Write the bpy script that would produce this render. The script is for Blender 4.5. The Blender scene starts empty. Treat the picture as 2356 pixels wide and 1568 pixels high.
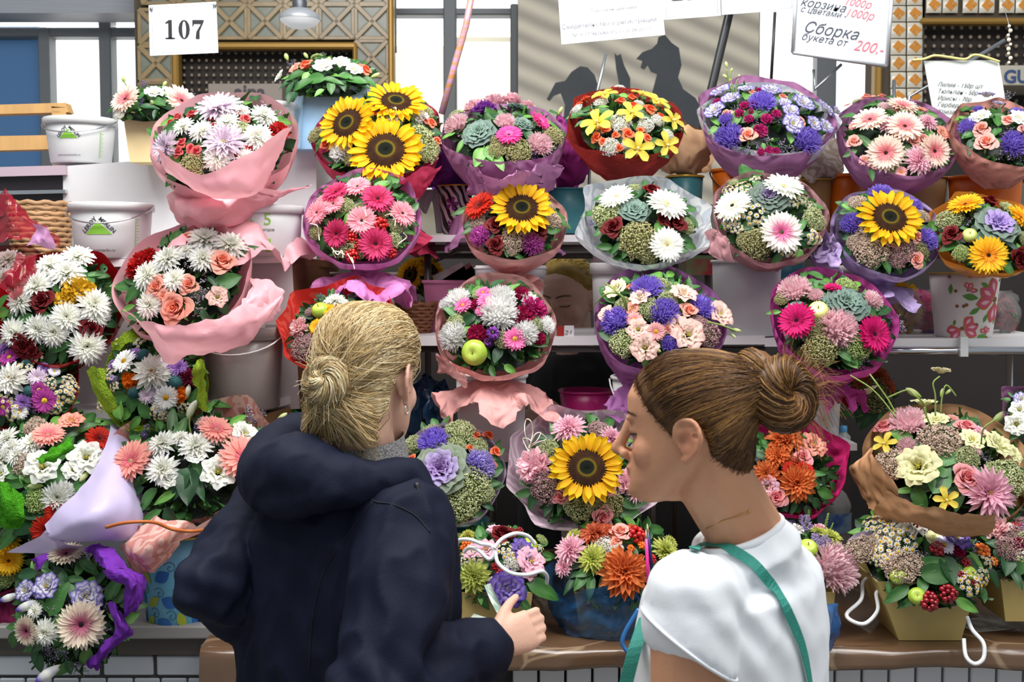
import bpy, math, random
import numpy as np
from mathutils import Vector, Matrix, noise
from mathutils.bvhtree import BVHTree

S = bpy.context.scene
COL = bpy.context.collection
rnd = random.Random(7)
R_ = math.radians

# ------------------------------------------------------------------ camera
F = 2646.0                      # focal length in pixels of the 2356 px wide frame
CAM = Vector((0, 0, 1.70)); PITCH = R_(3.5)
cp, sp = math.cos(PITCH), math.sin(PITCH)
FWD = Vector((0, cp, -sp)); UP = Vector((0, sp, cp)); RT = Vector((1, 0, 0))
cam = bpy.data.cameras.new('camera'); cam_o = bpy.data.objects.new('camera', cam); COL.objects.link(cam_o)
cam_o.location = CAM; cam_o.rotation_euler = (R_(90) - PITCH, 0, 0)
cam.sensor_width = 36; cam.lens = 36 * F / 2356; cam.clip_end = 60
cam.dof.use_dof = True; cam.dof.focus_distance = 2.5; cam.dof.aperture_fstop = 9.0
S.camera = cam_o

# ------------------------------------------------------------------ light
S.view_settings.view_transform = 'Standard'; S.view_settings.look = 'None'
S.view_settings.gamma = 1; S.view_settings.use_curve_mapping = False
S.view_settings.exposure = 0.0
W = bpy.data.worlds.new('hall'); S.world = W; W.use_nodes = True
W.node_tree.nodes['Background'].inputs[0].default_value = (0.86, 0.93, 1.0, 1)
W.node_tree.nodes['Background'].inputs[1].default_value = 0.40

def area(name, loc, target, sx, sy, power, col=(1, 1, 1)):
    l = bpy.data.lights.new(name, 'AREA'); l.shape = 'RECTANGLE'; l.size = sx; l.size_y = sy
    l.energy = power; l.color = col
    o = bpy.data.objects.new(name, l); COL.objects.link(o); o.location = loc
    o.rotation_euler = (Vector(target) - Vector(loc)).to_track_quat('-Z', 'Y').to_euler()
    return o
area('skylight_over_stall', (0.0, 1.6, 4.3), (0.0, 3.2, 1.5), 4.5, 1.6, 225, (1.0, 0.985, 0.96))
area('stall_lamp_light', (-0.55, 2.75, 3.3), (-0.2, 3.3, 1.4), 0.5, 0.3, 16, (1.0, 0.97, 0.92))
area('hall_lamps_light', (2.2, 0.2, 3.9), (0.9, 2.2, 1.3), 1.6, 1.2, 26, (1.0, 0.98, 0.95))
S.cycles.max_bounces = 6; S.cycles.diffuse_bounces = 3; S.cycles.glossy_bounces = 2
S.cycles.transmission_bounces = 4; S.cycles.transparent_max_bounces = 10
S.cycles.caustics_reflective = False; S.cycles.caustics_refractive = False
S.cycles.use_denoising = True; S.cycles.sample_clamp_indirect = 4

# ------------------------------------------------------------------ pixel <-> world
def at(px, py, Y):
    x = (px - 1178) / F; y = -(py - 784) / F
    d = FWD + RT * x + UP * y
    return CAM + d * (Y / d.y)
def ray(px, py):
    return (FWD + RT * ((px - 1178) / F) + UP * (-(py - 784) / F)).normalized()
def proj(P):
    v = P - CAM; z = v.dot(FWD)
    return 1178 + F * v.x / z, 784 - F * v.dot(UP) / z
def m_of(px, Y): return px * Y / F

def lin(c):
    return c / 12.92 if c <= 0.04045 else ((c + 0.055) / 1.055) ** 2.4
def C(h):
    h = h.lstrip('#')
    return tuple(lin(int(h[i:i + 2], 16) / 255) for i in (0, 2, 4))
def mix(a, b, t): return tuple(x + (y - x) * t for x, y in zip(a, b))
def sstep(a, b, x):
    t = min(1, max(0, (x - a) / (b - a))); return t * t * (3 - 2 * t)

# ------------------------------------------------------------------ materials
MATS = {}
def nodes_mat(name):
    m = bpy.data.materials.new(name); m.use_nodes = True
    nt = m.node_tree; b = nt.nodes['Principled BSDF']
    return m, nt, b
def mat(name, col='#808080', rough=0.5, metal=0.0, bump=0.0, bscale=40, trans=0.0, spec=0.5, var=0.0, vscale=6,
        alpha=1.0, ridged=False, emit=None, estr=1.0, attr=False, stretch=None, sheen=0.0, transmit=0.0, objvar=0.0, coat=0.0, col2=None, det=4):
    if name in MATS: return MATS[name]
    m, nt, b = nodes_mat(name); N = nt.nodes; L = nt.links
    rgb = C(col) if isinstance(col, str) else col
    b.inputs['Base Color'].default_value = (*rgb, 1)
    b.inputs['Roughness'].default_value = rough; b.inputs['Metallic'].default_value = metal
    b.inputs['Specular IOR Level'].default_value = spec
    b.inputs['Sheen Weight'].default_value = sheen
    b.inputs['Coat Weight'].default_value = coat
    b.inputs['Transmission Weight'].default_value = transmit
    src = None
    if attr:
        a = N.new('ShaderNodeAttribute'); a.attribute_name = 'Col'; src = a.outputs['Color']
    tc = N.new('ShaderNodeTexCoord')
    vec = tc.outputs['Object']
    if stretch:
        mp = N.new('ShaderNodeMapping'); mp.inputs['Scale'].default_value = stretch
        L.new(vec, mp.inputs['Vector']); vec = mp.outputs['Vector']
    if var > 0 or col2:
        nz = N.new('ShaderNodeTexNoise'); nz.inputs['Scale'].default_value = vscale; nz.inputs['Detail'].default_value = det
        L.new(vec, nz.inputs['Vector'])
        if col2:
            cr = N.new('ShaderNodeMapRange'); cr.inputs[1].default_value = .38; cr.inputs[2].default_value = .62
            L.new(nz.outputs['Fac'], cr.inputs[0])
            mx = N.new('ShaderNodeMix'); mx.data_type = 'RGBA'
            mx.inputs['A'].default_value = (*rgb, 1); mx.inputs['B'].default_value = (*C(col2), 1)
            L.new(cr.outputs[0], mx.inputs['Factor']); src = mx.outputs['Result']
        if var > 0:
            hs = N.new('ShaderNodeHueSaturation'); mr = N.new('ShaderNodeMapRange')
            mr.inputs[1].default_value = .25; mr.inputs[2].default_value = .75
            mr.inputs[3].default_value = 1 - var; mr.inputs[4].default_value = 1 + var
            L.new(nz.outputs['Fac'], mr.inputs[0]); L.new(mr.outputs[0], hs.inputs['Value'])
            if src: L.new(src, hs.inputs['Color'])
            else: hs.inputs['Color'].default_value = (*rgb, 1)
            src = hs.outputs['Color']
    if objvar > 0:
        oi = N.new('ShaderNodeObjectInfo'); hs = N.new('ShaderNodeHueSaturation'); mr = N.new('ShaderNodeMapRange')
        mr.inputs[3].default_value = 1 - objvar; mr.inputs[4].default_value = 1 + objvar
        L.new(oi.outputs['Random'], mr.inputs[0]); L.new(mr.outputs[0], hs.inputs['Value'])
        if src: L.new(src, hs.inputs['Color'])
        else: hs.inputs['Color'].default_value = (*rgb, 1)
        src = hs.outputs['Color']
    if src: L.new(src, b.inputs['Base Color'])
    if bump > 0:
        nz = N.new('ShaderNodeTexNoise'); nz.inputs['Scale'].default_value = bscale; nz.inputs['Detail'].default_value = 3
        if ridged: nz.noise_type = 'RIDGED_MULTIFRACTAL'; nz.inputs['Detail'].default_value = 2
        L.new(vec, nz.inputs['Vector'])
        bp = N.new('ShaderNodeBump'); bp.inputs['Strength'].default_value = bump; bp.inputs['Distance'].default_value = .03 if ridged else .01
        L.new(nz.outputs['Fac'], bp.inputs['Height']); L.new(bp.outputs[0], b.inputs['Normal'])
    if emit:
        b.inputs['Emission Color'].default_value = (*C(emit), 1); b.inputs['Emission Strength'].default_value = estr
    out = N['Material Output']; sh = b.outputs[0]
    if trans > 0:
        t = N.new('ShaderNodeBsdfTranslucent')
        if src: L.new(src, t.inputs['Color'])
        else: t.inputs['Color'].default_value = (*rgb, 1)
        mx = N.new('ShaderNodeMixShader'); mx.inputs[0].default_value = trans
        L.new(sh, mx.inputs[1]); L.new(t.outputs[0], mx.inputs[2]); sh = mx.outputs[0]
    if alpha < 1:
        t = N.new('ShaderNodeBsdfTransparent')
        t.inputs['Color'].default_value = (*mix((1, 1, 1), rgb, .55), 1)
        mx = N.new('ShaderNodeMixShader'); mx.inputs[0].default_value = alpha
        L.new(t.outputs[0], mx.inputs[1]); L.new(sh, mx.inputs[2]); sh = mx.outputs[0]
    L.new(sh, out.inputs['Surface'])
    MATS[name] = m
    return m

M_PETAL = mat('petal', attr=True, rough=.6, spec=.25, trans=.38, objvar=.08)
M_SEED = mat('flower_centre', attr=True, rough=.8, spec=.2, bump=.6, bscale=60)
M_LEAF = mat('leaf', attr=True, rough=.36, spec=.5, trans=.12, objvar=.28, bump=.15, bscale=30)
M_BERRY = mat('berry', attr=True, rough=.15, spec=.6, objvar=.1)
M_APPLE = mat('apple_skin', attr=True, rough=.25, spec=.5, var=.08, vscale=4)
M_STEM = mat('stem', '#7d9448', rough=.5)
M_TWIG = mat('dry_wisp', '#efe6cf', rough=.6)

# ------------------------------------------------------------------ mesh builder
class MB:
    def __init__(s): s.v = []; s.f = []; s.c = []; s.flat = []; s.mi = []; s.cur = 0
    def add(s, vs, fs, col=(.8, .8, .8), smooth=True):
        o = len(s.v); s.v.extend(tuple(v) for v in vs)
        if col and isinstance(col, list): s.c.extend(col)
        else: s.c.extend([col] * len(vs))
        for f in fs: s.f.append(tuple(i + o for i in f)); s.flat.append(smooth); s.mi.append(s.cur)
        return o
    def grid(s, rows, cols=None, cu=False, cv=False, smooth=True, col=(.8, .8, .8)):
        n = len(rows); m = len(rows[0]); vs = [p for r in rows for p in r]
        cs = [c for r in cols for c in r] if cols else col
        fs = []
        for i in range(n if cu else n - 1):
            for j in range(m if cv else m - 1):
                a = i * m + j; b = i * m + (j + 1) % m; c = ((i + 1) % n) * m + (j + 1) % m; d = ((i + 1) % n) * m + j
                fs.append((a, b, c, d))
        return s.add(vs, fs, cs, smooth)
    def box(s, c, h, M=None, col=(.8, .8, .8), bev=0.0):
        x, y, z = h
        if bev <= 0:
            vs = [Vector((sx * x, sy * y, sz * z)) for sz in (-1, 1) for sy in (-1, 1) for sx in (-1, 1)]
            fs = [(0, 2, 3, 1), (4, 5, 7, 6), (0, 1, 5, 4), (2, 6, 7, 3), (0, 4, 6, 2), (1, 3, 7, 5)]
        else:
            b = min(bev, x * .9, y * .9, z * .9); vs = []; idx = {}
            for sx in (-1, 1):
                for sy in (-1, 1):
                    for sz in (-1, 1):
                        for ax in range(3):
                            p = [sx * x, sy * y, sz * z]
                            for k in range(3):
                                if k != ax: p[k] -= (sx, sy, sz)[k] * b
                            idx[(sx, sy, sz, ax)] = len(vs); vs.append(Vector(p))
            fs = []
            for ax in range(3):
                o = [k for k in range(3) if k != ax]
                for sg in (-1, 1):
                    q = []
                    for (a1, a2) in ((-1, -1), (1, -1), (1, 1), (-1, 1)):
                        t = [0, 0, 0]; t[ax] = sg; t[o[0]] = a1; t[o[1]] = a2
                        q.append(idx[(*t, ax)])
                    if (sg > 0) == (ax == 1): q.reverse()
                    fs.append(tuple(q))
            for ax in range(3):
                o = [k for k in range(3) if k != ax]
                for a1 in (-1, 1):
                    for a2 in (-1, 1):
                        q = []
                        for sg, axx in ((-1, o[0]), (1, o[0]), (1, o[1]), (-1, o[1])):
                            t = [0, 0, 0]; t[ax] = sg; t[o[0]] = a1; t[o[1]] = a2; q.append(idx[(*t, axx)])
                        fs.append(tuple(q))
            for sx in (-1, 1):
                for sy in (-1, 1):
                    for sz in (-1, 1): fs.append(tuple(idx[(sx, sy, sz, k)] for k in range(3)))
        cv = Vector(c)
        vs = [(M @ v if M else v) + cv for v in vs]
        s.add(vs, fs, col, False)
    def lathe(s, prof, n=24, M=None, col=(.8, .8, .8), cols=None, smooth=True):
        rows = []; cc = []
        for k, (r, z) in enumerate(prof):
            rows.append([Vector((r * math.cos(2 * math.pi * j / n), r * math.sin(2 * math.pi * j / n), z)) for j in range(n)])
            cc.append([cols[k] if cols else col] * n)
        if M: rows = [[M @ p for p in r] for r in rows]
        s.grid(rows, cc, cv=True, smooth=smooth)
    def tube(s, pts, r, n=6, col=(.8, .8, .8), cols=None, taper=None, closed=False, caps=True):
        pts = [Vector(p) for p in pts]; rows = []; cc = []
        up = Vector((0.13, 0.21, 1)).normalized(); prev = None
        for i, p in enumerate(pts):
            if closed: t = (pts[(i + 1) % len(pts)] - pts[i - 1])
            else: t = (pts[min(i + 1, len(pts) - 1)] - pts[max(i - 1, 0)])
            t = t.normalized() if t.length > 1e-9 else Vector((0, 0, 1))
            if prev is None:
                a = t.cross(up)
                if a.length < 1e-3: a = t.cross(Vector((1, 0, 0)))
                a.normalize()
            else:
                a = prev - t * prev.dot(t)
                a = a.normalized() if a.length > 1e-6 else t.orthogonal().normalized()
            prev = a; b = t.cross(a)
            rr = r if taper is None else r * taper[i]
            rows.append([p + (a * math.cos(2 * math.pi * k / n) + b * math.sin(2 * math.pi * k / n)) * rr for k in range(n)])
            cc.append([cols[i] if cols else col] * n)
        o = s.grid(rows, cc, cv=True, cu=closed)
        if caps and not closed and n > 3:
            L = (len(pts) - 1) * n
            s.f.append(tuple(o + k for k in range(n))[::-1]); s.flat.append(True); s.mi.append(s.cur)
            s.f.append(tuple(o + L + k for k in range(n))); s.flat.append(True); s.mi.append(s.cur)
    def ball(s, c, r, M=None, nu=8, nv=5, col=(.8, .8, .8)):
        rx, ry, rz = (r, r, r) if not hasattr(r, '__len__') else r
        c = Vector(c); rows = []
        for i in range(nv + 1):
            ph = math.pi * i / nv
            row = []
            for j in range(nu):
                th = 2 * math.pi * j / nu
                v = Vector((rx * math.sin(ph) * math.cos(th), ry * math.sin(ph) * math.sin(th), rz * math.cos(ph)))
                row.append((M @ v if M else v) + c)
            rows.append(row)
        s.grid(rows, cv=True, col=col)
    OCT_V = [(0, 0, 1), (1, 0, 0), (0, 1, 0), (-1, 0, 0), (0, -1, 0), (0, 0, -1)]
    OCT_F = [(0, 1, 2), (0, 2, 3), (0, 3, 4), (0, 4, 1), (5, 2, 1), (5, 3, 2), (5, 4, 3), (5, 1, 4)]
    def octa(s, c, r, col=(.8, .8, .8)):
        c = Vector(c); s.add([c + Vector(v) * r for v in s.OCT_V], s.OCT_F, col, True)
    def mesh(s, name, mats):
        me = bpy.data.meshes.new(name); me.from_pydata(s.v, [], s.f)
        a = me.color_attributes.new('Col', 'FLOAT_COLOR', 'POINT')
        arr = np.ones((len(s.v), 4), dtype=np.float32)
        if s.v: arr[:, :3] = np.array([c[:3] for c in s.c], dtype=np.float32)
        a.data.foreach_set('color', arr.ravel())
        me.polygons.foreach_set('use_smooth', s.flat)
        for m in (mats if isinstance(mats, (list, tuple)) else [mats]): me.materials.append(m)
        me.polygons.foreach_set('material_index', s.mi)
        me.update(); return me
    def build(s, name, mats, parent=None, loc=None):
        return link(name, s.mesh(name, mats), parent, loc)

def link(name, data, parent=None, loc=None, M=None):
    """links an object whose mesh is in world coordinates (parent Empties have no rotation)"""
    o = bpy.data.objects.new(name, data); COL.objects.link(o)
    if parent is not None:
        o.parent = parent
        base = wloc(parent)
        if M is not None: o.matrix_basis = Matrix.Translation(-base) @ M
        else: o.location = -base
    elif M is not None: o.matrix_basis = M
    return o
def wloc(p):
    v = Vector(p.location); q = p.parent
    while q is not None: v = v + Vector(q.location); q = q.parent
    return v
def tag(o, label=None, cat=None, group=None, kind=None):
    if label: o['label'] = label
    if cat: o['category'] = cat
    if group: o['group'] = group
    if kind: o['kind'] = kind
    return o
def thing(name, loc, label, cat, group=None):
    o = bpy.data.objects.new(name, None); COL.objects.link(o); o.location = loc; o.empty_display_size = .05
    return tag(o, label, cat, group)
def struct(name, loc=(0, 0, 0)):
    o = bpy.data.objects.new(name, None); COL.objects.link(o); o.location = loc; o['kind'] = 'structure'; return o
def pbox(mb, x0, y0, x1, y1, Y, dep, col=(.8, .8, .8), bev=0.0):
    """box whose front face lies at depth Y, spanning the given picture rectangle there"""
    xm, ym = (x0 + x1) / 2, (y0 + y1) / 2
    xa, xb = at(x0, ym, Y).x, at(x1, ym, Y).x; za, zb = at(xm, y1, Y).z, at(xm, y0, Y).z
    mb.box(((xa + xb) / 2, Y + dep / 2, (za + zb) / 2), ((xb - xa) / 2, dep / 2, (zb - za) / 2), col=col, bev=bev)
def cat_rom(P, n):
    """Catmull-Rom through points, n samples per span"""
    P = [Vector(p) for p in P]; out = []
    for i in range(len(P) - 1):
        p0 = P[max(i - 1, 0)]; p1 = P[i]; p2 = P[i + 1]; p3 = P[min(i + 2, len(P) - 1)]
        for k in range(n):
            t = k / n
            out.append(.5 * ((2 * p1) + (p2 - p0) * t + (2 * p0 - 5 * p1 + 4 * p2 - p3) * t * t + (3 * p1 - p0 - 3 * p2 + p3) * t ** 3))
    out.append(P[-1]); return out
def text_mesh(body, size, align='CENTER', shear=0.0, off=0.0):
    cu = bpy.data.curves.new('lettering', 'FONT'); cu.body = body; cu.size = size; cu.align_x = align
    cu.shear = shear; cu.offset = off; cu.resolution_u = 3
    o = bpy.data.objects.new('lettering', cu); COL.objects.link(o)
    dg = bpy.context.evaluated_depsgraph_get()
    me = bpy.data.meshes.new_from_object(o.evaluated_get(dg))
    bpy.data.objects.remove(o); bpy.data.curves.remove(cu)
    return me
def lettering(body, size, px, py, Y, m, parent, rot=0.0, align='CENTER', shear=0.0, off=0.0, fn=None):
    """flat lettering standing in the world at the given place, facing the aisle; fn bends it"""
    me = text_mesh(body, size, align, shear, off); base = at(px, py, Y)
    cr, sr = math.cos(rot), math.sin(rot)
    for v in me.vertices:
        x, y = v.co.x * cr - v.co.y * sr, v.co.x * sr + v.co.y * cr
        v.co = fn(x, y) if fn else base + Vector((x, 0, y))
    me.materials.clear(); me.materials.append(m)
    return link('lettering', me, parent)
# ================================================================== flowers (unit size, facing +Z)
def petal(mb, az, r0, z0, L, Wd, e0, e1, c0, c1, nseg=4, tip=.5, cup=.12, twist=0.0, edge=None, ruf=0.0, bulge=.55, ph=0.0):
    """a petal strip: starts at radius r0, runs out with its elevation going from e0 to e1 degrees"""
    ca, sa = math.cos(az), math.sin(az); rd = Vector((ca, sa, 0)); td = Vector((-sa, ca, 0)); zz = Vector((0, 0, 1))
    p = rd * r0 + zz * z0; rows = []; cols = []
    for i in range(nseg + 1):
        t = i / nseg; e = R_(e0 + (e1 - e0) * t)
        d = rd * math.cos(e) + zz * math.sin(e); nrm = zz * math.cos(e) - rd * math.sin(e)
        if i: p = p + d * (L / nseg)
        w = (math.sin(math.pi * min(1, t ** bulge * .5 + .5 * t * .98)) ** .5 if False else (t + .12) ** bulge * (1 - max(0, (t - tip) / (1 - tip)) ** 2.2) ** .5)
        w = max(w, .05 if t < 1 else .10) * Wd * .5
        tt = td * math.cos(twist * t) + nrm * math.sin(twist * t)
        rz = ruf * math.sin(9 * t + ph + az * 3)
        row = [p - tt * w + nrm * (cup * Wd + rz), p - nrm * (cup * Wd * .3), p + tt * w + nrm * (cup * Wd - rz)]
        rows.append(row); c = mix(c0, c1, t); ce = mix(c, edge, min(1, .35 + t)) if edge else c
        cols.append([ce, c if not (edge and t > .85) else ce, ce])
    mb.grid(rows, cols)

def disc(mb, r, h, c_in, c_mid, c_out, n=18, k=5, bump=.0, seed=0):
    rr = random.Random(seed); rows = []; cols = []
    for i in range(k + 1):
        t = i / k; a = r * t
        z = h * (1 - t * t)
        c = mix(c_in, c_mid, t / .5) if t < .5 else mix(c_mid, c_out, (t - .5) / .5)
        rows.append([Vector((a * math.cos(2 * math.pi * j / n), a * math.sin(2 * math.pi * j / n), z + bump * rr.uniform(-1, 1))) for j in range(n)])
        cols.append([mix(c, (0, 0, 0), rr.uniform(0, .25)) for j in range(n)])
    rows.append([Vector((r * .9 * math.cos(2 * math.pi * j / n), r * .9 * math.sin(2 * math.pi * j / n), -h * .8)) for j in range(n)])
    cols.append([c_out] * n)
    mb.grid(rows, cols, cv=True)

PAL = {}
def P_(s): return [C(x) for x in s.split()]
# gerbera palettes: outer base, outer tip, inner ring, disc
PAL['gerbera'] = dict(hot=P_('#e8408f #f25aa8 #f77cbc #5a1f2c'), dark=P_('#c2184f #e04e86 #b81848 #3a1420'), pink=P_('#f090a4 #f7b2bd #f6a8b4 #3d2a20'),
    white=P_('#f6f5ea #fdfdf8 #f2efd2 #d9cf85'), wdark=P_('#eeeedd #fafaf0 #e8e8cc #2e2a26'), wpink=P_('#f2f0e2 #fbfaf2 #e65fa4 #6a6040'), red=P_('#c01f14 #dd3a24 #8f1710 #4a140e'),
    magenta=P_('#c8106a #e0207c #b50d5c #2b0a16'), orange=P_('#f5a81c #fbcf2a #f0921a #3a2410'), creampink=P_('#f3b7b0 #fbeedd #ef7d8c #3a2a20'), coral=P_('#f08f88 #f8b8ac #e8788a #c9b07a'),
    yellow=P_('#f7b90f #fbd02a #f2a80c #6a4208'), creamviolet=P_('#d9a0a8 #f4ecd4 #b8517c #2d2020'))
PAL['mum'] = dict(white=P_('#f8f8f0 #ffffff #e4e8a8'), lilac=P_('#e2cde6 #f6ecf6 #e8d47a'), yellow=P_('#f8f8f0 #ffffff #f3d21c'), pink=P_('#f0a8c4 #fbd9e4 #e7b54a'), rose=P_('#dd93b4 #f6cfdc #d8a04a'),
    green=P_('#b7c64a #dfe08a #a8b640'), purple=P_('#a270c2 #c39fdc #8d58ac'), greenpink=P_('#b3bd3c #d6da74 #b0566a'))
PAL['aster'] = dict(purple=P_('#8668d6 #b8a2f4'), violetwhite=P_('#8a6cd8 #e2dcf8'), magenta=P_('#b93aa4 #e08ad2'), pink=P_('#f8c6d0 #ffeaee'), white=P_('#fbfaf6 #ffffff'), pinkwhite=P_('#f2ccd6 #fff2f2'), hot=P_('#e43c96 #f780bd'))
PAL['carnation'] = dict(white=P_('#f3f1ea #ffffff'), pink=P_('#f6b4c4 #fde0e6'), magenta=P_('#a30d5c #d63a8c'), pinkwhite=P_('#ea9aa6 #f6e6e0'), crimson=P_('#8a0f3e #b41a55'), violet=P_('#7b2a96 #a65cc0'), red=P_('#a80f14 #d12a26'), gold=P_('#c99a14 #f0c838'), orange=P_('#e8680c #fb8f22'), purple=P_('#7a1f8e #a648b4'))
PAL['rose'] = dict(darkred=P_('#34020a #64040f #78060f'), peach=P_('#f0906a #f4a28c #f7b2a8'), pink=P_('#e8737a #ee8f92 #f4a6a8'), coral=P_('#e8502c #f06a44 #f58a62'), red=P_('#b01830 #cc2a44 #dd6a66'),
    hot=P_('#c81a62 #e03a80 #ea5a94'), salmon=P_('#f28264 #f49a80 #f5b09a'), orange=P_('#e23a18 #ee5626 #f47a40'), mauve=P_('#b06a60 #c68078 #d49a92'))
PAL['lisianthus'] = dict(white=P_('#eef0dc #fdfdf8 #fdfdf8'), violet=P_('#e8e6ee #fbfafc #5a3cb4'), cream=P_('#f4ecc0 #faf4d8 #f8eec8'), yellow=P_('#ecebb0 #f6f4cc #f2f0bc'), blush=P_('#f6e0d0 #faeae0 #f4bcb4'), pink=P_('#f0b8cc #f6d2de #f0b0c8'), coral=P_('#f2a08e #f8c2b0 #f0907e'), deepviolet=P_('#d8d2ee #8a68cc #4a2a9a'))
PAL['sedum'] = dict(green=P_('#b9c284 #dbe0b2 #8e9a58'), pink=P_('#d4b8a6 #e6d4c0 #b89a8c'), olive=P_('#a8a468 #cac692 #88824e'), white=P_('#f2f0e4 #ffffff #d8d6b8'), rosy=P_('#b07a86 #d4b0b0 #8a7a60'), lime=P_('#a8c468 #d2e09a #86a450'))
PAL['cabbage'] = dict(lilac=P_('#7d8f70 #b09ad2 #a070c0'), purple=P_('#4d6a58 #5f7568 #8456a8'), green=P_('#56786a #6d8f80 #86a894'), bright=P_('#6f8a78 #b79ade #a583d6'))
PAL['cymbidium'] = dict(yellow=P_('#e8c838 #f3e06a #d8862a'))
PAL['limonium'] = dict(lilac=P_('#b9aac8 #8d84a8'), grey=P_('#c4bccb #96909e'), purple=P_('#8a72c0 #6a58a0'))
PAL['chamomile'] = dict(white=P_('#fbfbf4 #eec21c'))
PAL['berries'] = dict(red=P_('#c81c1c #8f1010'), dark=P_('#9a0f1e #6a0812'), orange=P_('#e8761c #c8541a'))
PAL['apple'] = dict(green=P_('#9dbb3a #b8cf5a'), red=P_('#b8c46a #b85a4a'), pale=P_('#cfd280 #dcdc9a'))
PAL['thistle'] = dict(teal=P_('#3f7478 #6fa0a0'))
PAL['dahlia'] = dict(orange=P_('#d8602a #ee9a5a'), rust=P_('#c44a2c #e58a62'), maroon=P_('#5a0f2c #8a2048'), white=P_('#f4f0e0 #ffffff'), limegreen=P_('#a3b23a #dadf8c'))
PAL['daisy'] = dict(white=P_('#f8f8f4 #ffffff #e2a41c'), magenta=P_('#9a2a8a #c050a8 #f0c83a'), pink=P_('#e89aa0 #f4c0bc #e8b03a'), lilac=P_('#d8a8cc #f2d4e6 #e6c22a'), zinnia=P_('#e0569c #f290c0 #e8b04a'), aster=P_('#ddd6f0 #f4f2fa #e8c83a'))
PAL['stock'] = dict(lilac=P_('#c4b4dc #e2d8ee'), magenta=P_('#a81458 #c83a80'), purple=P_('#7a3296 #a868c0'))
PAL['bud'] = dict(green=P_('#a9bf62 #d8e0a8'), white=P_('#dfe6c0 #fafaf0'), violet=P_('#eef0e4 #6c58b8'), yellow=P_('#e4e8a8 #f4f2c4'))
PAL['leaf'] = dict(green=P_('#2f5f2a #4c7f3c'), dark=P_('#1d4424 #2f5c34'), light=P_('#4f8a34 #7cab54'), grey=P_('#5c7f70 #86a394'), purple=P_('#6a5a72 #85708c'))
PAL['spike'] = dict(green=P_('#6f9a3c #a5c068'))

CACHE = {}
def golden(i, n, span=1.0):
    """point i of n on the upper part of a sphere; span 1 = hemisphere"""
    z = 1 - span * (i + .5) / n; a = i * 2.399963; r = math.sqrt(max(0, 1 - z * z))
    return Vector((r * math.cos(a), r * math.sin(a), z))
def frame(n):
    n = n.normalized(); a = n.cross(Vector((0, 0, 1)))
    if a.length < 1e-3: a = Vector((1, 0, 0))
    a.normalize(); return a, n.cross(a), n

def shell(mb, az, R, h, half, lip, c0, c1, edge=None, nt=6, ns=7, ruf=0.0, ph=0.0, foot=.5, fall=.25):
    """one cupped petal of a rose, lisianthus or cabbage: a patch on a bell"""
    rows = []; cols = []
    for i in range(nt):
        t = i / (nt - 1); row = []; cc = []
        for j in range(ns):
            s = -1 + 2 * j / (ns - 1); a = az + s * half * (.55 + .45 * math.sin(t * 2.2))
            tt = t * (1 - fall * s * s)
            r = R * (foot + (1 - foot) * tt ** .8) + (lip * ((tt - .72) / .28) ** 1.5 if tt > .72 else 0)
            z = h * math.sin(tt * 1.6) / math.sin(1.6) - (lip * .45 * ((tt - .8) / .2) ** 1.5 if tt > .8 else 0)
            r *= 1 + .05 * s
            if ruf: r += ruf * t * math.sin(s * 5 + ph); z += ruf * t * math.cos(s * 6.5 + ph * 1.7)
            row.append(Vector((r * math.cos(a), r * math.sin(a), z)))
            c = mix(c0, c1, t); 
            if edge:
                k = max(sstep(.72, .98, t), .8 * sstep(.8, 1, abs(s)) * t); c = mix(c, edge, k)
            cc.append(c)
        rows.append(row); cols.append(cc)
    mb.grid(rows, cols)

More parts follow.
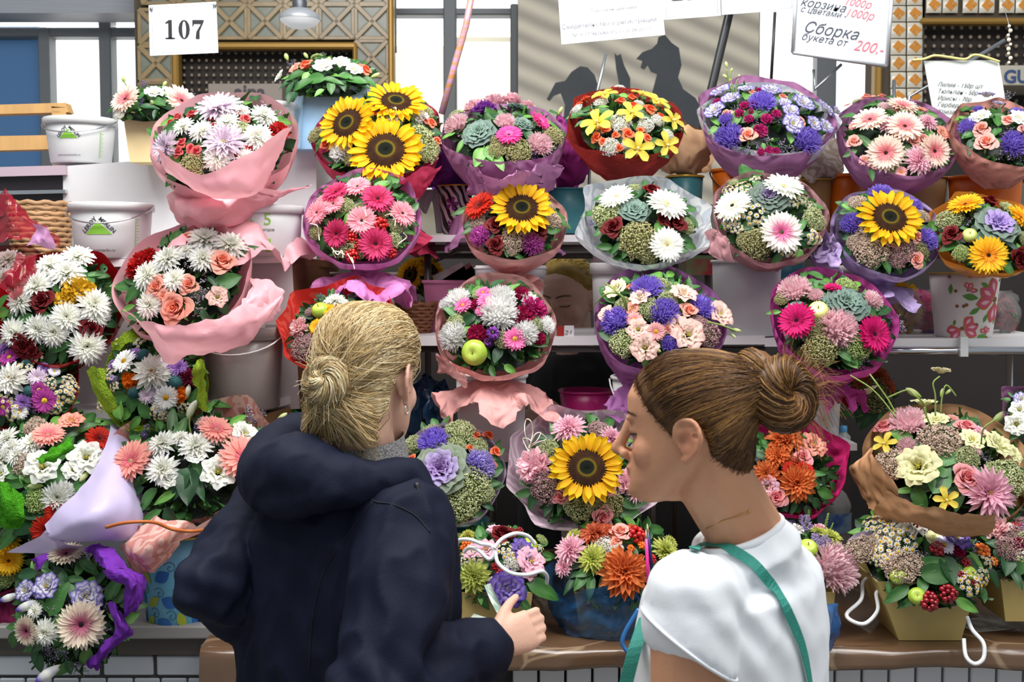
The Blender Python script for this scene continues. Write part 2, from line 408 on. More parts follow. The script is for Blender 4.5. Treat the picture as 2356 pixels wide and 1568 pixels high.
def make_flower(kind, pal, var):
    """returns [(part name, mesh)]: the flower and its sub-parts"""
    r = random.Random(hash_(kind + pal) + var * 77); p = PAL[kind][pal]; mb = MB(); subs = []
    J = lambda a: r.uniform(-a, a)
    if kind == 'sunflower': pass
    if kind == 'gerbera':
        o0, o1, inn, dc = p; n = 27
        wide = 1.04 if pal in ('white', 'wdark', 'creampink', 'creamviolet', 'wpink') else 1.0
        for k in range(n): petal(mb, 6.283 * k / n + J(.05), .12, 0, .86 * (1 + J(.05)), .235 * wide, 12 + J(6), -4 + J(8), mix(o0, o1, .2), o1, tip=.6)
        for k in range(n): petal(mb, 6.283 * (k + .5) / n + J(.05), .12, .04, .76 * (1 + J(.07)), .21 * wide, 24 + J(6), 4 + J(8), o0 if pal not in ('creampink', 'wpink', 'creamviolet') else mix(inn, o1, .35), o1, tip=.6)
        for k in range(26): petal(mb, 6.283 * k / 26 + J(.1), .1, .07, (.42 if pal in ('creampink', 'wpink', 'creamviolet') else .32) * (1 + J(.12)), .1, 45 + J(8), 12 + J(10), inn, mix(inn, o1, .35), nseg=2, tip=.5)
        d = MB(); disc(d, .2, .1, mix(dc, (0, 0, 0), .25), dc, mix(dc, inn, .45), bump=.012, seed=var); subs.append(('flower_centre', d.mesh('flower_centre', M_SEED)))
        if pal in ('pink', 'dark', 'magenta', 'hot', 'orange', 'red'):
            pass
    elif kind == 'mum':
        c0, c1, ctr = p; lay = [(1, 2, 17), (.94, 12, 17), (.84, 24, 15), (.72, 36, 14), (.58, 50, 12), (.44, 64, 10), (.3, 76, 7)]
        if pal in ('yellow', 'lilac', 'rose'): lay = lay[:4] + [(.5, 40, 12)]
        if pal == 'greenpink': lay = lay[:6]
        for q, (L, e, n) in enumerate(lay):
            for k in range(n):
                t = q / len(lay); base = mix(c0, ctr, .15 + .5 * t if pal in ('white', 'green', 'greenpink') else .1)
                petal(mb, 6.283 * (k + .5 * (q % 2)) / n + J(.1), .06, .02 + .03 * q, L * (1 + J(.07)) - .06, .25 - .04 * t, e + 14 + J(7), e - 12 + J(10), base, mix(c1, c0, .5 * t), nseg=3, tip=.55, cup=.2)
        if pal in ('yellow', 'lilac', 'rose', 'greenpink'):
            d = MB(); disc(d, .2 if pal != 'greenpink' else .26, .2, mix(ctr, (.5, .6, .1), .3), ctr, ctr, bump=.03, seed=var)
            for k in range(14):
                if pal == 'greenpink': petal(d, k * 2.4, .1, .1, .4, .12, 88 + J(12), 110 + J(20), ctr, mix(ctr, (.9, .6, .6), .5), nseg=2)
            subs.append(('flower_centre', d.mesh('flower_centre', M_SEED)))
    elif kind == 'aster':
        c0, c1 = p; n = 250
        for i in range(n):
            d = golden(i, n, 1.1); az = math.atan2(d.y, d.x); el = math.degrees(math.asin(max(-1, min(1, d.z))))
            L = .42 * (1 + J(.2)); q = Vector((d.x * .62, d.y * .62, d.z * .42)); c = mix(c0, c1, r.random() * .5)
            petal(mb, az + J(.3), math.hypot(q.x, q.y), q.z, L, .165, el * .9 + J(16), el * .9 + 28 + J(22), mix(c, c0, .5), mix(c, c1, .8), nseg=2, tip=.5, cup=.25)
        mb.ball((0, 0, -.05), (.6, .6, .42), nu=10, nv=6, col=mix(c0, (0, 0, 0), .10))
    elif kind in ('carnation',):
        c0, c1 = p; n = 95
        for i in range(n):
            d = golden(i, n, 1.05); az = math.atan2(d.y, d.x); el = math.degrees(math.asin(max(-1, min(1, d.z))))
            q = Vector((d.x * .6, d.y * .6, d.z * .42)); c = mix(c0, c1, r.random())
            petal(mb, az + J(.5), math.hypot(q.x, q.y), q.z, .42 * (1 + J(.2)), .34, el * .8 + J(20), el * .8 + J(35), mix(c, c0, .6), mix(c, c1, .7), nseg=3, tip=.85, cup=.1 + J(.2), twist=J(.9), ruf=.05, ph=J(3))
        mb.ball((0, 0, -.05), (.58, .58, .4), nu=10, nv=6, col=mix(c0, (0, 0, 0), .2))
    elif kind == 'rose':
        c0, c1, c2 = p; n = 19
        for i in range(n):
            t = i / (n - 1)
            Rr = .13 + .62 * t ** 1.15; h = .95 - .42 * t
            shell(mb, i * 2.3 + J(.15), Rr, h, 1.25 - .45 * t, .05 + .26 * t ** 1.5, mix(c0, c1, t), mix(c1, c2, min(1, t * 1.2)), edge=mix(c2, (1, 1, 1), .10 if pal not in ('darkred', 'red', 'hot') else .02) if t > .3 else None, ruf=.03 * t, ph=J(3), foot=.62)
        mb.ball((0, 0, .5), (.12, .12, .42), nu=8, nv=6, col=mix(c0, (0, 0, 0), .1))
        g = MB()
        for k in range(5): petal(g, 6.283 * k / 5, .2, .0, .6, .2, 20, -35, C('#4f7a34'), C('#6f9a4a'), nseg=3)
        subs.append(('sepal', g.mesh('sepal', M_LEAF)))
    elif kind == 'lisianthus':
        c0, c1, ce = p
        for q, (n, Rr, h, lip, hf) in enumerate([(6, .82, .42, .2, .62), (5, .62, .5, .12, .7), (4, .38, .52, .06, .8)]):
            for k in range(n): shell(mb, 6.283 * (k + .5 * q) / n + J(.12), Rr * (1 + J(.06)), h * (1 + J(.1)), hf, lip, mix(c0, C('#cdd49a'), .25), c1, edge=ce, ruf=.075, ph=J(3), foot=.28, fall=.12)
        d = MB(); d.ball((0, 0, .2), (.09, .09, .16), nu=7, nv=4, col=C('#b9b84a'))
        for k in range(6): d.tube([(0, 0, .1), (.14 * math.cos(k * 1.05), .14 * math.sin(k * 1.05), .34)], .022, 4, C('#e0c23c'))
        subs.append(('flower_centre', d.mesh('flower_centre', M_SEED)))
    elif kind == 'sedum':
        a, b, c = p; n = 400
        for i in range(n):
            d = golden(i, n, .92); bump = .22 * noise.noise(d * 3.4 + Vector((var * 3.1, 0, 0)))
            q = Vector((d.x * .9 + J(.04), d.y * .9 + J(.04), d.z * .52)) * (1 + bump + J(.07))
            cc = mix(r.choice([a, a, b, b, c]), (1, 1, 1), .12 * r.random()); rr = .056 * (1 + J(.35))
            ax, ay, az_ = frame(d)
            o = len(mb.v); mb.octa(q, rr, cc)
            mb.octa(q + (ax * J(1) + ay * J(1)) * rr * 1.5 + d * .03, rr * .75, mix(cc, b, .6))
        for i in range(14):
            d = golden(i, 14, .9); mb.tube([(0, 0, -.5), (d.x * .45, d.y * .45, .1), (d.x * .8, d.y * .8, d.z * .5)], .025, 3, C('#7f9450'))
        mb.ball((0, 0, -.12), (.66, .66, .42), nu=10, nv=6, col=mix(mix(c, C('#7c8a4c'), .4), (0, 0, 0), .12))
    elif kind == 'cabbage':
        g, m_, ce = p
        lay = [(7, .95, .16, .10, .62, g, mix(g, (0, 0, 0), .12)), (7, .8, .3, .1, .62, mix(g, m_, .15), g), (6, .6, .4, .1, .6, mix(m_, ce, .2), mix(m_, g, .1)), (6, .44, .46, .08, .6, ce, m_), (5, .3, .48, .05, .7, ce, mix(ce, m_, .5)), (4, .17, .46, .03, .9, ce, mix(ce, m_, .3))]
        for q, (n, Rr, h, lip, hf, a, b) in enumerate(lay):
            for k in range(n): shell(mb, 6.283 * (k + .5 * (q % 2)) / n + J(.15), Rr * (1 + J(.06)), h, hf, lip, mix(a, (1, 1, 1), .22), b, edge=mix(b, (1, 1, 1), .15), nt=6, ns=7, ruf=.05, ph=J(3), foot=.3, fall=.12)
    elif kind == 'cymbidium':
        a, b, lipc = p
        for k, (az, L, w) in enumerate([(90, 1, .62), (18, .95, .6), (162, .95, .6), (-48, .9, .58), (228, .9, .58)]):
            petal(mb, R_(az), .06, 0, L, w, 28 + J(8), -14 + J(10), mix(a, C('#b8c24a'), .2), b, nseg=6, tip=.55, cup=.16, bulge=.5)
        g = MB(); petal(g, R_(-90), .05, .1, .5, .5, 30, -50, C('#f6e6a0'), lipc, nseg=5, tip=.7, cup=-.3)
        g.tube([(0, .05, .02), (0, -.02, .22), (0, -.12, .3)], .07, 6, C('#f4ecb0')); subs.append(('flower_lip', g.mesh('flower_lip', M_PETAL)))
    elif kind == 'limonium':
        a, b = p
        for k in range(7):
            az = k * 2.4 + J(.3); sp_ = .28 + .5 * r.random(); top = Vector((math.cos(az) * sp_, math.sin(az) * sp_, .7 + .3 * r.random()))
            pts = cat_rom([(0, 0, 0), (top.x * .3, top.y * .3, .4), top], 3); mb.tube(pts, .012, 3, C('#6f8058'), caps=False)
            for q in range(12):
                t = .45 + .55 * q / 11; b0 = Vector((top.x * t ** 1.4, top.y * t ** 1.4, top.z * t)); s = Vector((J(.13), J(.13), J(.07) + .05))
                mb.tube([b0, b0 + s], .007, 3, C('#7f8868'), caps=False)
                mb.octa(b0 + s, .048 * (1 + J(.3)), r.choice([a, a, b, mix(a, (1, 1, 1), .4)]))
    elif kind == 'chamomile':
        w, y = p
        for i in range(15):
            d = golden(i, 15, .85); az = math.atan2(d.y, d.x); q = Vector((d.x * .8, d.y * .8, d.z * .45 + J(.14))); s = .225 * (1 + J(.15))
            n = (d + Vector((J(.3), J(.3), .5))).normalized(); ax, ay, nn = frame(n); Mx = Matrix((ax, ay, nn)).transposed()
            t = MB()
            for k in range(11): petal(t, 6.283 * k / 11 + J(.1), .2, 0, .8, .4, 8 + J(10), -10, w, w, nseg=2, tip=.7)
            t.ball((0, 0, .08), (.38, .38, .3), nu=7, nv=4, col=y)
            mb.add([q + Mx @ (Vector(v) * s) for v in t.v], t.f, list(t.c)); 
            mb.tube([(0, 0, -.7), q * .6, q], .016, 3, C('#7d9a4c'), caps=False)
    elif kind == 'berries':
        a, b = p
        for i in range(17):
            d = golden(i, 17, 1.2); q = Vector((d.x * .68, d.y * .68, d.z * .55)) * (1 + J(.12)); mb.ball(q, .26 * (1 + J(.12)), nu=8, nv=6, col=mix(a, b, r.random()))
        for i in range(6):
            d = golden(i, 6, 1); mb.tube([(0, 0, -.7), d * .5], .03, 3, C('#6a7a40'), caps=False)
    elif kind == 'apple':
        a, b = p; prof = []
        for i in range(15):
            th = math.pi * i / 14; rr = math.sin(th) * (1 + .08 * math.cos(th)); z = math.cos(th) * .88 - .28 * math.exp(-(th / .32) ** 2) + .12 * math.exp(-((math.pi - th) / .3) ** 2)
            prof.append((rr, z))
        cs = [mix(a, b, .5 + .5 * math.sin(i * 1.1)) if pal != 'red' else mix(a, b, sstep(4, 12, i)) for i in range(15)]
        mb.lathe(prof[::-1], 18, cols=cs[::-1]); g = MB(); g.tube([(0, 0, .5), (.03, 0, .75), (.1, .02, .95)], .04, 5, C('#5a4428')); subs.append(('fruit_stalk', g.mesh('fruit_stalk', M_SEED)))
    elif kind == 'thistle':
        a, b = p; mb.ball((0, 0, 0), .78, nu=12, nv=8, col=mix(a, (0, 0, 0), .3))
        for i in range(170):
            d = golden(i, 170, 1.8); ax, ay, _ = frame(d); s = .05
            mb.add([d * .74 + ax * s, d * .74 - ax * s * .5 + ay * s, d * .74 - ax * s * .5 - ay * s, d * (1 + J(.06))], [(0, 1, 3), (1, 2, 3), (2, 0, 3)], [a, a, a, b])
    elif kind == 'dahlia':
        c0, c1 = p; lay = [(1, -6, 13), (.95, 8, 14), (.84, 22, 14), (.7, 36, 12), (.54, 52, 10), (.38, 68, 7)]
        for q, (L, e, n) in enumerate(lay):
            for k in range(n):
                petal(mb, 6.283 * (k + .5 * (q % 2)) / n + J(.12), .06, .03 * q, L * (1 + J(.09)) - .06, .36 - .04 * q, e + 16 + J(9), e - 14 + J(14), mix(c0, (0, 0, 0), .12), mix(c1, c0, r.random() * .5), nseg=4, tip=.5, cup=.3, twist=J(.3))
        if pal == 'white':
            d = MB(); disc(d, .16, .36, C('#e8a828'), C('#d88a1c'), C('#e8c060'), bump=.03); subs.append(('flower_centre', d.mesh('flower_centre', M_SEED)))
    elif kind == 'daisy':
        c0, c1, dc = p; n = 19
        for k in range(n): petal(mb, 6.283 * k / n + J(.08), .18, 0, .8 * (1 + J(.06)), .29, 10 + J(8), -8 + J(10), c0, c1, tip=.75)
        for k in range(n): petal(mb, 6.283 * (k + .5) / n + J(.08), .18, .04, .66 * (1 + J(.06)), .26, 22 + J(8), 0 + J(10), c0, c1, tip=.75)
        d = MB(); disc(d, .27, .16, mix(dc, (.3, .4, .05), .3), dc, dc, bump=.02, seed=var); subs.append(('flower_centre', d.mesh('flower_centre', M_SEED)))
    elif kind == 'stock':
        c0, c1 = p
        for i in range(30):
            z = -.6 + 1.5 * i / 30; a = i * 2.4; rr = .45 * (1 - .35 * i / 30)
            for k in range(4): petal(mb, a + k * 1.57 + J(.3), rr * .6, z, .34, .34, 35 + J(25), 0 + J(30), c0, mix(c0, c1, r.random()), nseg=2, tip=.85, cup=J(.3))
        mb.tube([(0, 0, -.9), (0, 0, .9)], .08, 5, C('#6f8a48'))
    elif kind == 'spike':
        c0, c1 = p
        for i in range(40):
            z = -.9 + 1.8 * i / 40; a = i * 2.4; rr = .16 * (1 - .7 * i / 40); mb.ball((rr * math.cos(a), rr * math.sin(a), z), (.06, .06, .075), nu=5, nv=3, col=mix(c0, c1, i / 40))
        mb.tube([(0, 0, -1), (0, 0, .9)], .05, 4, c0)
    elif kind == 'bud':
        c0, c1 = p; prof = [(.02, -1.0), (.10, -.98), (.22, -.75), (.36, -.3), (.40, .1), (.34, .5), (.2, .82), (.05, 1.0), (0, 1.0)]
        mb.lathe(prof, 9, cols=[c0, c0, c0, mix(c0, c1, .4), mix(c0, c1, .8) if pal != 'violet' else c0, c1 if pal != 'violet' else mix(c0, c1, .3), c1, c1, c1])
        g = MB()
        for k in range(5): petal(g, 6.283 * k / 5, .12, -.9, .8, .12, 62, 95, C('#6c9040'), C('#8aad5a'), nseg=3)
        subs.append(('sepal', g.mesh('sepal', M_LEAF)))
    m = {'apple': M_APPLE, 'berries': M_BERRY, 'thistle': M_PETAL}.get(kind, M_PETAL)
    return [(kind, mb.mesh(kind, m))] + subs

def hash_(s):
    h = 0
    for ch in s: h = (h * 131 + ord(ch)) % 100003
    return h
def sunflower_meshes(var):
    r = random.Random(50 + var); J = lambda a: r.uniform(-a, a); mb = MB(); y0, y1 = C('#eda90a'), C('#fbd61c')
    for q, (n, L, e) in enumerate([(21, .53, 4), (21, .47, 18)]):
        for k in range(n): petal(mb, 6.283 * (k + .5 * q) / n + J(.07), .5, -.02 + .03 * q, L * (1 + J(.12)), .25, e + 10 + J(10), e - 14 + J(14), y0, mix(y1, y0, r.random() * .4), nseg=4, tip=.35, cup=.16, twist=J(.4))
    for k in range(13): petal(mb, 6.283 * k / 13 + J(.1), .4, -.08, .5, .2, -4, -30, C('#557a30'), C('#6c9440'), nseg=3)
    d = MB(); rows = []; cols = []; n = 34; K = 12
    for i in range(K + 1):
        t = i / K; a = .56 * t; z = .13 * math.cos(t * 1.45) - .05 * math.exp(-(t / .3) ** 2)
        c = mix(C('#0b0e09'), C('#141a0c'), t / .36) if t < .36 else (mix(C('#8a7410'), C('#2c140a'), (t - .36) / .16) if t < .52 else mix(C('#2c140a'), C('#200d06'), (t - .52) / .48))
        rows.append([Vector((a * math.cos(6.283 * (j + .5 * (i % 2)) / n), a * math.sin(6.283 * (j + .5 * (i % 2)) / n), z + .012 * (1 if (i + j) % 2 else -1))) for j in range(n)])
        cols.append([mix(c, C('#8a5a20'), .12 * r.random() if t > .5 else 0) for j in range(n)])
    rows.append([Vector((.5 * math.cos(6.283 * j / n), .5 * math.sin(6.283 * j / n), -.12)) for j in range(n)]); cols.append([C('#2a1608')] * n)
    d.grid(rows, cols, cv=True)
    return [('sunflower', mb.mesh('sunflower', M_PETAL)), ('flower_centre', d.mesh('flower_centre', M_SEED))]

def flower_meshes(kind, pal, var):
    k = (kind, pal, var)
    if k not in CACHE: CACHE[k] = sunflower_meshes(var) if kind == 'sunflower' else make_flower(kind, pal, var)
    return CACHE[k]

def leaf_mesh(pal, var):
    k = ('leaf', pal, var)
    if k in CACHE: return CACHE[k]
    r = random.Random(var * 13 + 5); c0, c1 = PAL['leaf'][pal]; mb = MB(); n = 8; rows = []; cols = []
    wide = [.30, .38, .24, .44][var % 4]; bend = [.5, .9, .7, .35][var % 4]
    for i in range(n + 1):
        t = i / n; y = -1 + 2 * t; w = wide * 2 * (math.sin(math.pi * t ** .8) ** .75) * (1 - .25 * t) * .72 + .008
        z = -bend * .5 * (t - .25) ** 2 + .12
        row = []; cc = []
        for s in (-1, -.5, 0, .5, 1):
            row.append(Vector((s * w, y, z + .16 * w * abs(s) * 2 + .03 * math.sin(t * 9 + s * 2 + var)))); cc.append(mix(c0, c1, .7 if s == 0 else r.random() * .5))
        rows.append(row); cols.append(cc)
    mb.grid(rows, cols); mb.tube([(0, -1.25, -.02), (0, -1, .02)], .03, 4, c1)
    CACHE[k] = mb.mesh('leaf', M_LEAF); return CACHE[k]

def basis(x, y, z, s, loc):
    m = Matrix((x * s, y * s, z * s)).transposed().to_4x4(); m.translation = loc; return m
def put_flower(parent, kind, pal, loc, n, r, spin=None):
    var = rnd.randrange(2) if kind not in ('apple', 'bud', 'thistle') else 0
    ms = flower_meshes(kind, pal, var); a, b, n = frame(n)
    s = spin if spin is not None else rnd.uniform(0, 6.28)
    x = a * math.cos(s) + b * math.sin(s); y = n.cross(x)
    o = link(kind, ms[0][1], parent, M=basis(x, y, n, r, loc))
    for nm, me in ms[1:]:
        c = bpy.data.objects.new(nm, me); COL.objects.link(c); c.parent = o
    return o
def put_leaf(parent, pal, loc, n, along, r, var=None):
    me = leaf_mesh(pal, rnd.randrange(4) if var is None else var)
    n = n.normalized(); y = (along - n * along.dot(n))
    y = y.normalized() if y.length > 1e-5 else n.orthogonal().normalized()
    x = y.cross(n); return link('leaf', me, parent, M=basis(x, y, n, r, loc))

# filler of small dark leaves deep between the flowers, shared by all bouquets
def foliage_mesh(var):
    k = ('foliage', var)
    if k in CACHE: return CACHE[k]
    r = random.Random(var + 90); mb = MB()
    for i in range(150):
        rr = math.sqrt(r.random()) * .9; a = r.random() * 6.283; h = .3 * (1 - rr * rr) - .14 - r.random() * .12
        base = Vector((rr * math.cos(a), rr * math.sin(a), h)); d = Vector((math.cos(a + r.uniform(-1, 1)) * (.4 + rr), math.sin(a + r.uniform(-1, 1)) * (.4 + rr), r.uniform(.2, .9))).normalized()
        ax, ay, dd = frame(d); L = .17 + .13 * r.random(); w = L * .38; c = mix(C('#1d4424'), C('#4a7a38'), r.random()); tw = r.random() * 6.28; sx = ax * math.cos(tw) + ay * math.sin(tw); nn = sx.cross(dd)
        mb.grid([[base - sx * .01, base, base + sx * .01], [base + dd * L * .5 - sx * w + nn * .03, base + dd * L * .55, base + dd * L * .5 + sx * w + nn * .03], [base + dd * L * .85 - sx * w * .6, base + dd * L * .85 - nn * .02, base + dd * L * .85 + sx * w * .6], [base + dd * L * 1.1 - sx * .004, base + dd * L * 1.15 - nn * .04, base + dd * L * 1.1 + sx * .004]], col=c)
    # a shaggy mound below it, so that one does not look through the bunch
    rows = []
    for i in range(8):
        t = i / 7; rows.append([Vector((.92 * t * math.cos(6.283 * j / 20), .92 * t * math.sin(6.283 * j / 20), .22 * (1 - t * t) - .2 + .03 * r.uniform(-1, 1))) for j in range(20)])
    mb.grid(rows, cv=True, col=C('#0e2212'))  # near-black green paints the shaded gaps between the flowers
    CACHE[k] = mb.mesh('foliage', M_LEAF); return CACHE[k]
# ================================================================== wrapping papers and bouquets
def paper(name, col, kind='tissue', col2=None):
    k = 'paper_' + name
    if k in MATS: return MATS[k]
    if kind == 'tissue': return mat(k, col, rough=.75, trans=.22, bump=1.0, bscale=26, ridged=True, spec=.2, var=.06, vscale=14)
    if kind == 'film': return mat(k, col, rough=.35, trans=.25, bump=.35, bscale=9, ridged=True, spec=.4, var=.03)
    if kind == 'gloss': return mat(k, col, rough=.16, trans=.15, bump=.1, bscale=20, spec=.6)
    if kind == 'sisal': return mat(k, col, rough=.7, trans=.3, bump=1.0, bscale=220, spec=.2, var=.22, vscale=160)
    if kind == 'kraft': return mat(k, col, rough=.7, bump=.9, bscale=18, ridged=True, spec=.25, var=.08, vscale=20)
    if kind == 'lace':
        m = mat(k, col, rough=.45, trans=.25, bump=.4, bscale=14, ridged=True, spec=.4)
        nt = m.node_tree; N = nt.nodes; L = nt.links; b = N['Principled BSDF']
        tc = N.new('ShaderNodeTexCoord'); wv = N.new('ShaderNodeTexWave'); wv.wave_type = 'RINGS'; wv.inputs['Scale'].default_value = 9
        wv.inputs['Distortion'].default_value = 14; wv.inputs['Detail'].default_value = 1.2; wv.inputs['Detail Scale'].default_value = 2.2
        L.new(tc.outputs['Object'], wv.inputs['Vector'])
        mr = N.new('ShaderNodeMapRange'); mr.inputs[1].default_value = .52; mr.inputs[2].default_value = .62; L.new(wv.outputs['Fac'], mr.inputs[0])
        mx = N.new('ShaderNodeMix'); mx.data_type = 'RGBA'; mx.inputs['A'].default_value = (*C(col), 1); mx.inputs['B'].default_value = (*C(col2), 1)
        L.new(mr.outputs[0], mx.inputs['Factor']); L.new(mx.outputs['Result'], b.inputs['Base Color'])
        for n in N:
            if n.type == 'BSDF_TRANSLUCENT': L.new(mx.outputs['Result'], n.inputs['Color'])
        return m
    if kind == 'clear': return mat(k, col, rough=.12, alpha=.45, spec=.8, bump=.3, bscale=22)

VW = dict(p=(1, 0, 0), v1=(2.904, 0, 0), v2=(3.136, 640, 0), v3=(3.92, 1240, 0), v4=(3.564, 1700, 0), v5=(2.8, 0, 400), v6=(3.015, 680, 380), v7=(3.137, 1300, 380),
          v8=(3.0146, 1740, 380), w1=(2.214, 0, 860), w2=(1.727, 380, 660), w3=(2.215, 860, 860), w4=(1.940, 1340, 760), w5=(1.990, 1740, 780), w7=(3.681, 0, 1200),
          w8=(3.733, 640, 540), x1=(5.408, 1590, 130), x5=(3.2125, 1000, 1080))
def vw(view, x, y):
    s, ox, oy = VW[view]; return ox + x / s, oy + y / s

def crinkle(p, amp, f):
    v = noise.noise_vector(p * f); w = noise.noise_vector(p * f * 2.7 + Vector((5, 1, 2)))
    return (v * .7 + Vector((abs(w.x) - .25, abs(w.y) - .25, abs(w.z) - .25)) * .55) * amp

def sheet(name, m, rows, parent, amp=.012, f=16, n=8):
    """a crumpled sheet through a grid of world points"""
    R1 = [cat_rom(r, n) for r in rows]
    cols = list(zip(*R1)); R2 = [cat_rom(c, n) for c in cols]
    g = [[p + crinkle(p, amp * 1.3, f) + crinkle(p, amp * .55, f * 2.6) for p in r] for r in R2]
    mb = MB(); mb.grid(g); return mb.build(name, m, parent)

def flap(view, rows, Y, name, m, parent, amp=.010, f=16, n=8):
    s = [[at(*vw(view, x, y), Y + d) for (x, y, d) in r] for r in rows]
    return sheet(name, m, s, parent, amp, f, n)

def wrapping(parent, Cc, n, u, v, R, m, corners=(), skirt=None, lift=.06, drop=1.0, neck=.2, amp=.03, seed=0, name='wrapping_paper', pleats=.10, back=.35, lay=0, wav=.03, lean=0.0, shrink=1.0):
    drop *= .85; K = 96; nb = 15; ph = seed * 1.7; mb = MB(); rows = []
    N = Cc - n * back * R + Vector((lean * R, 0, -drop * R)); B1 = Cc - n * .55 * R - Vector((0, 0, .3 * R)); C0 = Cc + n * lift * R
    zz = Vector((0, 0, 1))
    def ring(i, c, nn, r, t, k_corner):
        uu = (u - nn * u.dot(nn)).normalized(); vv = nn.cross(uu); row = []
        for k in range(K):
            a = 2 * math.pi * k / K; rr = r; off = 0
            for (ca, amp_) in corners:
                d = abs((a - R_(ca) + math.pi) % (2 * math.pi) - math.pi)
                s = math.exp(-(d / .30) ** 1.3); rr += R * amp_ * s * k_corner; off += -.10 * R * s * amp_ * k_corner
            rr *= 1 + pleats * t * math.sin(a * 11 + ph) * .8 + wav * math.sin(a * 3 + ph) * (1 - t) + wav * .7 * math.sin(a * 7 + ph * 2) * (1 - t * .5)
            p = c + uu * math.cos(a) * rr + vv * math.sin(a) * rr + nn * off
            q = p + crinkle(p + Vector((seed * 3.3, 0, 0)), amp * R * (.5 + 1.1 * t), 2.6 / R) + crinkle(p + Vector((0, seed * 2.3, 0)), amp * R * (.3 + .5 * t), 6.5 / R)
            row.append(q)
        return row
    for i in range(nb + 1):
        t = i / nb
        c = C0 * (1 - t) ** 2 + B1 * 2 * t * (1 - t) + N * t * t
        nn = (n * (1 - t) + zz * t).normalized()
        r = R * shrink * (neck + (1 - neck) * (1 - t ** 1.5))
        rows.append(ring(i, c, nn, r, t, (1 - t) ** 2.2))
    if skirt:
        sl, sr = skirt; ns = 9
        for i in range(1, ns + 1):
            t = i / ns; c = N + Vector((0, -.12 * R * t, -sl * R * t ** 1.2)); r = R * (neck + (sr - neck) * t ** .8)
            row = []
            for k in range(K):
                a = 2 * math.pi * k / K; w = math.sin(a * 5 + ph) * .5 + math.sin(a * 9 + ph * 1.3) * .35 + math.sin(a * 2 + ph) * .25
                rr = r * (1 + .22 * w * t); p = c + Vector((math.cos(a) * rr, math.sin(a) * rr, .16 * R * t * math.sin(a * 6 + ph * 2.1)))
                row.append(p + crinkle(p, .24 * R * t, 3.0 / R))
            rows.append(row)
    mb.grid(rows, cv=True)
    return mb.build(name, m, parent)

class Bq: pass
BOUQ = []
def parse(items):
    kind = pal = None
    for e in items.replace('\n', ' ').split(';'):
        w = e.split()
        if not w: continue
        if not (w[0][0].isdigit() or w[0][0] == '-'):
            kp = w.pop(0).split(':'); kind = kp[0]; pal = kp[1] if len(kp) > 1 else ''
        yield kind, pal, [float(x) for x in w]

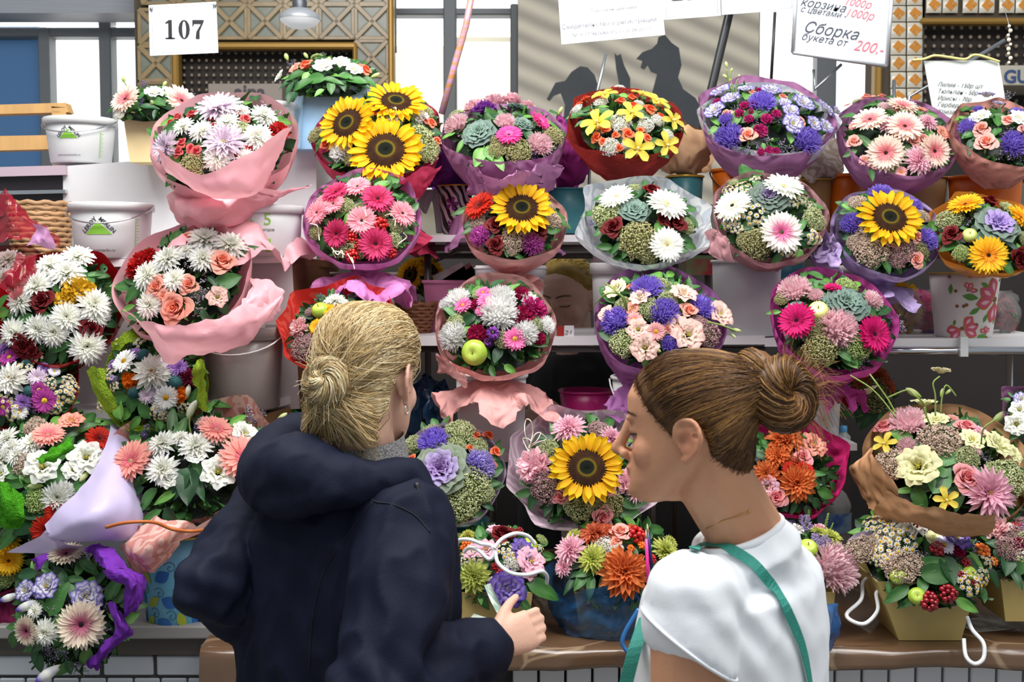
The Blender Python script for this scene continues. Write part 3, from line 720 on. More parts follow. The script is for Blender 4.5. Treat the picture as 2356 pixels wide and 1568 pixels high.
FLAT = {'sunflower': .30, 'gerbera': .38, 'daisy': .4, 'mum': .12, 'dahlia': .12, 'cymbidium': .35, 'rose': -.15, 'lisianthus': .1, 'aster': -.05, 'carnation': 0, 'sedum': -.12, 'cabbage': -.05,
        'limonium': -.5, 'chamomile': .1, 'berries': .25, 'apple': .1, 'thistle': .1, 'stock': 0, 'bud': .35, 'spike': .3}
def bouquet(label, view, cx, cy, a, e, Y, items, yaw=0, wraps=(), group=None, name='bouquet', cat='bouquet', dome=.34, fol=True, fill=14, fill_kind='leaf', R=None, roll=0, scale=1.0):
    b = Bq(); px, py = vw(view, cx, cy); sc = VW[view][0]
    b.R = m_of(a / sc, Y); b.C = at(px, py, Y); b.Y = Y; b.view = view
    er, yr = R_(e), R_(yaw); n = Vector((math.sin(yr) * math.cos(er), -math.cos(yr) * math.cos(er), math.sin(er)))
    u = Vector((math.cos(yr), math.sin(yr), 0)); v = n.cross(u); b.n, b.u, b.v = n, u, v
    Rr = b.R
    base = b.C - n * .3 * Rr - Vector((0, 0, 1.1 * Rr)); b.root = thing(name, base, label, cat, group)
    for i, w in enumerate(wraps):
        w = dict(w); m = w.pop('m'); k = w.pop('k', 1.0)
        wrapping(b.root, b.C, n, u, v, Rr * k, m, seed=len(BOUQ) * 3 + i, **w)
    def solve(x, y, zo):
        X, Yp = vw(view, x, y); d = ray(X, Yp); p = None; h = zo
        for _ in range(6):
            O = b.C + n * h; den = d.dot(n)
            if abs(den) < .12: den = -.12
            s = (O - CAM).dot(n) / den
            lim_lo, lim_hi = b.Y - 1.0 * Rr - .02, b.Y + 1.15 * Rr
            p = CAM + d * s
            if p.y < lim_lo: p = CAM + d * (lim_lo / d.y)
            if p.y > lim_hi: p = CAM + d * (lim_hi / d.y)
            q = p - b.C; al, be = q.dot(u), q.dot(v); rho2 = min(1.25, (al * al + be * be) / Rr ** 2)
            h = h * .4 + .6 * (dome * Rr * (1 - rho2) + zo)
        return p, al / Rr, be / Rr
    b.solve = solve
    taken = []
    for kind, pal, w in parse(items):
        x, y, rp = w[:3]; r = m_of(rp / sc, Y) * scale * 1.07
        if kind == 'leaf':
            p, al, be = solve(x, y, -.02 * Rr); ang = w[3] if len(w) > 3 else math.degrees(math.atan2(be, al)) + rnd.uniform(-30, 30)
            dr = u * math.cos(R_(ang)) + v * math.sin(R_(ang)); out = u * al + v * be
            nn = (n * 1.0 + out * .4 + Vector((rnd.uniform(-.3, .3), rnd.uniform(-.45, 0), rnd.uniform(-.3, .3)))).normalized()
            put_leaf(b.root, pal or 'green', p, nn, dr - n * .12, r); taken.append((al, be, rp / a * .6))
        else:
            zo = FLAT.get(kind, 0) * r
            p, al, be = solve(x, y, zo); k = w[3] if len(w) > 3 else .75
            nn = n + (u * al + v * be) * k + Vector((rnd.uniform(-.13, .13), rnd.uniform(-.1, .1), rnd.uniform(-.13, .13)))
            if kind in ('bud', 'stock', 'spike') and len(w) > 3:
                nn = u * math.cos(R_(w[3])) + v * math.sin(R_(w[3])) + n * .25
            if kind == 'limonium': nn = nn * 1.0 + (u * al + v * be) * 1.2; r *= 1.15; p = p - nn.normalized() * r * .55
            sp = None
            if kind == 'cymbidium': a_, b_, _ = frame(nn); sp = rnd.uniform(-.5, .5) + math.pi
            put_flower(b.root, kind, pal, p, nn, r, sp); taken.append((al, be, rp / a * .85))
    if fol:
        f = link('foliage', foliage_mesh(len(BOUQ) % 3), b.root, M=basis(u, v, n, Rr * .88, b.C)); f['kind'] = 'stuff'
    cnt = 0
    for _ in range(fill * 8):
        if cnt >= fill: break
        rr = math.sqrt(rnd.random()) * .96; an = rnd.random() * 6.283; al, be = rr * math.cos(an), rr * math.sin(an)
        if all(math.hypot(al - x, be - y) > k for x, y, k in taken):
            p = b.C + (u * al + v * be) * Rr + n * (dome * (1 - rr * rr) - .05) * Rr; an += rnd.uniform(-.8, .8)
            nn = (n + (u * al + v * be) * .6 + Vector((rnd.uniform(-.4, .4), rnd.uniform(-.4, .2), rnd.uniform(-.4, .4))))
            put_leaf(b.root, rnd.choice(['green', 'green', 'dark', 'light']), p, nn, u * math.cos(an) + v * math.sin(an), Rr * rnd.uniform(.13, .2)); taken.append((al, be, .16)); cnt += 1
    BOUQ.append(b); return b

def stem_to(b, pts, view, r=.0022, name='flower_stalk', dY=0.0):
    P = [at(*vw(view, x, y), b.Y + d + dY) for (x, y, d) in pts]
    mb = MB(); mb.tube(cat_rom(P, 5), r, 5, C('#7d9a4c')); return mb.build(name, M_STEM, b.root)

# ------------------------------------------------------------------ buckets, pots, boxes
def bucket(label, cx, y0, y1, w0, w1, Y, m, name='bucket', cat='bucket', rim=.006, handle=None, group=None, n=40, rings=(), hm=None, thick=.003, rim_m=None, band=0.0):
    zt = at(cx, y0, Y).z; zb = at(cx, y1, Y).z; x = at(cx, (y0 + y1) / 2, Y).x; r0 = m_of(w0, Y); r1 = m_of(w1, Y); h = zt - zb
    t = thing(name, (x, Y, zb), label, cat, group)
    M = Matrix.Translation((x, Y, zb)); mb = MB()
    prof = [(0, .002), (r1 - .004, .002), (r1, .006), (r1 + (r0 - r1) * .5, h * .5), (r0, h), (r0 - thick, h), (r1 - thick + (r0 - r1) * .5, h * .5), (r1 - thick, .01), (0, .008)]
    mb.lathe(prof, n, M); mb.build('bucket_body' if cat == 'bucket' else 'body', m, t)
    mb = MB(); rp = [(r0 - rim * .4, h - rim), (r0 + rim * .8, h - rim * .9), (r0 + rim, h), (r0 + rim * .6, h + rim * .5), (r0 - rim * .6, h + rim * .5), (r0 - rim * .4, h - rim)]
    if band: rp = [(r0 - .001, h - band), (r0 + rim, h - band), (r0 + rim, h - rim * .3), (r0 + rim * .6, h + .002), (r0 - rim * .4, h + .002), (r0 - rim * .4, h - rim)]
    mb.lathe(rp, n, M); mb.build('rim', rim_m or m, t)
    if handle:
        a0, dip, yaw = handle; pts = []
        for k in range(17):
            th = math.pi * k / 16; c = math.cos(th); s = math.sin(th)
            pts.append(Vector((x + (r0 + .008) * c * math.cos(yaw) - s * (r0 + .004) * math.sin(yaw) * 0, Y - s * (r0 + a0), zt - rim - s * dip)))
        mb = MB(); mb.tube(pts, .0022, 6); mb.build('handle', hm or m, t)
    t['_r'] = 0; del t['_r']
    t_info = dict(x=x, Y=Y, zt=zt, zb=zb, r0=r0, r1=r1, h=h, o=t); return t_info
def on_bucket(bk, ang, zfrac, off=.0012):
    r = bk['r1'] + (bk['r0'] - bk['r1']) * zfrac + off
    return Vector((bk['x'] + r * math.sin(ang), bk['Y'] - r * math.cos(ang), bk['zb'] + bk['h'] * zfrac))
def clip(poly, x0, sg):
    out = []
    for i in range(len(poly)):
        a, b = poly[i], poly[(i + 1) % len(poly)]; da, db = sg * (a[0] - x0), sg * (b[0] - x0)
        if da >= 0: out.append(a)
        if da * db < 0: t = da / (da - db); out.append((a[0] + (b[0] - a[0]) * t, a[1] + (b[1] - a[1]) * t))
    return out
def strips(poly, w):
    lo, hi = min(p[0] for p in poly), max(p[0] for p in poly); n = max(1, int(math.ceil((hi - lo) / w))); res = []
    for k in range(n):
        q = clip(clip(list(poly), lo + (hi - lo) * k / n, 1), lo + (hi - lo) * (k + 1) / n, -1)
        if len(q) > 2: res.append(q)
    return res
def decal(bk, polys, ang0, z0, s, m, name='print', off=.0012):
    """flat print on a bucket: polygons in local x,y (metres*s), bent round it"""
    mb = MB()
    for poly in [q for p0 in polys for q in strips(p0, .10 * bk['r0'] / s)]:
        vs = []
        for (x, y) in poly:
            zf = (z0 * bk['h'] + y * s) / bk['h']; r = bk['r1'] + (bk['r0'] - bk['r1']) * zf
            vs.append(on_bucket(bk, ang0 + x * s / r, zf, off))
        mb.add(vs, [tuple(range(len(vs)))], smooth=False)
    return mb.build(name, m, bk['o'])
def bucket_text(bk, body, size, ang0, z0, m, rot=0, align='CENTER', off=.0012):
    def fn(x, y):
        zf = z0 + y / bk['h']; r = bk['r1'] + (bk['r0'] - bk['r1']) * zf
        return on_bucket(bk, ang0 + x / r, zf, off)
    return lettering(body, size, 0, 0, 1, m, bk['o'], rot, align, fn=fn)
def gift_box(label, quad, Yf, dep, m, name='flower_box', cat='box', taper=.86, parent=None):
    """open carton tapering to its foot: quad = px of the front face: x0,x1 at top, x2,x3 at foot, y top, y foot"""
    x0, x1, x2, x3, yt, yb = quad
    A = at(x0, yt, Yf); B = at(x1, yt, Yf); Cc = at(x2, yb, Yf); D = at(x3, yb, Yf); mb = MB()
    ins = dep * (1 - taper) / 2
    F_ = [A, B, D + Vector((0, ins, 0)), Cc + Vector((0, ins, 0))]; Bk = [A + Vector((0, dep, 0)), B + Vector((0, dep, 0)), D + Vector((0, dep - ins, 0)), Cc + Vector((0, dep - ins, 0))]
    t = parent or thing(name, (Cc + D) / 2 + Vector((0, dep / 2, 0)), label, cat)
    k = Vector((0, 0, .0)); th = .003
    def panel(p, nm):
        nrm = (p[1] - p[0]).cross(p[3] - p[0]).normalized() * th; q = MB()
        vs = list(p) + [v + nrm for v in p]; q.add(vs, [(0, 1, 2, 3), (7, 6, 5, 4), (0, 4, 5, 1), (1, 5, 6, 2), (2, 6, 7, 3), (3, 7, 4, 0)], smooth=False); q.build(nm, m, t)
    panel([F_[1], F_[0], F_[3], F_[2]][::-1] if False else [F_[0], F_[1], F_[2], F_[3]], 'front_panel'); panel([Bk[1], Bk[0], Bk[3], Bk[2]], 'back_panel')
    panel([Bk[0], F_[0], F_[3], Bk[3]], 'side_panel'); panel([F_[1], Bk[1], Bk[2], F_[2]], 'side_panel'); panel([F_[3], F_[2], Bk[2], Bk[3]], 'floor_panel')
    return t
def rope(label, view, pts, Y, r, m, name='rope_handle', parent=None, cat='rope'):
    P = [at(*vw(view, x, y), Y + d) for (x, y, d) in pts]; mb = MB(); c = cat_rom(P, 8); mb.tube(c, r, 7)
    # twisted strand relief
    o = mb.build(name, m, parent)
    if parent is None: tag(o, label, cat)
    return o
# ================================================================== the hall behind
def build_hall():
    YB = 7.0
    M_glow = mat('bright_pane', '#ffffff', emit='#fdfdfa', estr=1.5); M_blind = mat('blind_pane', '#f4efe2', emit='#f6eedc', estr=.88)
    M_dimpane = mat('lintel_pane', '#c9c3ad', emit='#d8d2bd', estr=.75); M_blue = mat('blue_pane', '#3d5f86', rough=.3, emit='#48709c', estr=.35)
    M_mull = mat('mullion', '#6f7478', rough=.5); M_wall = mat('hall_wall', '#b9b4a6', rough=.8, var=.06); M_gold = mat('gilt_moulding', '#a8823c', rough=.4, metal=.35)
    mb = MB(); mb.box((0, YB + .45, 1.7), (9, .1, 3.4)); tag(mb.build('wall_back', M_wall), kind='structure')
    mb = MB(); mb.box((0, 3.5, -.05), (9, 5, .05)); tag(mb.build('floor', mat('floor_tiles', '#8d8a86', rough=.4, var=.08)), kind='structure')
    def win(name, panes, bars):
        w = struct(name, at(*panes[0][:2], YB))
        for (x0, y0, x1, y1, m) in panes:
            mb = MB(); pbox(mb, x0, y0, x1, y1, YB + .12, .02); mb.build('pane', m, w)
        for (x0, y0, x1, y1) in bars:
            mb = MB(); pbox(mb, x0, y0, x1, y1, YB + (.012 if x1 - x0 > y1 - y0 else 0), .12, bev=.008); mb.build('mullion', M_mull, w)
    win('window_1', [(-60, -80, 232, 82, M_glow), (250, -80, 345, 82, M_glow), (-60, 60, 96, 440, M_blue), (112, 60, 232, 440, M_glow), (250, 60, 330, 440, M_glow)],
        [(228, -80, 256, 460), (90, 62, 116, 460), (-60, 62, 345, 84)])
    mb = MB(); pbox(mb, -80, -70, 345, 30, YB - .3, .25); tag(mb.build('trim_1', mat('soffit', '#a9adb4', rough=.5, bump=.4, bscale=3, stretch=(1, 1, 60))), kind='structure')
    win('window_2', [(895, -80, 1030, 20, M_glow), (1040, -80, 1190, 18, M_glow), (895, 20, 1030, 105, M_glow), (1040, 20, 1190, 85, M_glow), (895, 104, 1030, 460, M_blind), (1040, 96, 1190, 460, M_blind),
                     (895, 82, 1030, 104, M_dimpane), (1040, 72, 1190, 96, M_dimpane)],
        [(1020, -80, 1050, 470), (1174, 8, 1192, 470), (892, 18, 1192, 34)])
    win('window_3', [(1740, -80, 1885, 460, M_glow), (1920, -80, 2014, 460, M_glow), (1740, 46, 1885, 80, M_dimpane)], [(1880, -80, 1925, 470), (1736, -80, 1748, 470), (2010, -80, 2034, 470)])
    # poster
    pm = mat('poster_print', '#b7ae9c', rough=.6)
    nt = pm.node_tree; N = nt.nodes; L = nt.links; tc = N.new('ShaderNodeTexCoord'); mp = N.new('ShaderNodeMapping'); mp.inputs['Rotation'].default_value = (0, R_(-24), 0)
    wv = N.new('ShaderNodeTexWave'); wv.bands_direction = 'Z'; wv.inputs['Scale'].default_value = 2.6; wv.inputs['Distortion'].default_value = 1.1; wv.inputs['Detail'].default_value = 4
    cr = N.new('ShaderNodeValToRGB'); e = cr.color_ramp.elements; e[0].color = (*C('#9c9588'), 1); e[1].color = (*C('#cbc3b1'), 1)
    L.new(tc.outputs['Object'], mp.inputs[0]); L.new(mp.outputs[0], wv.inputs[0]); L.new(wv.outputs['Fac'], cr.inputs[0]); L.new(cr.outputs[0], N['Principled BSDF'].inputs['Base Color'])
    po = thing('poster', at(1465, 460, 6.6), 'large hall poster of grey cornices with dark horse silhouettes', 'poster')
    mb = MB(); pbox(mb, 1192, -80, 1745, 470, 6.6, .02); mb.build('print', pm, po)
    hm = mat('poster_dark', '#2f363c', rough=.6, var=.2, vscale=8)
    def sil(pts, name):
        mb = MB(); P = [at(x, y, 6.597) for x, y in pts]; n = len(P); c = sum(P, Vector()) / n
        mb.add(P + [p + Vector((0, .002, 0)) for p in P], [tuple(range(n))] + [(i, (i + 1) % n, n + (i + 1) % n, n + i) for i in range(n)], smooth=False); mb.build(name, hm, po)
    sil([(1258, 228), (1270, 205), (1278, 190), (1300, 186), (1315, 165), (1335, 152), (1352, 155), (1368, 172), (1380, 210), (1385, 330), (1290, 330), (1300, 240), (1290, 214), (1274, 220), (1265, 232)], 'horse_print')
    sil([(1414, 122), (1420, 128), (1428, 124), (1436, 150), (1450, 180), (1450, 330), (1418, 330), (1424, 190), (1418, 160)], 'horse_print')
    sil([(1464, 135), (1478, 120), (1500, 112), (1512, 100), (1515, 85), (1530, 80), (1545, 98), (1562, 110), (1568, 150), (1560, 178), (1572, 205), (1600, 225), (1612, 245), (1620, 340), (1490, 340), (1500, 215), (1512, 170), (1498, 165), (1490, 150), (1482, 160), (1474, 155), (1478, 140)], 'rider_print')
    # ceramic arches
    def tile_x():
        mb = MB(); g0, g1, br = C('#6d7468'), C('#83877a'), C('#a08a66')
        mb.box((0, .02, 0), (.5, .02, .5), col=g0)
        for sx in (-1, 1):
            M = Matrix.Rotation(R_(45 * sx), 3, 'Y'); mb.box((0, -.03, 0), (.66, .05, .07), M, br, .02)
        for k in range(4):
            M = Matrix.Rotation(R_(90 * k), 3, 'Y'); mb.box(M @ Vector((0, -.02, .45)), (.5, .04, .05), M, br, .015)
            mb.add([M @ Vector(v) for v in ((-.22, -.005, .40), (.22, -.005, .40), (0, -.005, .16))] , [(0, 1, 2)], g1, False)
        return mb.mesh('tile', mat('glazed_tile', attr=True, rough=.25, var=.15, vscale=3, objvar=.15))
    def tile_o():
        mb = MB(); rows = []; cr_, orr = C('#e6dfcd'), C('#e0953a')
        n = 7
        for i in range(n):
            row = []
            for j in range(n):
                x, z = -.48 + .96 * i / (n - 1), -.48 + .96 * j / (n - 1); k = (1 - (2 * abs(x)) ** 4) * (1 - (2 * abs(z)) ** 4)
                row.append(Vector((x, .04 - .22 * max(0, k) ** .5, z)))
            rows.append(row)
        mb.grid(rows, col=cr_)
        for (a, b, c_, d) in ((-.26, .26, -.05, .30), (-.02, .28, -.3, -.02), (-.28, -.05, -.28, .02)):
            M = Matrix.Rotation(R_(40), 3, 'Y'); mb.box(M @ Vector(((a + b) / 2, -.185, (c_ + d) / 2)), ((b - a) / 2, .02, (d - c_) / 2), M, orr, .03)
        return mb.mesh('tile', mat('glazed_tile_cream', attr=True, rough=.2, objvar=.08))
    def arch(name, me, cells, Y, openm, op, golds, dots, back):
        t = struct(name, at(cells[0][0], cells[0][1], Y))
        for (x, y, s, k) in cells:
            p = at(x, y, Y); link('tile', me, t, M=Matrix.Translation(p) @ Matrix.Rotation(R_(90 * k), 4, 'Y') @ Matrix.Diagonal((m_of(s, Y), m_of(s, Y), m_of(s, Y), 1)))
        for q in back:
            mb = MB(); pbox(mb, *q, Y + .03, .3); mb.build('pier', mat('arch_core', '#5d5345', rough=.8), t)
        mb = MB(); pbox(mb, *op, Y + .15, .02); mb.build('dark_opening', openm, t)
        for g in golds: mb = MB(); pbox(mb, *g, Y - .03, .08, bev=.01); mb.build('gilt_moulding', M_gold, t)
        mb = MB(); (x0, y0, x1, y1, st) = dots; y = y0; r = m_of(st * .23, Y)
        while y < y1:
            x = x0
            while x < x1: mb.ball(at(x, y, Y + .12), r, nu=6, nv=4, col=C('#a89a86')); x += st
            y += st
        if mb.v: tag(mb.build('lattice_knobs', mat('lattice_knob', attr=True, rough=.3), t), kind='stuff')
        return t
    YA = 6.4; op_m = mat('lattice_dark', '#2a211c', rough=.6)
    tx = tile_x(); r = random.Random(3)
    cells = [(x, 50, 82, r.randrange(4)) for x in range(447, 900, 82)] + [(x, -30, 82, r.randrange(4)) for x in range(365, 900, 82)] + [(360, y, 84, r.randrange(4)) for y in (62, 146, 230, 314, 398)] + [(855, y, 80, r.randrange(4)) for y in (132, 212, 292, 372)]
    arch('trim_2', tx, cells, YA, op_m, (400, 100, 820, 420), [(400, 96, 820, 112), (396, 96, 412, 420), (812, 96, 822, 420), (893, -60, 906, 420)], (424, 122, 812, 330, 17), [(312, -70, 406, 440), (406, -70, 900, 98), (816, 96, 898, 440)])
    to = tile_o(); cells = []
    for y in range(-14, 330, 38):
        for x in (2066, 2104): cells.append((x, y + 8, 36, r.randrange(4)))
    for x in (2148, 2186, 2232, 2270, 2316, 2354, 2392): cells.append((x, 12, 36, r.randrange(4))); cells.append((x, -26, 36, r.randrange(4)))
    arch('trim_3', to, cells, YA, op_m, (2120, 40, 2440, 420), [(2120, 40, 2440, 54), (2014, -60, 2030, 420)], (2128, 64, 2430, 330, 21), [(2028, -70, 2124, 440), (2124, -70, 2440, 42)])
    # shop signs over the openings
    def sign(label, x0, y0, x1, y1, bg, body, px, py, size, tm, rot=0):
        s = thing('shop_sign', at((x0 + x1) / 2, y1, 6.2), label, 'sign'); mb = MB(); pbox(mb, x0, y0, x1, y1, 6.2, .36, bev=.004); mb.build('board', bg, s)
        lettering(body, size, px, py, 6.196, tm, s, rot, off=.003)
    sign('pale mauve sign with dark letters in the left arch', 480, 192, 650, 420, mat('sign_mauve', '#9d9187', rough=.6), 'aina', 575, 226, .105, mat('sign_ink', '#4a3f4c'))
    sign('cream sign with blue capital letters in the right arch', 2300, 150, 2460, 196, mat('sign_cream', '#c9c2b2', rough=.6), 'GUS', 2348, 190, .095, mat('sign_blue', '#3b5484'))
    # pendant lamp
    Y = 4.6; p = at(690, 46, Y); t = thing('pendant_lamp', p, 'grey pendant lamp with a round white dome above the arch', 'lamp')
    R = m_of(47, Y); h = m_of(26, Y); M = Matrix.Translation(p)
    mb = MB(); mb.lathe([(R, 0), (R * .99, h * .3), (R * .8, h * .62), (R * .55, h * .9), (R * .3, h * 1.0), (0, h)], 28, M); mb.build('lamp_shade', mat('lamp_grey', '#a8adb2', rough=.35, metal=.3), t)
    mb = MB(); mb.lathe([(0, -h * .75), (R * .4, -h * .68), (R * .75, -h * .4), (R * .97, 0)], 28, M); mb.build('lamp_diffuser', mat('lamp_milk', '#f2f4f6', rough=.4, emit='#f4f6f8', estr=.35), t)
    mb = MB(); mb.lathe([(R * .34, h * .95), (R * .36, h * 1.5), (R * .26, h * 2.0), (R * .12, h * 2.4), (.012, h * 2.6), (.012, .9)], 20, M); mb.build('lamp_neck', mat('lamp_dark', '#5c6066', rough=.4, metal=.5), t)
    # signs of the stall
    M_card = mat('white_card', '#eceef4', rough=.35); M_ink = mat('ink', '#16161c', rough=.6); M_line = mat('grey_line', '#8a90a8', rough=.6); M_steel = mat('steel', '#9da2a6', rough=.3, metal=.8)
    M_bright = mat('bright_card', '#fbfbff', rough=.4); M_faint = mat('faint_ink', '#62626e', rough=.6); M_red = mat('red_ink', '#d86a74', rough=.6); M_dark = mat('dark_bar', '#3a3c3e', rough=.4, metal=.5)
    rl = struct('trim_4', (0, 3.82, 2.7)); mb = MB(); mb.tube([(-2.3, 3.82, 2.7), (2.3, 3.82, 2.7)], .016, 8); mb.build('rail', M_steel, rl)
    for x in (-2.3, 2.3): mb = MB(); mb.tube([(x, 3.82, 2.7), (x, 3.82, 0)], .018, 8); mb.build('post', M_steel, rl)
    def card(label, q, Y, m, name='paper_sign', frame=None, thick=.004):
        P = [at(x, y, Y) for x, y in q]; s = thing(name, (P[2] + P[3]) / 2, label, 'sign'); nv = Vector((0, thick, 0)); mb = MB()
        mb.add(P + [p + nv for p in P], [(0, 1, 2, 3), (7, 6, 5, 4), (0, 4, 5, 1), (1, 5, 6, 2), (2, 6, 7, 3), (3, 7, 4, 0)], smooth=False); mb.build('card', m, s)
        if frame:
            inset, w, fm = frame; c = sum(P, Vector()) / 4; mb = MB(); f = Vector((0, -.0012, 0))
            I = [p + (c - p) * inset + f for p in P]; O = [p + (c - p) * (inset - w) + f for p in P]
            mb.add(I + O, [(i, (i + 1) % 4, 4 + (i + 1) % 4, 4 + i) for i in range(4)], smooth=False); mb.build('printed_border', fm, s)
        return s
    s = card('white card numbered 107 hanging above the stall', [(342, 12), (497, 4), (502, 121), (345, 128)], 3.75, M_card, 'number_sign', (.10, .012, M_line))
    # the digits, drawn as heavy upright numerals
    base = at(424, 89, 3.7475)
    def num(polys, ox, w, h):
        mb = MB()
        for q in polys: 
            vs = [base + Vector((ox + x * w, 0, y * h)) for x, y in q]; mb.add(vs, [tuple(range(len(q)))], smooth=False)
        mb.build('digit', M_ink, s)
    H = m_of(42, 3.75); Wd = m_of(26, 3.75); o = m_of(30, 3.75)
    num([[(-.16, .0), (.16, .0), (.16, 1), (-.10, 1), (-.42, .86), (-.42, .80), (-.16, .86)], [(-.42, 0), (.42, 0), (.42, .06), (-.42, .06)]], -o * 1.06, Wd, H)
    def ov(a0, a1): return [(.5 * math.cos(t), .5 + .51 * math.sin(t)) for t in np.linspace(a0, a1, 14)]
    def ivv(a0, a1): return [(.17 * math.cos(t), .5 + .46 * math.sin(t)) for t in np.linspace(a0, a1, 14)]
    q = []
    A, B = ov(0, 2 * math.pi), ivv(0, 2 * math.pi)
    for i in range(13): q.append([A[i], A[i + 1], B[i + 1], B[i]])
    num(q, 0, Wd, H)
    num([[(-.5, 1), (.5, 1), (.5, .93), (.12, .40), (.12, .0), (-.22, 0), (-.22, .1), (-.16, .38), (.26, .80), (-.36, .80), (-.42, .66), (-.5, .66)]], o * 1.06, Wd, H)
    for k, (x, y) in enumerate(((348, 20), (494, 12))): mb = MB(); mb.ball(at(x, y, 3.745), .006, nu=8, nv=5); mb.build('clip', M_steel, s)
    for x, y in ((350, 16), (492, 8)): mb = MB(); q = at(x, y, 3.752); mb.tube([q, Vector((q.x, 3.82, 2.69))], .0012, 4); mb.build('wire', M_steel, s)
    s = card('white printed registration notice at the top with faint black text', [(1282, -40), (1518, -40), (1530, 80), (1292, 102)], 3.7, M_bright, 'paper_sign', (.08, .006, M_line))
    rt = R_(5)
    lettering('Торговля цветами', .0165, 1412, 24, 3.697, M_faint, s, rt); lettering('Свидетельство о регистрации', .0205, 1402, 58, 3.697, M_faint, s, rt); lettering('№ 311774626400372 от 21.09.2011 г.', .0162, 1410, 77, 3.697, M_faint, s, rt)
    s = card('white card with the tails of black numerals behind the notice', [(1520, -60), (1655, -60), (1659, 36), (1526, 46)], 3.78, M_card, 'paper_sign', (.12, .01, M_line)); lettering('25', .09, 1574, -1, 3.776, M_ink, s, R_(3))
    s = card('blank lower edge of a framed white card left of whiteboard', [(1658, -80), (1830, -80), (1830, 22), (1661, 34)], 3.74, M_card, 'paper_sign', (.10, .01, M_line))
    s = card('whiteboard with handwritten prices in black and red marker', [(1834, -60), (2056, -60), (2040, 152), (1824, 121)], 3.62, mat('whiteboard', '#dfe3ea', rough=.25), 'whiteboard', None, .012)
    M_pen = mat('marker_black', '#3e4450', rough=.6); M_penr = mat('marker_red', '#d9707a', rough=.6); ra = R_(-9)
    for body, size, x, y, m, al in (('корзина', .036, 1840, 12, M_pen, 'LEFT'), ('с цветами -', .026, 1840, 26, M_pen, 'LEFT'), ('1000р', .033, 1940, 10, M_penr, 'LEFT'), ('1000р', .035, 1942, 36, M_penr, 'LEFT'), ('Сборка', .048, 1846, 72, M_pen, 'LEFT'), ('букета от', .031, 1842, 90, M_pen, 'LEFT'), ('200,-', .046, 1962, 114, M_penr, 'LEFT')):
        lettering(body, size, x, y, 3.618, m, s, ra, al, .35)
    for (a, b) in (((1834, -60), (1824, 121)), ((1824, 121), (2040, 152)), ((2040, 152), (2056, -60))):
        mb = MB(); mb.tube([at(*a, 3.615), at(*b, 3.615)], .006, 6); mb.build('board_frame', mat('alu', '#c4c8cc', rough=.35, metal=.5), s)
    s = card('creased sheet of handwritten flower prices tied by yellow string', [(2126, 140), (2298, 138), (2315, 240), (2160, 330)], 3.6, mat('price_sheet', '#dfe6e2', rough=.5, bump=.2, bscale=12), 'price_list')
    for k, body in enumerate(('Лилия - 150р шт', 'Тюльпан - 50р', 'Ирисы - 70р', 'Гербера 90р', 'Хризант 120', 'В корзин', 'роза 80')): lettering(body, .0185, 2156, 198 + k * 15.5, 3.597, M_pen, s, R_(-3), 'LEFT', .3)
    rope('', 'p', [(2100, 138, 0), (2124, 136, 0), (2150, 128, 0), (2180, 131, 0), (2220, 136, 0), (2246, 126, 0), (2300, 142, 0)], 3.59, .004, mat('yellow_string', '#d9cf86', rough=.6), 'string', s)
    # poles and brackets
    def pole(label, pts, Y, r, m, name='sign_pole', cat='pole'):
        mb = MB(); mb.tube([at(x, y, Y + d) for x, y, d in pts], r, 10); return tag(mb.build(name, m), label, cat)
    pole('clear plastic tube holding pink and gold paper rolls', [(1094, -60, 0), (1072, 60, 0), (1046, 150, 0), (1016, 262, 0)], 3.75, .011, mat('cellophane_roll', '#b98fae', rough=.2, col2='#c08a4c', stretch=(3, 3, 14), vscale=5, spec=.8), 'paper_tube', 'tube')
    pole('dark slanted bar crossing in front of the horse poster', [(1700, -62, 0), (1678, 30, 0), (1640, 190, 0), (1557, 536, 0)], 3.8, .014, M_dark)
    pole('thin upright bar under the framed white card', [(1783, 28, 0), (1774, 190, 0)], 3.72, .005, M_dark)
    pole('steel arm of a bracket below the whiteboard', [(1936, 148, 0), (1874, 206, 0), (1872, 160, 0)], 3.66, .005, M_steel, 'bracket', 'bracket')
    pole('long steel arm reaching past the price sheet', [(2312, 92, 0), (2150, 190, 0), (2092, 222, 0), (2090, 536, 0)], 3.68, .006, M_steel, 'bracket', 'bracket')
    pole('short chrome peg standing over the cream pink gerbera bouquet', [(2057, 536, 0), (2057, 184, 0)], 3.72, .006, M_steel, 'chrome_peg', 'peg')
    pole('chrome hook pair leaning over the red sisal bouquet', [(1352, 536, 0), (1360, 270, 0), (1374, 212, 0), (1394, 124, 0)], 3.72, .005, M_steel, 'chrome_peg', 'peg')
    s = thing('bead_string', at(2322, 60, 3.66), 'string of pale beads hanging at the right arch', 'beads')
    mb = MB(); q = at(2322, 60, 3.66); mb.tube([at(2322, 146, 3.66), q, Vector((q.x, 3.8, 2.69))], .0008, 4); mb.build('thread', M_steel, s)
    for k in range(9): mb = MB(); mb.ball(at(2322 + 3 * math.sin(k * 2), 60 + 10.5 * k, 3.66), .0052 + .0015 * (k % 2), nu=8, nv=6); mb.build('bead', mat('bead', '#e4dcc4', rough=.2), s)
build_hall()
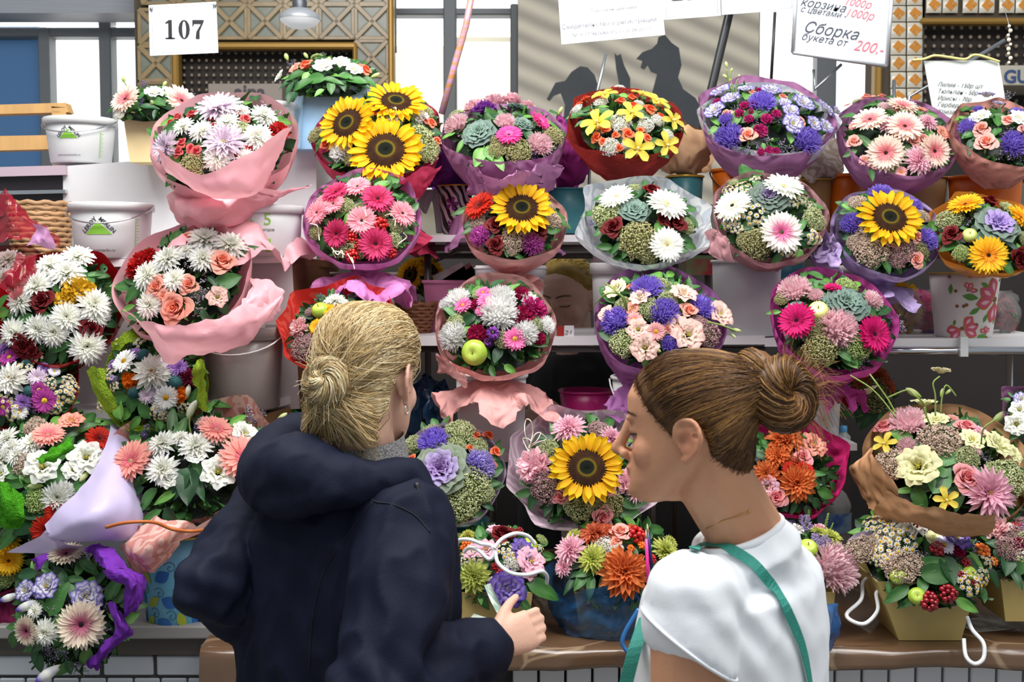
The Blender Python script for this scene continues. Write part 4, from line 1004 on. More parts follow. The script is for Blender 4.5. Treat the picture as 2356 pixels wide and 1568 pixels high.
# ================================================================== the stall: rack, cabinet, counter
M_white = mat('white_board', '#d9d9dc', rough=.4, var=.03, vscale=3); M_wedge = mat('white_laminate', '#e6e4e6', rough=.45)
M_brown = mat('brown_board', '#7a5a3c', rough=.5, var=.15, vscale=4, stretch=(1, 1, 8)); M_rack = mat('rack_steel', '#5b5653', rough=.4, metal=.6); M_chrome = mat('chrome', '#c9ccd0', rough=.15, metal=.95)
M_plast = mat('white_plastic', '#e4e5e6', rough=.4, trans=.15, bump=.03, bscale=8); M_greyp = mat('grey_plastic', '#b9b6b2', rough=.4, trans=.15); M_black = mat('black_gloss', '#241f24', rough=.25)
def prism(mb, pts, dy, col=(.8, .8, .8)):
    P = [at(x, y, Y) for x, y, Y in pts]; n = len(P); d = Vector((0, dy, 0))
    mb.add(P + [p + d for p in P], [tuple(range(n)), tuple(range(2 * n - 1, n - 1, -1))] + [(i, n + i, n + (i + 1) % n, (i + 1) % n) for i in range(n)], col, False)
def part(root, name, m, pts, dy):
    mb = MB(); prism(mb, pts, dy); return mb.build(name, m, root)
ZR = at(0, 1482, 2.65).z; ZL = at(0, 1440, 2.72).z
def build_stall():
    # ---- counter on the right under a brown oilcloth
    c = thing('counter', (.6, 3.0, 0), 'long counter under a shiny brown marbled oilcloth', 'counter')
    om = mat('oilcloth', '#5e4632', rough=.22, spec=.6, var=.22, vscale=5, coat=.3, bump=.05, bscale=5)
    nt = om.node_tree; N = nt.nodes; L = nt.links; vo = N.new('ShaderNodeTexVoronoi'); vo.feature = 'DISTANCE_TO_EDGE'; vo.inputs['Scale'].default_value = 2.6
    tc = N.new('ShaderNodeTexCoord'); nz = N.new('ShaderNodeTexNoise'); nz.inputs['Scale'].default_value = 4; mv = N.new('ShaderNodeMix'); mv.data_type = 'VECTOR'; mv.inputs['Factor'].default_value = .12
    L.new(tc.outputs['Object'], mv.inputs['A']); L.new(tc.outputs['Object'], nz.inputs['Vector']); L.new(nz.outputs['Color'], mv.inputs['B']); L.new(mv.outputs['Result'], vo.inputs['Vector'])
    mr = N.new('ShaderNodeMapRange'); mr.inputs[1].default_value = .004; mr.inputs[2].default_value = .012; mr.inputs[3].default_value = .40; mr.inputs[4].default_value = 0
    L.new(vo.outputs['Distance'], mr.inputs[0]); mx = N.new('ShaderNodeMix'); mx.data_type = 'RGBA'; mx.inputs['B'].default_value = (*C('#b39a7c'), 1)
    src = N['Principled BSDF'].inputs['Base Color'].links[0].from_socket; L.new(src, mx.inputs['A']); L.new(mr.outputs[0], mx.inputs['Factor']); L.new(mx.outputs['Result'], N['Principled BSDF'].inputs['Base Color'])
    x0 = at(465, 1500, 2.65).x; x1 = 2.6; mb = MB(); rows = []; r = .022; prof = [(3.55, ZR)] + [(2.62 + .02 - r * math.sin(t) + .0, ZR - r + r * math.cos(t)) for t in np.linspace(0, math.pi / 2, 7)] + [(2.617, ZR - .036), (2.616, ZR - .044), (2.622, ZR - .050), (2.66, ZR - .052), (2.72, ZR - .052)]
    for k in range(61):
        x = x0 + (x1 - x0) * k / 60; row = []
        for i, (y, z) in enumerate(prof):
            w = 0 if i < 2 else .006 * math.sin(x * 17 + i * .3) + .004 * math.sin(x * 41)
            dr = .11 * (1 - sstep(-.32, -.02, x)) * (1 if i > 9 else .45 if i == 9 else 0); row.append(Vector((x, y + w - .12 * dr, z - dr + (.004 * math.sin(x * 9 + y * 14) if i > 7 else 0))))
        rows.append(row)
    mb.grid(rows); mb.build('oilcloth', om, c)
    mb = MB(); mb.box(((x0 + x1) / 2 + .02, 3.15, (ZR - .03)), ((x1 - x0) / 2 - .01, .45, .024)); mb.build('table_top', M_brown, c)
    lf = thing('leaflet', at(2250, 1425, 2.78), 'printed leaflet lying on the oilcloth beside the yellow carton of berries', 'paper'); mb = MB(); mb.box((at(2262, 1425, 2.80).x, 2.80, ZR + .0015), (.06, .05, .0006), Matrix.Rotation(.25, 3, 'Z')); mb.build('sheet', mat('leaflet', '#cfcbc4', rough=.5, col2='#8f8880', vscale=30), lf)
    # tiled front
    w = struct('wall_counter', (0, 2.74, 0)); mb = MB(); mb.box((0, 3.12, (ZR - .06) / 2), (2.9, .37, (ZR - .06) / 2)); mb.build('core', mat('grout', '#3c3b3a', rough=.9), w)
    tm = mat('grey_tile', '#a7adb4', rough=.25, var=.08, objvar=.08); tw = mat('white_tile', '#d8dbe0', rough=.25, objvar=.05)
    def tile(xa, xb, ya, yb, Y, m):
        mb = MB(); pbox(mb, xa, ya, xb, yb, Y, .03, bev=.003); mb.build('tile', m, w)
    for k, (xa, xb) in enumerate([(-120, -8), (-4, 108), (112, 228), (238, 352), (360, 464), (472, 590), (596, 700)]): tile(xa, xb, 1508, 1553, 2.745, tm)
    for k in range(12): tile(-125 + k * 62, -67 + k * 62, 1560, 1640, 2.745, tm)
    for k in range(24): tile(1180 + k * 62, 1236 + k * 62, 1524, 1640, 2.72, tw)
    # left slab
    s = thing('stone_ledge', (-1.0, 3.0, ZL), 'pale grey stone ledge on the tiled base at lower left', 'ledge'); mb = MB(); xl, xr = -2.4, at(548, 1440, 2.72).x
    mb.box(((xl + xr) / 2, 3.12, ZL - .016), ((xr - xl) / 2, .40, .016), bev=.004); mb.build('slab', mat('stone_slab', '#8f8d8a', rough=.4, var=.06), s)
    mb = MB(); mb.box(((xl + xr) / 2, 3.14, ZL - .055), ((xr - xl) / 2 - .02, .40, .022)); mb.build('shade_strip', mat('recess_shade', '#4a443e', rough=.6), s)  # dark strip standing in for the shaded recess under the slab
    b = thing('flat_carton', at(516, 1468, 2.74), 'thin white carton lying on the edge of the stone ledge', 'box'); mb = MB(); p = at(500, 1455, 2.74); mb.box((p.x, 2.80, ZL + .013), (.045, .05, .011), bev=.002); mb.build('carton', M_wedge, b)
    mb = MB(); mb.box((p.x + .01, 2.79, ZL + .0255), (.035, .04, .001), Matrix.Rotation(.2, 3, 'Z')); mb.build('flap', M_white, b)
    # ---- white stepped cabinet on the left
    k = thing('stepped_cabinet', at(430, 1000, 3.4), 'white stepped display cabinet with brown side boards', 'cabinet')
    part(k, 'upper_box', M_white, [(145, 382, 3.62), (728, 340, 3.58), (728, 612, 3.58), (145, 612, 3.62)], .40)
    part(k, 'board', M_wedge, [(150, 598, 3.12), (650, 588, 3.12), (650, 604, 3.12), (150, 616, 3.12)], .55); part(k, 'board_end', M_brown, [(650, 588, 3.12), (765, 600, 3.45), (765, 616, 3.45), (650, 604, 3.12)], .1)
    part(k, 'front_panel', mat('cabinet_panel', '#c9c3c4', rough=.4), [(160, 612, 3.16), (672, 604, 3.16), (690, 940, 3.16), (160, 960, 3.16)], .05)
    part(k, 'side_panel', M_brown, [(672, 604, 3.16), (775, 616, 3.5), (775, 960, 3.5), (690, 940, 3.16)], .04)
    part(k, 'board', M_wedge, [(-40, 948, 2.99), (560, 940, 2.99), (560, 958, 2.99), (-40, 968, 2.99)], .5); part(k, 'board', M_wedge, [(560, 940, 2.99), (692, 905, 3.2), (692, 922, 3.2), (560, 958, 2.99)], .3)
    part(k, 'lower_panel', M_white, [(-40, 966, 3.03), (596, 960, 3.03), (596, 1300, 3.03), (-40, 1300, 3.03)], .4); part(k, 'side_panel', mat('tan_board', '#9a7a4e', rough=.5, var=.12, stretch=(1, 1, 8), vscale=4), [(596, 956, 3.03), (740, 915, 3.3), (740, 1290, 3.3), (596, 1300, 3.03)], .04)
    # ---- black glass-edged unit and wooden chair at the far left
    u = thing('black_sideboard', at(60, 470, 3.6), 'black glossy sideboard with pale edges at far left', 'sideboard')
    part(u, 'top_edge', mat('pale_edge', '#b8a4b0', rough=.25), [(-80, 386, 3.6), (150, 380, 3.6), (150, 402, 3.6), (-80, 408, 3.6)], .4); part(u, 'front', M_black, [(-80, 408, 3.62), (150, 402, 3.62), (150, 470, 3.62), (-80, 470, 3.62)], .4); part(u, 'trim', M_chrome, [(-80, 440, 3.6), (150, 436, 3.6), (150, 444, 3.6), (-80, 450, 3.6)], .02)
    part(u, 'side', mat('dark_recess', '#3a3230', rough=.6), [(-80, 470, 3.64), (150, 470, 3.64), (150, 760, 3.64), (-80, 760, 3.64)], .3)
    mw = mat('pine', '#c49a62', rough=.5, var=.12, vscale=4, stretch=(8, 1, 1)); ch = thing('wooden_frame', at(80, 380, 3.9), 'pale wooden shelf frame behind the black sideboard', 'frame')
    for q in ([(-80, 243), (150, 236), (158, 258), (-80, 264)], [(-80, 314), (150, 310), (150, 342), (-80, 348)], [(118, 240), (150, 236), (160, 390), (126, 390)]): part(ch, 'rail' if q[0][0] < 0 else 'post', mw, [(x, y, 3.9) for x, y in q], .05)
    # ---- rack
    r = thing('display_rack', (.9, 3.6, ZR), 'steel display rack with white shelf boards in three tiers', 'rack')
    part(r, 'shelf_board', M_wedge, [(950, 540, 3.45), (1935, 540, 3.45), (1935, 556, 3.45), (950, 556, 3.45)], .42); part(r, 'shelf_board', M_wedge, [(1930, 545, 3.47), (2480, 545, 3.47), (2480, 560, 3.47), (1930, 560, 3.47)], .42)
    part(r, 'shelf_board', M_wedge, [(950, 775, 3.25), (1760, 772, 3.25), (1760, 792, 3.25), (950, 795, 3.25)], .5); part(r, 'shelf_board', M_wedge, [(1760, 778, 3.25), (2480, 778, 3.25), (2480, 797, 3.25), (1760, 797, 3.25)], .5)
    part(r, 'shelf_board', M_wedge, [(1120, 1043, 3.05), (1510, 1043, 3.05), (1510, 1062, 3.05), (1120, 1062, 3.05)], .4); part(r, 'shelf_board', M_wedge, [(1760, 1020, 3.08), (1972, 1020, 3.08), (1972, 1036, 3.08), (1760, 1036, 3.08)], .35)
    def bar(pts, rad, m=M_rack, nm='rail'):
        mb = MB(); mb.tube([at(*p) for p in pts], rad, 8); mb.build(nm, m, r)
    bar([(955, 570, 3.5), (1935, 570, 3.5)], .010); bar([(955, 588, 3.8), (2480, 588, 3.8)], .010); bar([(950, 803, 3.28), (1760, 803, 3.28)], .009); bar([(1890, 808, 3.24), (2480, 806, 3.24)], .012, M_chrome)
    for x, y0, y1, Y in ((984, 560, 1290, 3.52), (1553, 560, 1290, 3.55), (1628, 556, 770, 3.8), (1930, 556, 770, 3.6), (2322, 800, 1290, 3.45), (1136, 1060, 1290, 3.3), (1500, 1060, 1290, 3.3)): bar([(x, y0, Y), (x, y1, Y)], .011, M_chrome if x > 2300 else M_rack, 'post')
    part(r, 'post', mat('rusty_leg', '#3c342f', rough=.6, var=.3, vscale=10), [(1934, 1036, 3.1), (1956, 1036, 3.1), (1956, 1300, 3.1), (1934, 1300, 3.1)], .03)
    for x in (1000, 1420, 1640): bar([(x, 600, 3.55), (x + 90, 562, 3.5)], .006, M_rack, 'brace')
    part(r, 'clip', mat('frosted_clip', '#cfd2d2', rough=.3), [(2210, 775, 3.22), (2228, 775, 3.22), (2228, 820, 3.22), (2210, 820, 3.22)], .02)
    mb = MB(); P = [at(690, 600, 4.7), at(2700, 600, 4.7)]; mb.box(((P[0].x + P[1].x) / 2, 4.75, 1.0), ((P[1].x - P[0].x) / 2, .04, .80)); tag(mb.build('wall_stall', mat('stall_shade', '#2b2624', rough=.8, var=.25, vscale=3)), kind='structure')  # back partition; the shade of the stall interior is put into its colour
build_stall()

# ------------------------------------------------------------------ buckets and pots
LG = mat('logo_green', '#86c440', rough=.5); M_ink2 = mat('print_black', '#23262a', rough=.6)
B_logo = [bucket('white bucket with a green triangle print on top of the white cabinet', 186, 276, 379, 77, 66, 3.74, M_plast, handle=(.006, .045, 0), hm=M_chrome, band=.02),
          bucket('white bucket with a green triangle print on the middle step', 258, 470, 597, 90, 80, 3.2, M_plast, handle=(.006, .05, 0), hm=M_chrome, band=.02)]
for bk, s, zc in ((B_logo[0], .82, .52), (B_logo[1], 1.0, .44)):
    u_ = s * .036; decal(bk, [[(-1, 0), (1, 0), (0, .98)]], -.02, zc, u_, LG, 'triangle_print')
    def slope(body, sgn):
        def fn(x, y):
            ca, sa = math.cos(R_(44.4)), math.sin(R_(44.4)) * sgn
            if sgn > 0: bx, by = -1.08 * u_ + x * ca - y * sa, .04 * u_ + x * sa + y * ca
            else: bx, by = .06 * u_ + x * ca - y * sa, 1.10 * u_ + x * sa + y * ca
            zf = zc + by / bk['h']; r = bk['r1'] + (bk['r0'] - bk['r1']) * zf
            return on_bucket(bk, -.02 + bx / r, zf, .0014)
        lettering(body, u_ * (.50 if sgn > 0 else .43), 0, 0, 1, M_ink2, bk['o'], 0, 'LEFT', fn=fn, off=.0003)
    slope('LEROY', 1); slope('MERLIN', -1)
    bucket_text(bk, 'www.leroymerlin.ru', .011 * s, -.05, .14, M_ink2)
    ticks = [[(-.0008, 0), (.0008, 0), (.0008, .11), (-.0008, .11)]]
    for k in range(12): ticks.append([(0, .009 * k), (.012 if k % 2 else .007, .009 * k), (.012 if k % 2 else .007, .009 * k + .0016), (0, .009 * k + .0016)])
    decal(bk, [[(x * 1, y * s * .9) for x, y in q] for q in ticks], .95, .12, 1.0, LG, 'scale_print')
b5 = bucket('white bucket with a green 5 print under the pink film bouquet', 606, 476, 592, 88, 82, 3.2, M_plast, band=.02)
bucket_text(b5, '5', .045, .32, .62, LG); decal(b5, [[(-.006, 0), (.008, 0), (.008, .035), (-.006, .035)]], .32, .1, 1, LG, 'label_print'); bucket_text(b5, 'литров', .011, .32, .5, M_ink2)
decal(b5, [[(x, y * .8) for x, y in q] for q in [[(-.0008, 0), (.0008, 0), (.0008, .11), (-.0008, .11)]] + [[(0, .011 * k), (.009, .011 * k), (.009, .011 * k + .0016), (0, .011 * k + .0016)] for k in range(10)]], -.1, .12, 1.0, LG, 'scale_print')
M_smoke = mat('smoky_plastic', '#9b908c', rough=.25, alpha=.75, spec=.6)
bucket('smoky translucent bucket with white handle on the lower step', 556, 752, 938, 97, 86, 3.06, M_smoke, handle=(.008, .06, 0), hm=M_wedge, band=.03)
bucket('clear plastic bucket behind the blue gift bag', 618, 240, 341, 62, 54, 3.5, mat('clear_plastic', '#dfe4e6', rough=.15, alpha=.4, spec=.7), band=.015)
zb = mat('zebra_paper', '#d8c4cc', rough=.4); nt = zb.node_tree; N = nt.nodes; L = nt.links; wv = N.new('ShaderNodeTexWave'); wv.inputs['Scale'].default_value = 14; wv.inputs['Distortion'].default_value = 7; wv.inputs['Detail'].default_value = 1; tc = N.new('ShaderNodeTexCoord'); mp = N.new('ShaderNodeMapping'); mp.inputs['Rotation'].default_value = (.4, .5, .3)
cr = N.new('ShaderNodeValToRGB'); cr.color_ramp.interpolation = 'CONSTANT'; cr.color_ramp.elements[0].color = (*C('#16131a'), 1); cr.color_ramp.elements[1].color = (*C('#d8c4cc'), 1); cr.color_ramp.elements[1].position = .5
L.new(tc.outputs['Object'], mp.inputs[0]); L.new(mp.outputs[0], wv.inputs[0]); L.new(wv.outputs['Fac'], cr.inputs[0]); L.new(cr.outputs[0], N['Principled BSDF'].inputs['Base Color'])
M_goldrim = mat('gold_rim', '#c9a23c', rough=.3, metal=.6)
zk = bucket('zebra striped paper pot with purple flower prints and gold rim', 1058, 428, 540, 50, 40, 3.58, zb, 'paper_pot', 'pot', rim_m=M_goldrim, rim=.003)
def flower_print(bk, ang, zf, s, m, n=5):
    decal(bk, [[(.0, .0)] + [(math.cos(2 * math.pi * k / n + t) * rr, math.sin(2 * math.pi * k / n + t) * rr) for t, rr in ((-.42, .5), (-.32, .9), (0, 1.0), (.32, .9), (.42, .5))] for k in range(n)], ang, zf, s, m, 'flower_print', .0015)
M_vio = mat('violet_print', '#7c2a74', rough=.5); flower_print(zk, -.35, .62, .022, M_vio); flower_print(zk, -.4, .2, .016, M_vio)
M_teal = mat('teal_pot', '#3c7f88', rough=.4, var=.12, vscale=20); M_orp = mat('orange_plastic', '#e8761a', rough=.35, trans=.1)
bucket('teal pot standing behind the sunflower and white lace bouquets', 1308, 436, 540, 62, 52, 3.6, M_teal, 'paper_pot', 'pot', rim=.003)
tk = bucket('teal pot with shiny gold rim on the top shelf', 1575, 406, 540, 42, 35, 3.62, M_teal, 'paper_pot', 'pot', rim_m=M_goldrim, rim=.004); flower_print(tk, .55, .35, .02, mat('red_print', '#a04040', rough=.5), 6)
bucket('orange bucket with black handle under the violet and white bouquet', 1692, 392, 540, 54, 45, 3.62, M_orp, handle=(.006, .07, 0), hm=M_black)
bucket('kraft coloured pot with gold rim between two orange buckets', 1872, 414, 545, 40, 33, 3.64, mat('kraft_pot', '#a5814c', rough=.5, var=.15), 'paper_pot', 'pot', rim_m=M_goldrim, rim=.003)
bucket('narrow orange bucket half hidden behind the mauve wrapped bouquet', 1946, 404, 545, 46, 39, 3.66, M_orp)
bucket('tan pot with gold rim below the cream pink gerbera bouquet', 2112, 410, 545, 62, 52, 3.66, mat('tan_pot', '#b79468', rough=.5, var=.12), 'paper_pot', 'pot', rim_m=M_goldrim, rim=.003)
bucket('wide orange bucket below the salmon wrapped bouquet', 2264, 408, 560, 80, 72, 3.6, M_orp)
WB = 'white plastic bucket '
bucket(WB + 'under the peach wrapped sunflower bouquet', 1175, 612, 775, 77, 71, 3.36, M_plast, band=.03, handle=(.006, -.0, 0))
bucket(WB + 'under the white lace wrapped bouquet', 1440, 606, 775, 79, 72, 3.36, M_plast, band=.03)
bucket(WB + 'under the chamomile and cabbage bouquet', 1717, 600, 772, 78, 73, 3.36, M_plast, band=.0)
bucket('greyish bucket half hidden behind the lilac wrapped sunflower', 1962, 612, 776, 74, 66, 3.45, M_greyp, band=.02)
bucket(WB + 'under the pink wrapped apple and white carnation bouquet', 1130, 862, 1043, 81, 75, 3.16, M_plast)
bucket(WB + 'with wire handle under the violet aster bouquet', 1478, 866, 1043, 70, 63, 3.16, M_plast, handle=(.006, .09, 0), hm=M_wedge)
bucket(WB + 'under the magenta wrapped gerbera bouquet', 1868, 866, 1021, 65, 60, 3.18, M_plast)
bucket('grey plastic bucket under the pink gerbera and berry bouquet', 838, 628, 790, 74, 64, 3.36, mat('dull_plastic', '#97918a', rough=.5))
bucket('bright magenta flower pot in front of the dark clothed seller', 1348, 897, 1000, 62, 50, 3.45, mat('magenta_pot', '#b3186c', rough=.3, trans=.1), 'flower_pot', 'pot', rim=.004)
fk = bucket('white paper pot printed with orange and pink flowers', 2218, 628, 776, 78, 62, 3.34, mat('printed_pot', '#ece8e4', rough=.35), 'paper_pot', 'pot', rim_m=M_goldrim, rim=.003)
M_or = mat('orange_print', '#cf6a2c', rough=.5); M_pk = mat('pink_print', '#d65a86', rough=.5); M_lg = mat('leaf_print', '#5a963a', rough=.5); M_bn = mat('brown_print', '#8a5a34', rough=.5)
def petal_print(bk, ang, zf, s, n, rots, sc=1):
    for i, a in enumerate(rots):
        for m, k, w, o in ((M_or, 1, .34, .0015), (M_pk, .84, .24, .0018), (mat('blush_print', '#f0c4c0', rough=.5), .5, .1, .0021)):
            c0 = (1 - k) * .55
            P = [(c0 + k * t * 1.0, w * math.sin(math.pi * t ** 1.3)) for t in np.linspace(0, 1, 8)] + [(c0 + k * t, -w * math.sin(math.pi * t ** 1.3)) for t in np.linspace(1, 0, 8)][1:-1]
            ca, sa = math.cos(R_(a)), math.sin(R_(a)); decal(bk, [[((x + .12) * ca - y * sa, (x + .12) * sa + y * ca) for x, y in P]], ang, zf, s, m, 'flower_print', o)
    decal(bk, [[(.14 * math.cos(t), .14 * math.sin(t)) for t in np.linspace(0, 6.0, 10)]], ang, zf, s, M_bn, 'flower_print', .0024)
def leaf_print(bk, ang, zf, s, a):
    P = [(t, .22 * math.sin(math.pi * t)) for t in np.linspace(0, 1, 8)] + [(t, -.2 * math.sin(math.pi * t)) for t in np.linspace(1, 0, 8)][1:-1]; ca, sa = math.cos(R_(a)), math.sin(R_(a))
    decal(bk, [[(x * ca - y * sa, x * sa + y * ca) for x, y in P]], ang, zf, s, M_lg, 'leaf_print', .0016)
petal_print(fk, .72, .60, .060, 6, (112, 152, 192, 262, 292)); petal_print(fk, -.42, .16, .040, 6, (10, 52, -28, 230, 190)); petal_print(fk, -.28, .74, .022, 3, (60, 100, 0)); petal_print(fk, .42, .08, .02, 3, (90, 50, 140))
for a, z, s, r in ((.1, .86, .028, -30), (.05, .62, .045, 170), (.12, .48, .034, 215), (.3, .25, .026, 70), (-.78, .68, .03, 85), (-.68, .2, .018, 80), (.1, .05, .04, -15), (-.2, .93, .016, 75), (.8, .22, .018, 60), (.3, .97, .026, 80)): leaf_print(fk, a, z, s, r)
for a, z in ((-.05, .74), (-.62, .73), (-.58, .5), (-.38, .5), (.05, .22), (.5, .02), (-.8, .95), (.9, .9), (-.3, .52)): decal(fk, [[(.005 * math.cos(t), .005 * math.sin(t)) for t in np.linspace(0, 6, 9)]], a, z, 1, M_bn, 'dot_print', .0016)
bb = bucket('light blue paper pot with blue buds and olive leaf prints', 408, 1222, 1433, 88, 68, 2.80, mat('blue_pot', '#62aacc', rough=.4), 'paper_pot', 'pot', rim_m=M_goldrim, rim=.003)
M_bl = mat('blue_print', '#1f5fa8', rough=.5); M_ol = mat('olive_print', '#9aa52c', rough=.5); rr = random.Random(4)
for k in range(17):
    a, z = -1.25 + (k % 5) * .55 + .2 * (k // 5 % 2), .10 + .24 * (k // 5) + rr.uniform(-.03, .03); rot = rr.uniform(0, 360); m = (M_bl, M_ol)[(k + k // 5) % 2]; w = .34 if m is M_bl else .24
    P = [(t, w * math.sin(math.pi * t)) for t in np.linspace(0, 1, 9)] + [(t, -w * math.sin(math.pi * t)) for t in np.linspace(1, 0, 9)][1:-1]; ca, sa = math.cos(R_(rot)), math.sin(R_(rot))
    decal(bb, [[((x - .5) * ca - y * sa, (x - .5) * sa + y * ca) for x, y in P]], a, max(.08, min(.93, z)), .045, m, 'leaf_print')
    P2 = []; 
    for t in np.linspace(0, 9, 22): P2.append((.016 * t / 9 * math.cos(t), .016 * t / 9 * math.sin(t)))
    mb = MB(); mb.tube([on_bucket(bb, a + .25 + x / .09, min(.95, max(.05, z + .1 + y / bb['h'])), .001) for x, y in P2], .0006, 3); mb.build('scroll_print', M_ink2, bb['o'])
bucket('dark teal pot under the lilac cabbage bouquet', 1050, 1196, 1345, 80, 66, 3.02, mat('deep_teal', '#1f5a5c', rough=.4), 'paper_pot', 'pot', rim=.003)
wk = bucket('white pot with red leaf prints under the sunflower and lace paper', 1365, 1200, 1375, 76, 66, 3.05, mat('white_pot', '#cfc6c2', rough=.4), 'paper_pot', 'pot', rim=.003); M_rp = mat('scarlet_print', '#b2231f', rough=.5)
for k in range(10): 
    P = [(t, .3 * math.sin(math.pi * t)) for t in np.linspace(0, 1, 7)] + [(t, -.3 * math.sin(math.pi * t)) for t in np.linspace(1, 0, 7)][1:-1]
    decal(wk, [P], -1.1 + .25 * k, .62 + .18 * (k % 2), .03, M_rp, 'leaf_print')
# planter, basket, bottle, tag and small stock on the shelves
def planter(label, x0, x1, y0, y1, Y, m, dep=.16):
    t = thing('planter', at((x0 + x1) / 2, y1, Y), label, 'planter'); gift_box('', (x0, x1, x0 + 10, x1 - 6, y0, y1), Y, dep, m, parent=t); mb = MB(); pbox(mb, x0 - 4, y0 - 3, x1 + 4, y0 + 5, Y - .004, .006, bev=.002); mb.build('rim', m, t); return t
planter('pink plastic planter holding price magazines on the middle shelf', 974, 1102, 647, 772, 3.50, mat('pink_planter', '#c878a0', rough=.4, trans=.1))
for k, (x, y, a, c_) in enumerate(((1040, 630, -25, '#d8d4d0'), (1062, 634, -32, '#b83a5a'), (1080, 636, -38, '#c9c0ba'))):
    t = thing('magazine', at(x, y, 3.56), ('pale magazine leaning foremost in the pink planter', 'crimson covered magazine in the pink planter', 'grey magazine leaning last in the pink planter')[k], 'magazine'); mb = MB(); mb.box(at(x, y + 12, 3.56), (.05, .004, .034), Matrix.Rotation(R_(a), 3, 'Y'), bev=.001); mb.build('pages', mat('mag_%d' % k, c_, rough=.4), t); mb = MB(); mb.box(at(x, y + 12, 3.555), (.051, .0006, .035), Matrix.Rotation(R_(a), 3, 'Y')); mb.build('cover', mat('mag_cover_%d' % k, c_, rough=.3, var=.3, vscale=30), t)
bk_ = thing('wicker_basket', at(958, 768, 3.45), 'brown wicker basket beside the pink planter', 'basket'); p = at(958, 768, 3.47)
for k in range(9):
    mb = MB(); rr_ = .040 + .0025 * k; mb.tube([p + Vector((rr_ * math.cos(t), rr_ * math.sin(t), .006 + .0105 * k + .003 * math.sin(t * 9 + k * 3.14))) for t in np.linspace(0, 6.283, 48, endpoint=False)], .006, 6, closed=True); mb.build('woven_ring', mat('wicker', '#7a4a2c', rough=.6, objvar=.15), bk_)
for k in range(14): mb = MB(); a = k * 6.283 / 14; mb.tube([p + Vector((.038 * math.cos(a), .038 * math.sin(a), 0)), p + Vector((.063 * math.cos(a), .063 * math.sin(a), .10))], .003, 5); mb.build('stake', MATS['wicker'], bk_)
bk2 = thing('wicker_basket', at(96, 640, 3.5), 'tan wicker basket behind the red cellophane at far left', 'basket'); p = at(96, 640, 3.52)
for k in range(15): mb = MB(); rr_ = .075 + .001 * k; mb.tube([p + Vector((rr_ * math.cos(t), rr_ * math.sin(t), .008 + .0155 * k + .003 * math.sin(t * 11 + k * 3.14))) for t in np.linspace(0, 6.283, 48, endpoint=False)], .0085, 6, closed=True); mb.build('woven_ring', mat('wicker_tan', '#a8825c', rough=.6, objvar=.12), bk2)
tg = thing('price_tag', at(1300, 775, 3.26), 'small red and white tag reading 0,8 on the middle shelf', 'tag'); mb = MB(); pbox(mb, 1281, 750, 1299, 775, 3.27, .012, bev=.001); mb.build('red_end', mat('tag_red', '#a8261f', rough=.4), tg); mb = MB(); pbox(mb, 1298, 749, 1321, 775, 3.265, .012, bev=.001); mb.build('white_end', M_wedge, tg)
lettering('0,8', .012, 1307, 766, 3.2645, M_ink2, tg, R_(75)); lettering('см', .008, 1315, 765, 3.2645, M_ink2, tg, R_(75))
bo = thing('water_bottle', at(1940, 1015, 3.2), 'clear water bottle with a light blue cap on the small shelf', 'bottle'); p = at(1940, 1019, 3.2); h = m_of(30, 3.2)
mb = MB(); mb.lathe([(0, 0), (.02, 0), (.02, h * .55), (.010, h * .85), (.009, h)], 16, Matrix.Translation(p)); mb.build('bottle_body', MATS['clear_plastic'], bo); mb = MB(); mb.lathe([(.0105, h * .9), (.0105, h * 1.35), (0, h * 1.4)], 14, Matrix.Translation(p)); mb.build('cap', mat('cap_blue', '#4a96c8', rough=.4), bo)
bo = thing('water_bottle', at(1916, 1230, 3.05), 'large water bottle with blue label behind the dark rack leg', 'bottle'); p = at(1918, 1262, 3.06); h = m_of(150, 3.06)
mb = MB(); mb.lathe([(0, 0), (.042, 0), (.045, .01)] + [(.045 - .003 * (k % 2), .02 + h * .07 * k) for k in range(10)] + [(.03, h * .88), (.014, h * .96), (.013, h)], 20, Matrix.Translation(p)); mb.build('bottle_body', MATS['clear_plastic'], bo); mb = MB(); mb.lathe([(.0456, h * .3), (.0456, h * .6)], 20, Matrix.Translation(p)); mb.build('bottle_label', mat('label_blue', '#8fb4d8', rough=.4, col2='#3a62b0', vscale=25), bo); mb = MB(); mb.lathe([(.0145, h * .97), (.0145, h * 1.04), (0, h * 1.05)], 14, Matrix.Translation(p)); mb.build('cap', MATS['cap_blue'], bo)
# gift cartons seen through the rack
rg = random.Random(12)
for k, (x0, y0, x1, y1, Y, c1, c2, lab) in enumerate(((1578, 590, 1642, 632, 3.72, '#8aa070', '#c8404a', 'green gift carton with red roses between the posts'), (1366, 576, 1412, 612, 3.75, '#e2d8dc', '#d84a92', 'pale carton with a pink picture above the seller'), (1640, 560, 1700, 585, 3.8, '#c89a6c', '#8a5a34', 'wooden looking carton under the top shelf'), (1790, 600, 1850, 640, 3.8, '#7fb4c4', '#4a86a8', 'turquoise carton beside the white bucket on the middle shelf'))):
    t = thing('gift_carton', at((x0 + x1) / 2, y1, Y), lab, 'box'); mb = MB(); pbox(mb, x0, y0, x1, y1, Y, .10, bev=.002); mb.build('carton', mat('carton_%d' % k, c1, rough=.4, col2=c2, vscale=18, det=1), t); mb = MB(); pbox(mb, x0 - 1, y0 - 3, x1 + 1, y0 + 6, Y - .001, .102, bev=.002); mb.build('lid', mat('lid_%d' % k, c1, rough=.4), t)
cl = thing('grey_hose', at(1000, 538, 3.58), 'coiled grey plastic hose beside the zebra pot', 'hose')
